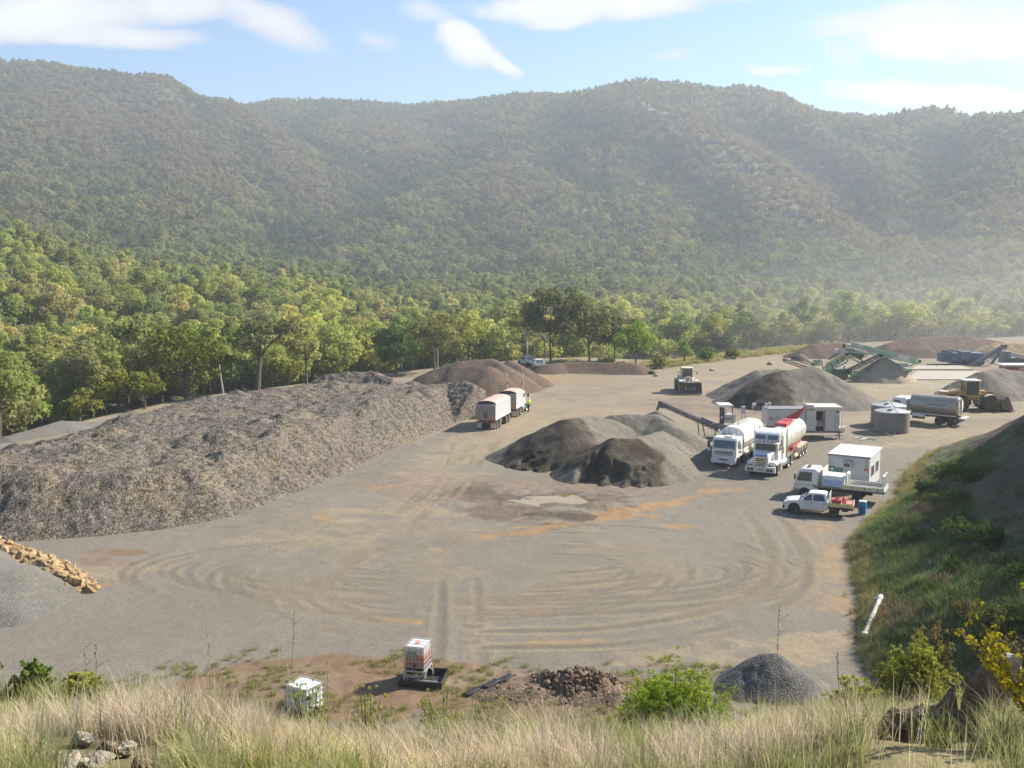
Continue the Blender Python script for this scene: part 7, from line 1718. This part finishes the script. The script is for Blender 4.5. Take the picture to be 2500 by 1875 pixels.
# shrubs at the grassy yard edge and tall dry stalks
for i, (px, Y, w_, h_, mt, lab) in enumerate(((1610, 164, 3.4, 2.2, LYG, 'yellow green shrub right of the bright bushy tree at the yard edge'), (1725, 176, 4.0, 2.4, LB, 'pale green shrub at the yard edge behind the cream loader'), (1790, 182, 3.6, 1.8, LYG, 'low shrub on the far grassy edge right of the cream loader'), (1480, 165, 4.5, 1.6, LYG, 'grassy low shrub on the right part of the soil berm'))):
    q = GX(px, Y); shrub('edge_shrub', lab, (q.x, q.y, tz(q.x, q.y) - .1), (w_, w_, h_), mt, 140 + i, 12, 1300, .2)
def stalk(label, px, rtop, rbot, Y, seed, heads=9):
    a, b = W(px, rbot, Y), W(px + 2, rtop, Y); z = tz(a.x, a.y); a.z = min(a.z, z); mb = MB(a); g = np.random.default_rng(seed)
    mid = a.lerp(b, .5) + Vector((g.normal() * .02, 0, 0)); DRY = M('dry_stalk', (.36, .29, .20), .9, var=.2)
    mb.tube([a, mid, b], .0028 * Y / 8, DRY, 5)
    for k in range(heads):
        p = mid.lerp(b, .35 + .65 * k / heads); s = .008 * Y / 8; mb.lathe([(.2 * s, -1.2 * s), (s, 0), (.2 * s, 1.4 * s)], p + Vector((g.normal() * s, g.normal() * s, 0)), DRY, 6)
        if k % 3 == 0: mb.cyl(p, p + Vector((g.normal() * .05 * Y / 8, 0, .06 * Y / 8)), .002 * Y / 8, DRY, n=4)
    o = mb.build('dry_stalk'); o.location = a; tag(o, label, 'dry stalk')
for i, (px, rt, rb, Y, lab) in enumerate(((717, 1490, 1740, 8.5, 'tallest dry seed stalk, left of the two IBC tanks'), (503, 1530, 1745, 8.5, 'dry seed stalk left of the tallest one'), (797, 1610, 1745, 9, 'grey dry stalk just right of the plain white IBC tank'), (232, 1570, 1690, 8.5, 'dry stalk with seed head above the right shrub of the left row'), (204, 1562, 1690, 8.8, 'thin dry stalk at the left row of shrubs'), (698, 1620, 1740, 9, 'short dry stalk beside the plain white IBC tank'), (1900, 1480, 1720, 9, 'tall thin dry stalk in front of the charcoal gravel heap'), (2042, 1590, 1720, 8, 'short thin stalk right of the charcoal gravel heap'))):
    stalk(lab, px, rt, rb, Y, 160 + i)

# people
def person(label, loc, rz, joints, vest, trousers, skinv=SKIN, hat=None, hatpos=None, s=1.0):
    """joints: name -> (x,y,z,r); skin-modifier body with clothes of the same limbs a little thicker"""
    t = thing('person', label, 'person', loc, rz, scale=s)
    E = [('pelvis', 'chest'), ('chest', 'neck'), ('neck', 'head'), ('head', 'crown')] + [e for q in 'lr' for e in ((f'chest', f'sh_{q}'), (f'sh_{q}', f'el_{q}'), (f'el_{q}', f'wr_{q}'), (f'wr_{q}', f'hd_{q}'), ('pelvis', f'hip_{q}'), (f'hip_{q}', f'kn_{q}'), (f'kn_{q}', f'an_{q}'), (f'an_{q}', f'to_{q}'))]
    for q in 'lr':
        hx = Vector(joints[f'hd_{q}'][:3]); wx_ = Vector(joints[f'wr_{q}'][:3]); d = (hx - wx_).normalized()
        for k in range(5):
            a = Vector((0, (k - 2) * .017, 0)) + d * (.0 if k else -.03); nm = f'f{k}_{q}'
            joints[nm] = tuple(hx + a + d * (.03 + .012 * (k in (2, 3)))) + (.009,); joints[nm + 't'] = tuple(hx + a * 1.3 + d * (.07 if k else .03) + Vector((0, 0, -.01))) + (.007,)
            E += [(f'hd_{q}', nm), (nm, nm + 't')]
    return t, joints, E
def skin_layer(me, radii, root):
    bm = bmesh.new(); bm.from_mesh(me); ly = bm.verts.layers.skin.verify()
    for i, v in enumerate(bm.verts):
        v[ly].radius = (radii[i], radii[i]); v[ly].use_root = (i == root)
    bm.to_mesh(me); bm.free()
def make_person(label, loc, rz, J, vest, trousers, hat, s=1.0):
    t, J, E = person(label, loc, rz, J, vest, trousers, s=s)
    def grow(name, keep, mat, add, root):
        ed = [(a, b) for a, b in E if a in keep and b in keep]; ks = []
        for a, b in ed:
            for q in (a, b):
                if q not in ks: ks.append(q)
        me = bpy.data.meshes.new(name); me.from_pydata([J[j][:3] for j in ks], [(ks.index(a), ks.index(b)) for a, b in ed], []); me.materials.append(mat)
        skin_layer(me, [J[j][3] + add for j in ks], ks.index(root))
        o = bpy.data.objects.new(name, me); COL.objects.link(o); o.parent = t
        o.modifiers.new('skin', 'SKIN').use_smooth_shade = True; sb = o.modifiers.new('sub', 'SUBSURF'); sb.levels = sb.render_levels = 1
    grow('body', set(J), SKIN, 0, 'pelvis')
    grow('shirt', {'pelvis', 'chest', 'neck', 'sh_l', 'sh_r', 'el_l', 'el_r'}, vest, .018, 'pelvis')
    grow('trousers', {'pelvis', 'hip_l', 'hip_r', 'kn_l', 'kn_r', 'an_l', 'an_r'}, trousers, .022, 'pelvis')
    grow('boots', {'an_l', 'to_l'}, M('tan_boot', (.45, .34, .2), .8), .014, 'an_l'); grow('boots', {'an_r', 'to_r'}, M('tan_boot', (.45, .34, .2), .8), .014, 'an_r')
    h = J['head']; part('face', t, lambda m: (m.box((h[0] + .10, h[1], h[2] - .01), (.04, .03, .05), SKIN), [m.box((h[0] + .095, h[1] + q * .035, h[2] + .025), (.02, .025, .014), BLACK) for q in (-1, 1)], m.box((h[0] + .095, h[1], h[2] - .055), (.02, .05, .012), PINK), [m.box((h[0], h[1] + q * .095, h[2]), (.04, .02, .06), SKIN) for q in (-1, 1)]))
    part('hat', t, lambda m: (m.lathe([(.19, .03), (.19, .05), (.115, .06), (.10, .13), (.03, .15)], (h[0], h[1], h[2] + .02), hat, 16)))
    return t
STAND = dict(pelvis=(0, 0, .95, .125), chest=(.02, 0, 1.32, .135), neck=(.03, 0, 1.50, .06), head=(.05, 0, 1.64, .095), crown=(.05, 0, 1.72, .08),
             sh_l=(.0, .19, 1.42, .065), el_l=(.06, .26, 1.14, .045), wr_l=(.28, .22, 1.05, .032), hd_l=(.36, .20, 1.06, .035), sh_r=(.0, -.19, 1.42, .065), el_r=(-.02, -.27, 1.12, .045), wr_r=(.1, -.28, .88, .032), hd_r=(.14, -.28, .80, .035),
             hip_l=(0, .10, .88, .095), kn_l=(.05, .11, .48, .065), an_l=(-.02, .12, .08, .045), to_l=(.16, .14, .04, .04), hip_r=(0, -.10, .88, .095), kn_r=(.12, -.10, .48, .065), an_r=(.10, -.11, .08, .045), to_r=(.28, -.13, .04, .04))
p = G(1291, 1007)
make_person('person in lime hi-vis shirt and dark trousers standing beside the tipper truck cab', p, math.radians(140), STAND, LIME, NAVY, M('white_hat', (.7, .68, .62), .8), 1.0)
SUN_E, SKY_S, EXPO = 4.9, 0.13, 1.15
HAZE, HAZE_C, DUST = 0.00035, (0.82, 0.90, 1.0), 0.0013
CLOUD_A, CLOUD_B, SKYTINT = (2.9, 2.97, 3.15), (3.8, 3.9, 3.75), (0.44, 0.55, 0.64)
# ------------------------------------------------------------------ camera, sun, sky, haze
cam = bpy.data.objects.new('camera', bpy.data.cameras.new('camera')); COL.objects.link(cam)
cam.location = (0, 0, H); cam.rotation_euler = (PI / 2 - PIT, 0, 0)
cam.data.sensor_width = 36; cam.data.lens = 36 * F / 2500.0
cam.data.clip_start = 0.1; cam.data.clip_end = 6000
S.camera = cam
sun = bpy.data.objects.new('sun', bpy.data.lights.new('sun', 'SUN')); COL.objects.link(sun)
sun.data.energy = SUN_E; sun.data.angle = math.radians(0.6); sun.data.color = (1.0, 0.93, 0.82)
sun.rotation_euler = SUN.to_track_quat('Z', 'Y').to_euler()
w = bpy.data.worlds.new('World'); S.world = w; w.use_nodes = True
nt = w.node_tree
for n in list(nt.nodes): nt.nodes.remove(n)
out = N(nt, 'ShaderNodeOutputWorld'); bg = N(nt, 'ShaderNodeBackground')
sky = N(nt, 'ShaderNodeTexSky'); sky.sky_type = 'NISHITA'; sky.sun_disc = False
sky.sun_elevation = math.asin(SUN.z); sky.sun_rotation = math.atan2(SUN.x, SUN.y)
sky.air_density = 1.0; sky.dust_density = 0.6; sky.ozone_density = 1.0
bg.inputs['Strength'].default_value = SKY_S
tc = N(nt, 'ShaderNodeTexCoord'); sep = N(nt, 'ShaderNodeSeparateXYZ'); nt.links.new(tc.outputs['Generated'], sep.inputs[0])
def ma(op, a, b=None, c=None, clamp=False):
    n = nt.nodes.new('ShaderNodeMath'); n.operation = op; n.use_clamp = clamp
    for i, v in enumerate((a, b, c)):
        if v is None: continue
        if hasattr(v, 'is_output'): nt.links.new(v, n.inputs[i])
        else: n.inputs[i].default_value = v
    return n.outputs[0]
yy = ma('MAXIMUM', sep.outputs[1], 0.06)
uu = ma('DIVIDE', sep.outputs[0], yy); vv = ma('DIVIDE', sep.outputs[2], yy)
comb = N(nt, 'ShaderNodeCombineXYZ'); nt.links.new(uu, comb.inputs[0]); nt.links.new(ma('MULTIPLY', vv, 1.7), comb.inputs[1])
nA = N(nt, 'ShaderNodeTexNoise', i_Scale=9.0, i_Detail=7.0, i_Roughness=0.6); nt.links.new(comb.outputs[0], nA.inputs['Vector'])
nB = N(nt, 'ShaderNodeTexNoise', i_Scale=4.0, i_Detail=4.0, i_Roughness=0.5); nt.links.new(comb.outputs[0], nB.inputs['Vector'])
nC = N(nt, 'ShaderNodeTexNoise', i_Scale=26.0, i_Detail=6.0, i_Roughness=0.65); nt.links.new(comb.outputs[0], nC.inputs['Vector'])
da = ma('SUBTRACT', nA.outputs['Fac'], 0.5); db = ma('SUBTRACT', nB.outputs['Fac'], 0.5); dc = ma('SUBTRACT', nC.outputs['Fac'], 0.5)
ud = ma('MULTIPLY_ADD', da, 0.10, uu); vd = ma('MULTIPLY_ADD', db, 0.06, vv)
CL = [(60, 30, 420, 75, 0.0, 1.15), (280, 90, 260, 35, 0.12, 0.9), (430, 20, 190, 60, 0.0, 0.9), (650, 60, 200, 60, 0.35, 0.75), (740, 110, 110, 25, 0.3, 0.5),
      (1130, 105, 95, 62, 0.35, 1.35), (1210, 150, 80, 30, 0.4, 1.1), (1060, 40, 90, 40, 0.2, 0.5), (1450, 15, 330, 45, 0.0, 1.1), (1370, 40, 110, 28, 0.0, 1.0), (1700, -10, 220, 40, 0, 0.6),
      (2230, 100, 190, 60, 0.0, 1.15), (2180, 60, 330, 50, -0.15, 0.75), (2400, 70, 300, 95, 0.0, 1.0), (2300, 240, 330, 42, 0.04, 1.25), (2050, 150, 70, 40, 0.3, 0.45),
      (1680, 140, 60, 18, 0, 0.35), (1880, 188, 80, 16, 0.1, 0.9), (930, 110, 60, 25, 0.2, 0.4), (-300, 60, 300, 120, 0, 1.0), (2900, 120, 300, 140, 0, 1.0)]
tot = None
for cx, cy, a, b_, rot, s in CL:
    r_ = ray(cx, cy); cu, cv = r_[0] / r_[1], r_[2] / r_[1]
    a, b_ = a / F, b_ / F
    du = ma('SUBTRACT', ud, cu); dv = ma('SUBTRACT', vd, cv)
    c_, s_ = math.cos(rot), math.sin(rot)
    p = ma('ADD', ma('MULTIPLY', du, c_ / a), ma('MULTIPLY', dv, -s_ / a))
    q = ma('ADD', ma('MULTIPLY', du, s_ / b_), ma('MULTIPLY', dv, c_ / b_))
    e = ma('SUBTRACT', 1.0, ma('ADD', ma('MULTIPLY', p, p), ma('MULTIPLY', q, q)), clamp=True)
    e = ma('MULTIPLY', e, s)
    tot = e if tot is None else ma('MAXIMUM', tot, e)
hi = ma('MULTIPLY', ma('SUBTRACT', vv, 0.32, clamp=True), 1.2)
gen = ma('MULTIPLY', ma('ADD', db, 0.05, clamp=True), ma('MINIMUM', ma('MULTIPLY', hi, 4.0), 0.8))
tot = ma('MAXIMUM', tot, gen)
dens = ma('ADD', ma('MULTIPLY', tot, ma('MULTIPLY_ADD', da, 1.6, 1.0)), ma('MULTIPLY', dc, 0.12))
cov = nt.nodes.new('ShaderNodeMapRange'); cov.interpolation_type = 'SMOOTHSTEP'
cov.inputs[1].default_value = 0.02; cov.inputs[2].default_value = 0.72
nt.links.new(ma('MULTIPLY', dens, ma('GREATER_THAN', sep.outputs[1], 0.05)), cov.inputs[0])
thick = ma('SUBTRACT', dens, 0.55, clamp=True)
cc = mixc(nt, CLOUD_A, CLOUD_B, ma('MULTIPLY', thick, 1.6, clamp=True))
skyc = mixc(nt, sky.outputs[0], SKYTINT, 1.0, 'MULTIPLY')
fin = mixc(nt, skyc, cc, ma('MULTIPLY', cov.outputs[0], 0.95))
nt.links.new(fin, bg.inputs['Color']); nt.links.new(bg.outputs[0], out.inputs['Surface'])

def vol_mat(name, col, dens, aniso):
    m = bpy.data.materials.new(name); m.use_nodes = True; t = m.node_tree
    for n in list(t.nodes):
        if n.type != 'OUTPUT_MATERIAL': t.nodes.remove(n)
    pv = N(t, 'ShaderNodeVolumePrincipled')
    pv.inputs['Color'].default_value = (*col, 1); pv.inputs['Density'].default_value = dens; pv.inputs['Anisotropy'].default_value = aniso
    t.links.new(pv.outputs[0], t.nodes['Material Output'].inputs['Volume'])
    return m
if HAZE > 0:
    mb = MB(); mb.box((0, 1100, 150), (9400, 4200, 344), vol_mat('haze_air', HAZE_C, HAZE, 0.2))
    o = mb.build('haze', smooth=0); o['kind'] = 'stuff'
if DUST > 0:
    me = bpy.data.meshes.new('dust'); bm = bmesh.new(); bmesh.ops.create_icosphere(bm, subdivisions=4, radius=1.0); bm.to_mesh(me); bm.free()
    for i, (lc, sc, k) in enumerate((((230, 250, 4), (215, 110, 34), .45), ((190, 240, 4), (150, 95, 24), .6), ((150, 215, 2), (105, 75, 15), .8))):
        m2 = me.copy(); m2.materials.append(vol_mat('dust_cloud', (0.97, 0.94, 0.88), DUST * k, 0.1))
        o = bpy.data.objects.new('dust', m2); COL.objects.link(o)
        o.location = lc; o.scale = sc; o['kind'] = 'stuff'
S.render.engine = 'CYCLES'
c = S.cycles
c.max_bounces = 5; c.diffuse_bounces = 3; c.glossy_bounces = 3; c.transmission_bounces = 4; c.volume_bounces = 0; c.transparent_max_bounces = 8
c.use_denoising = True; c.use_adaptive_sampling = True; c.adaptive_threshold = 0.02
c.sample_clamp_indirect = 6
S.view_settings.view_transform = 'Standard'; S.view_settings.look = 'None'; S.view_settings.gamma = 1; S.view_settings.exposure = EXPO
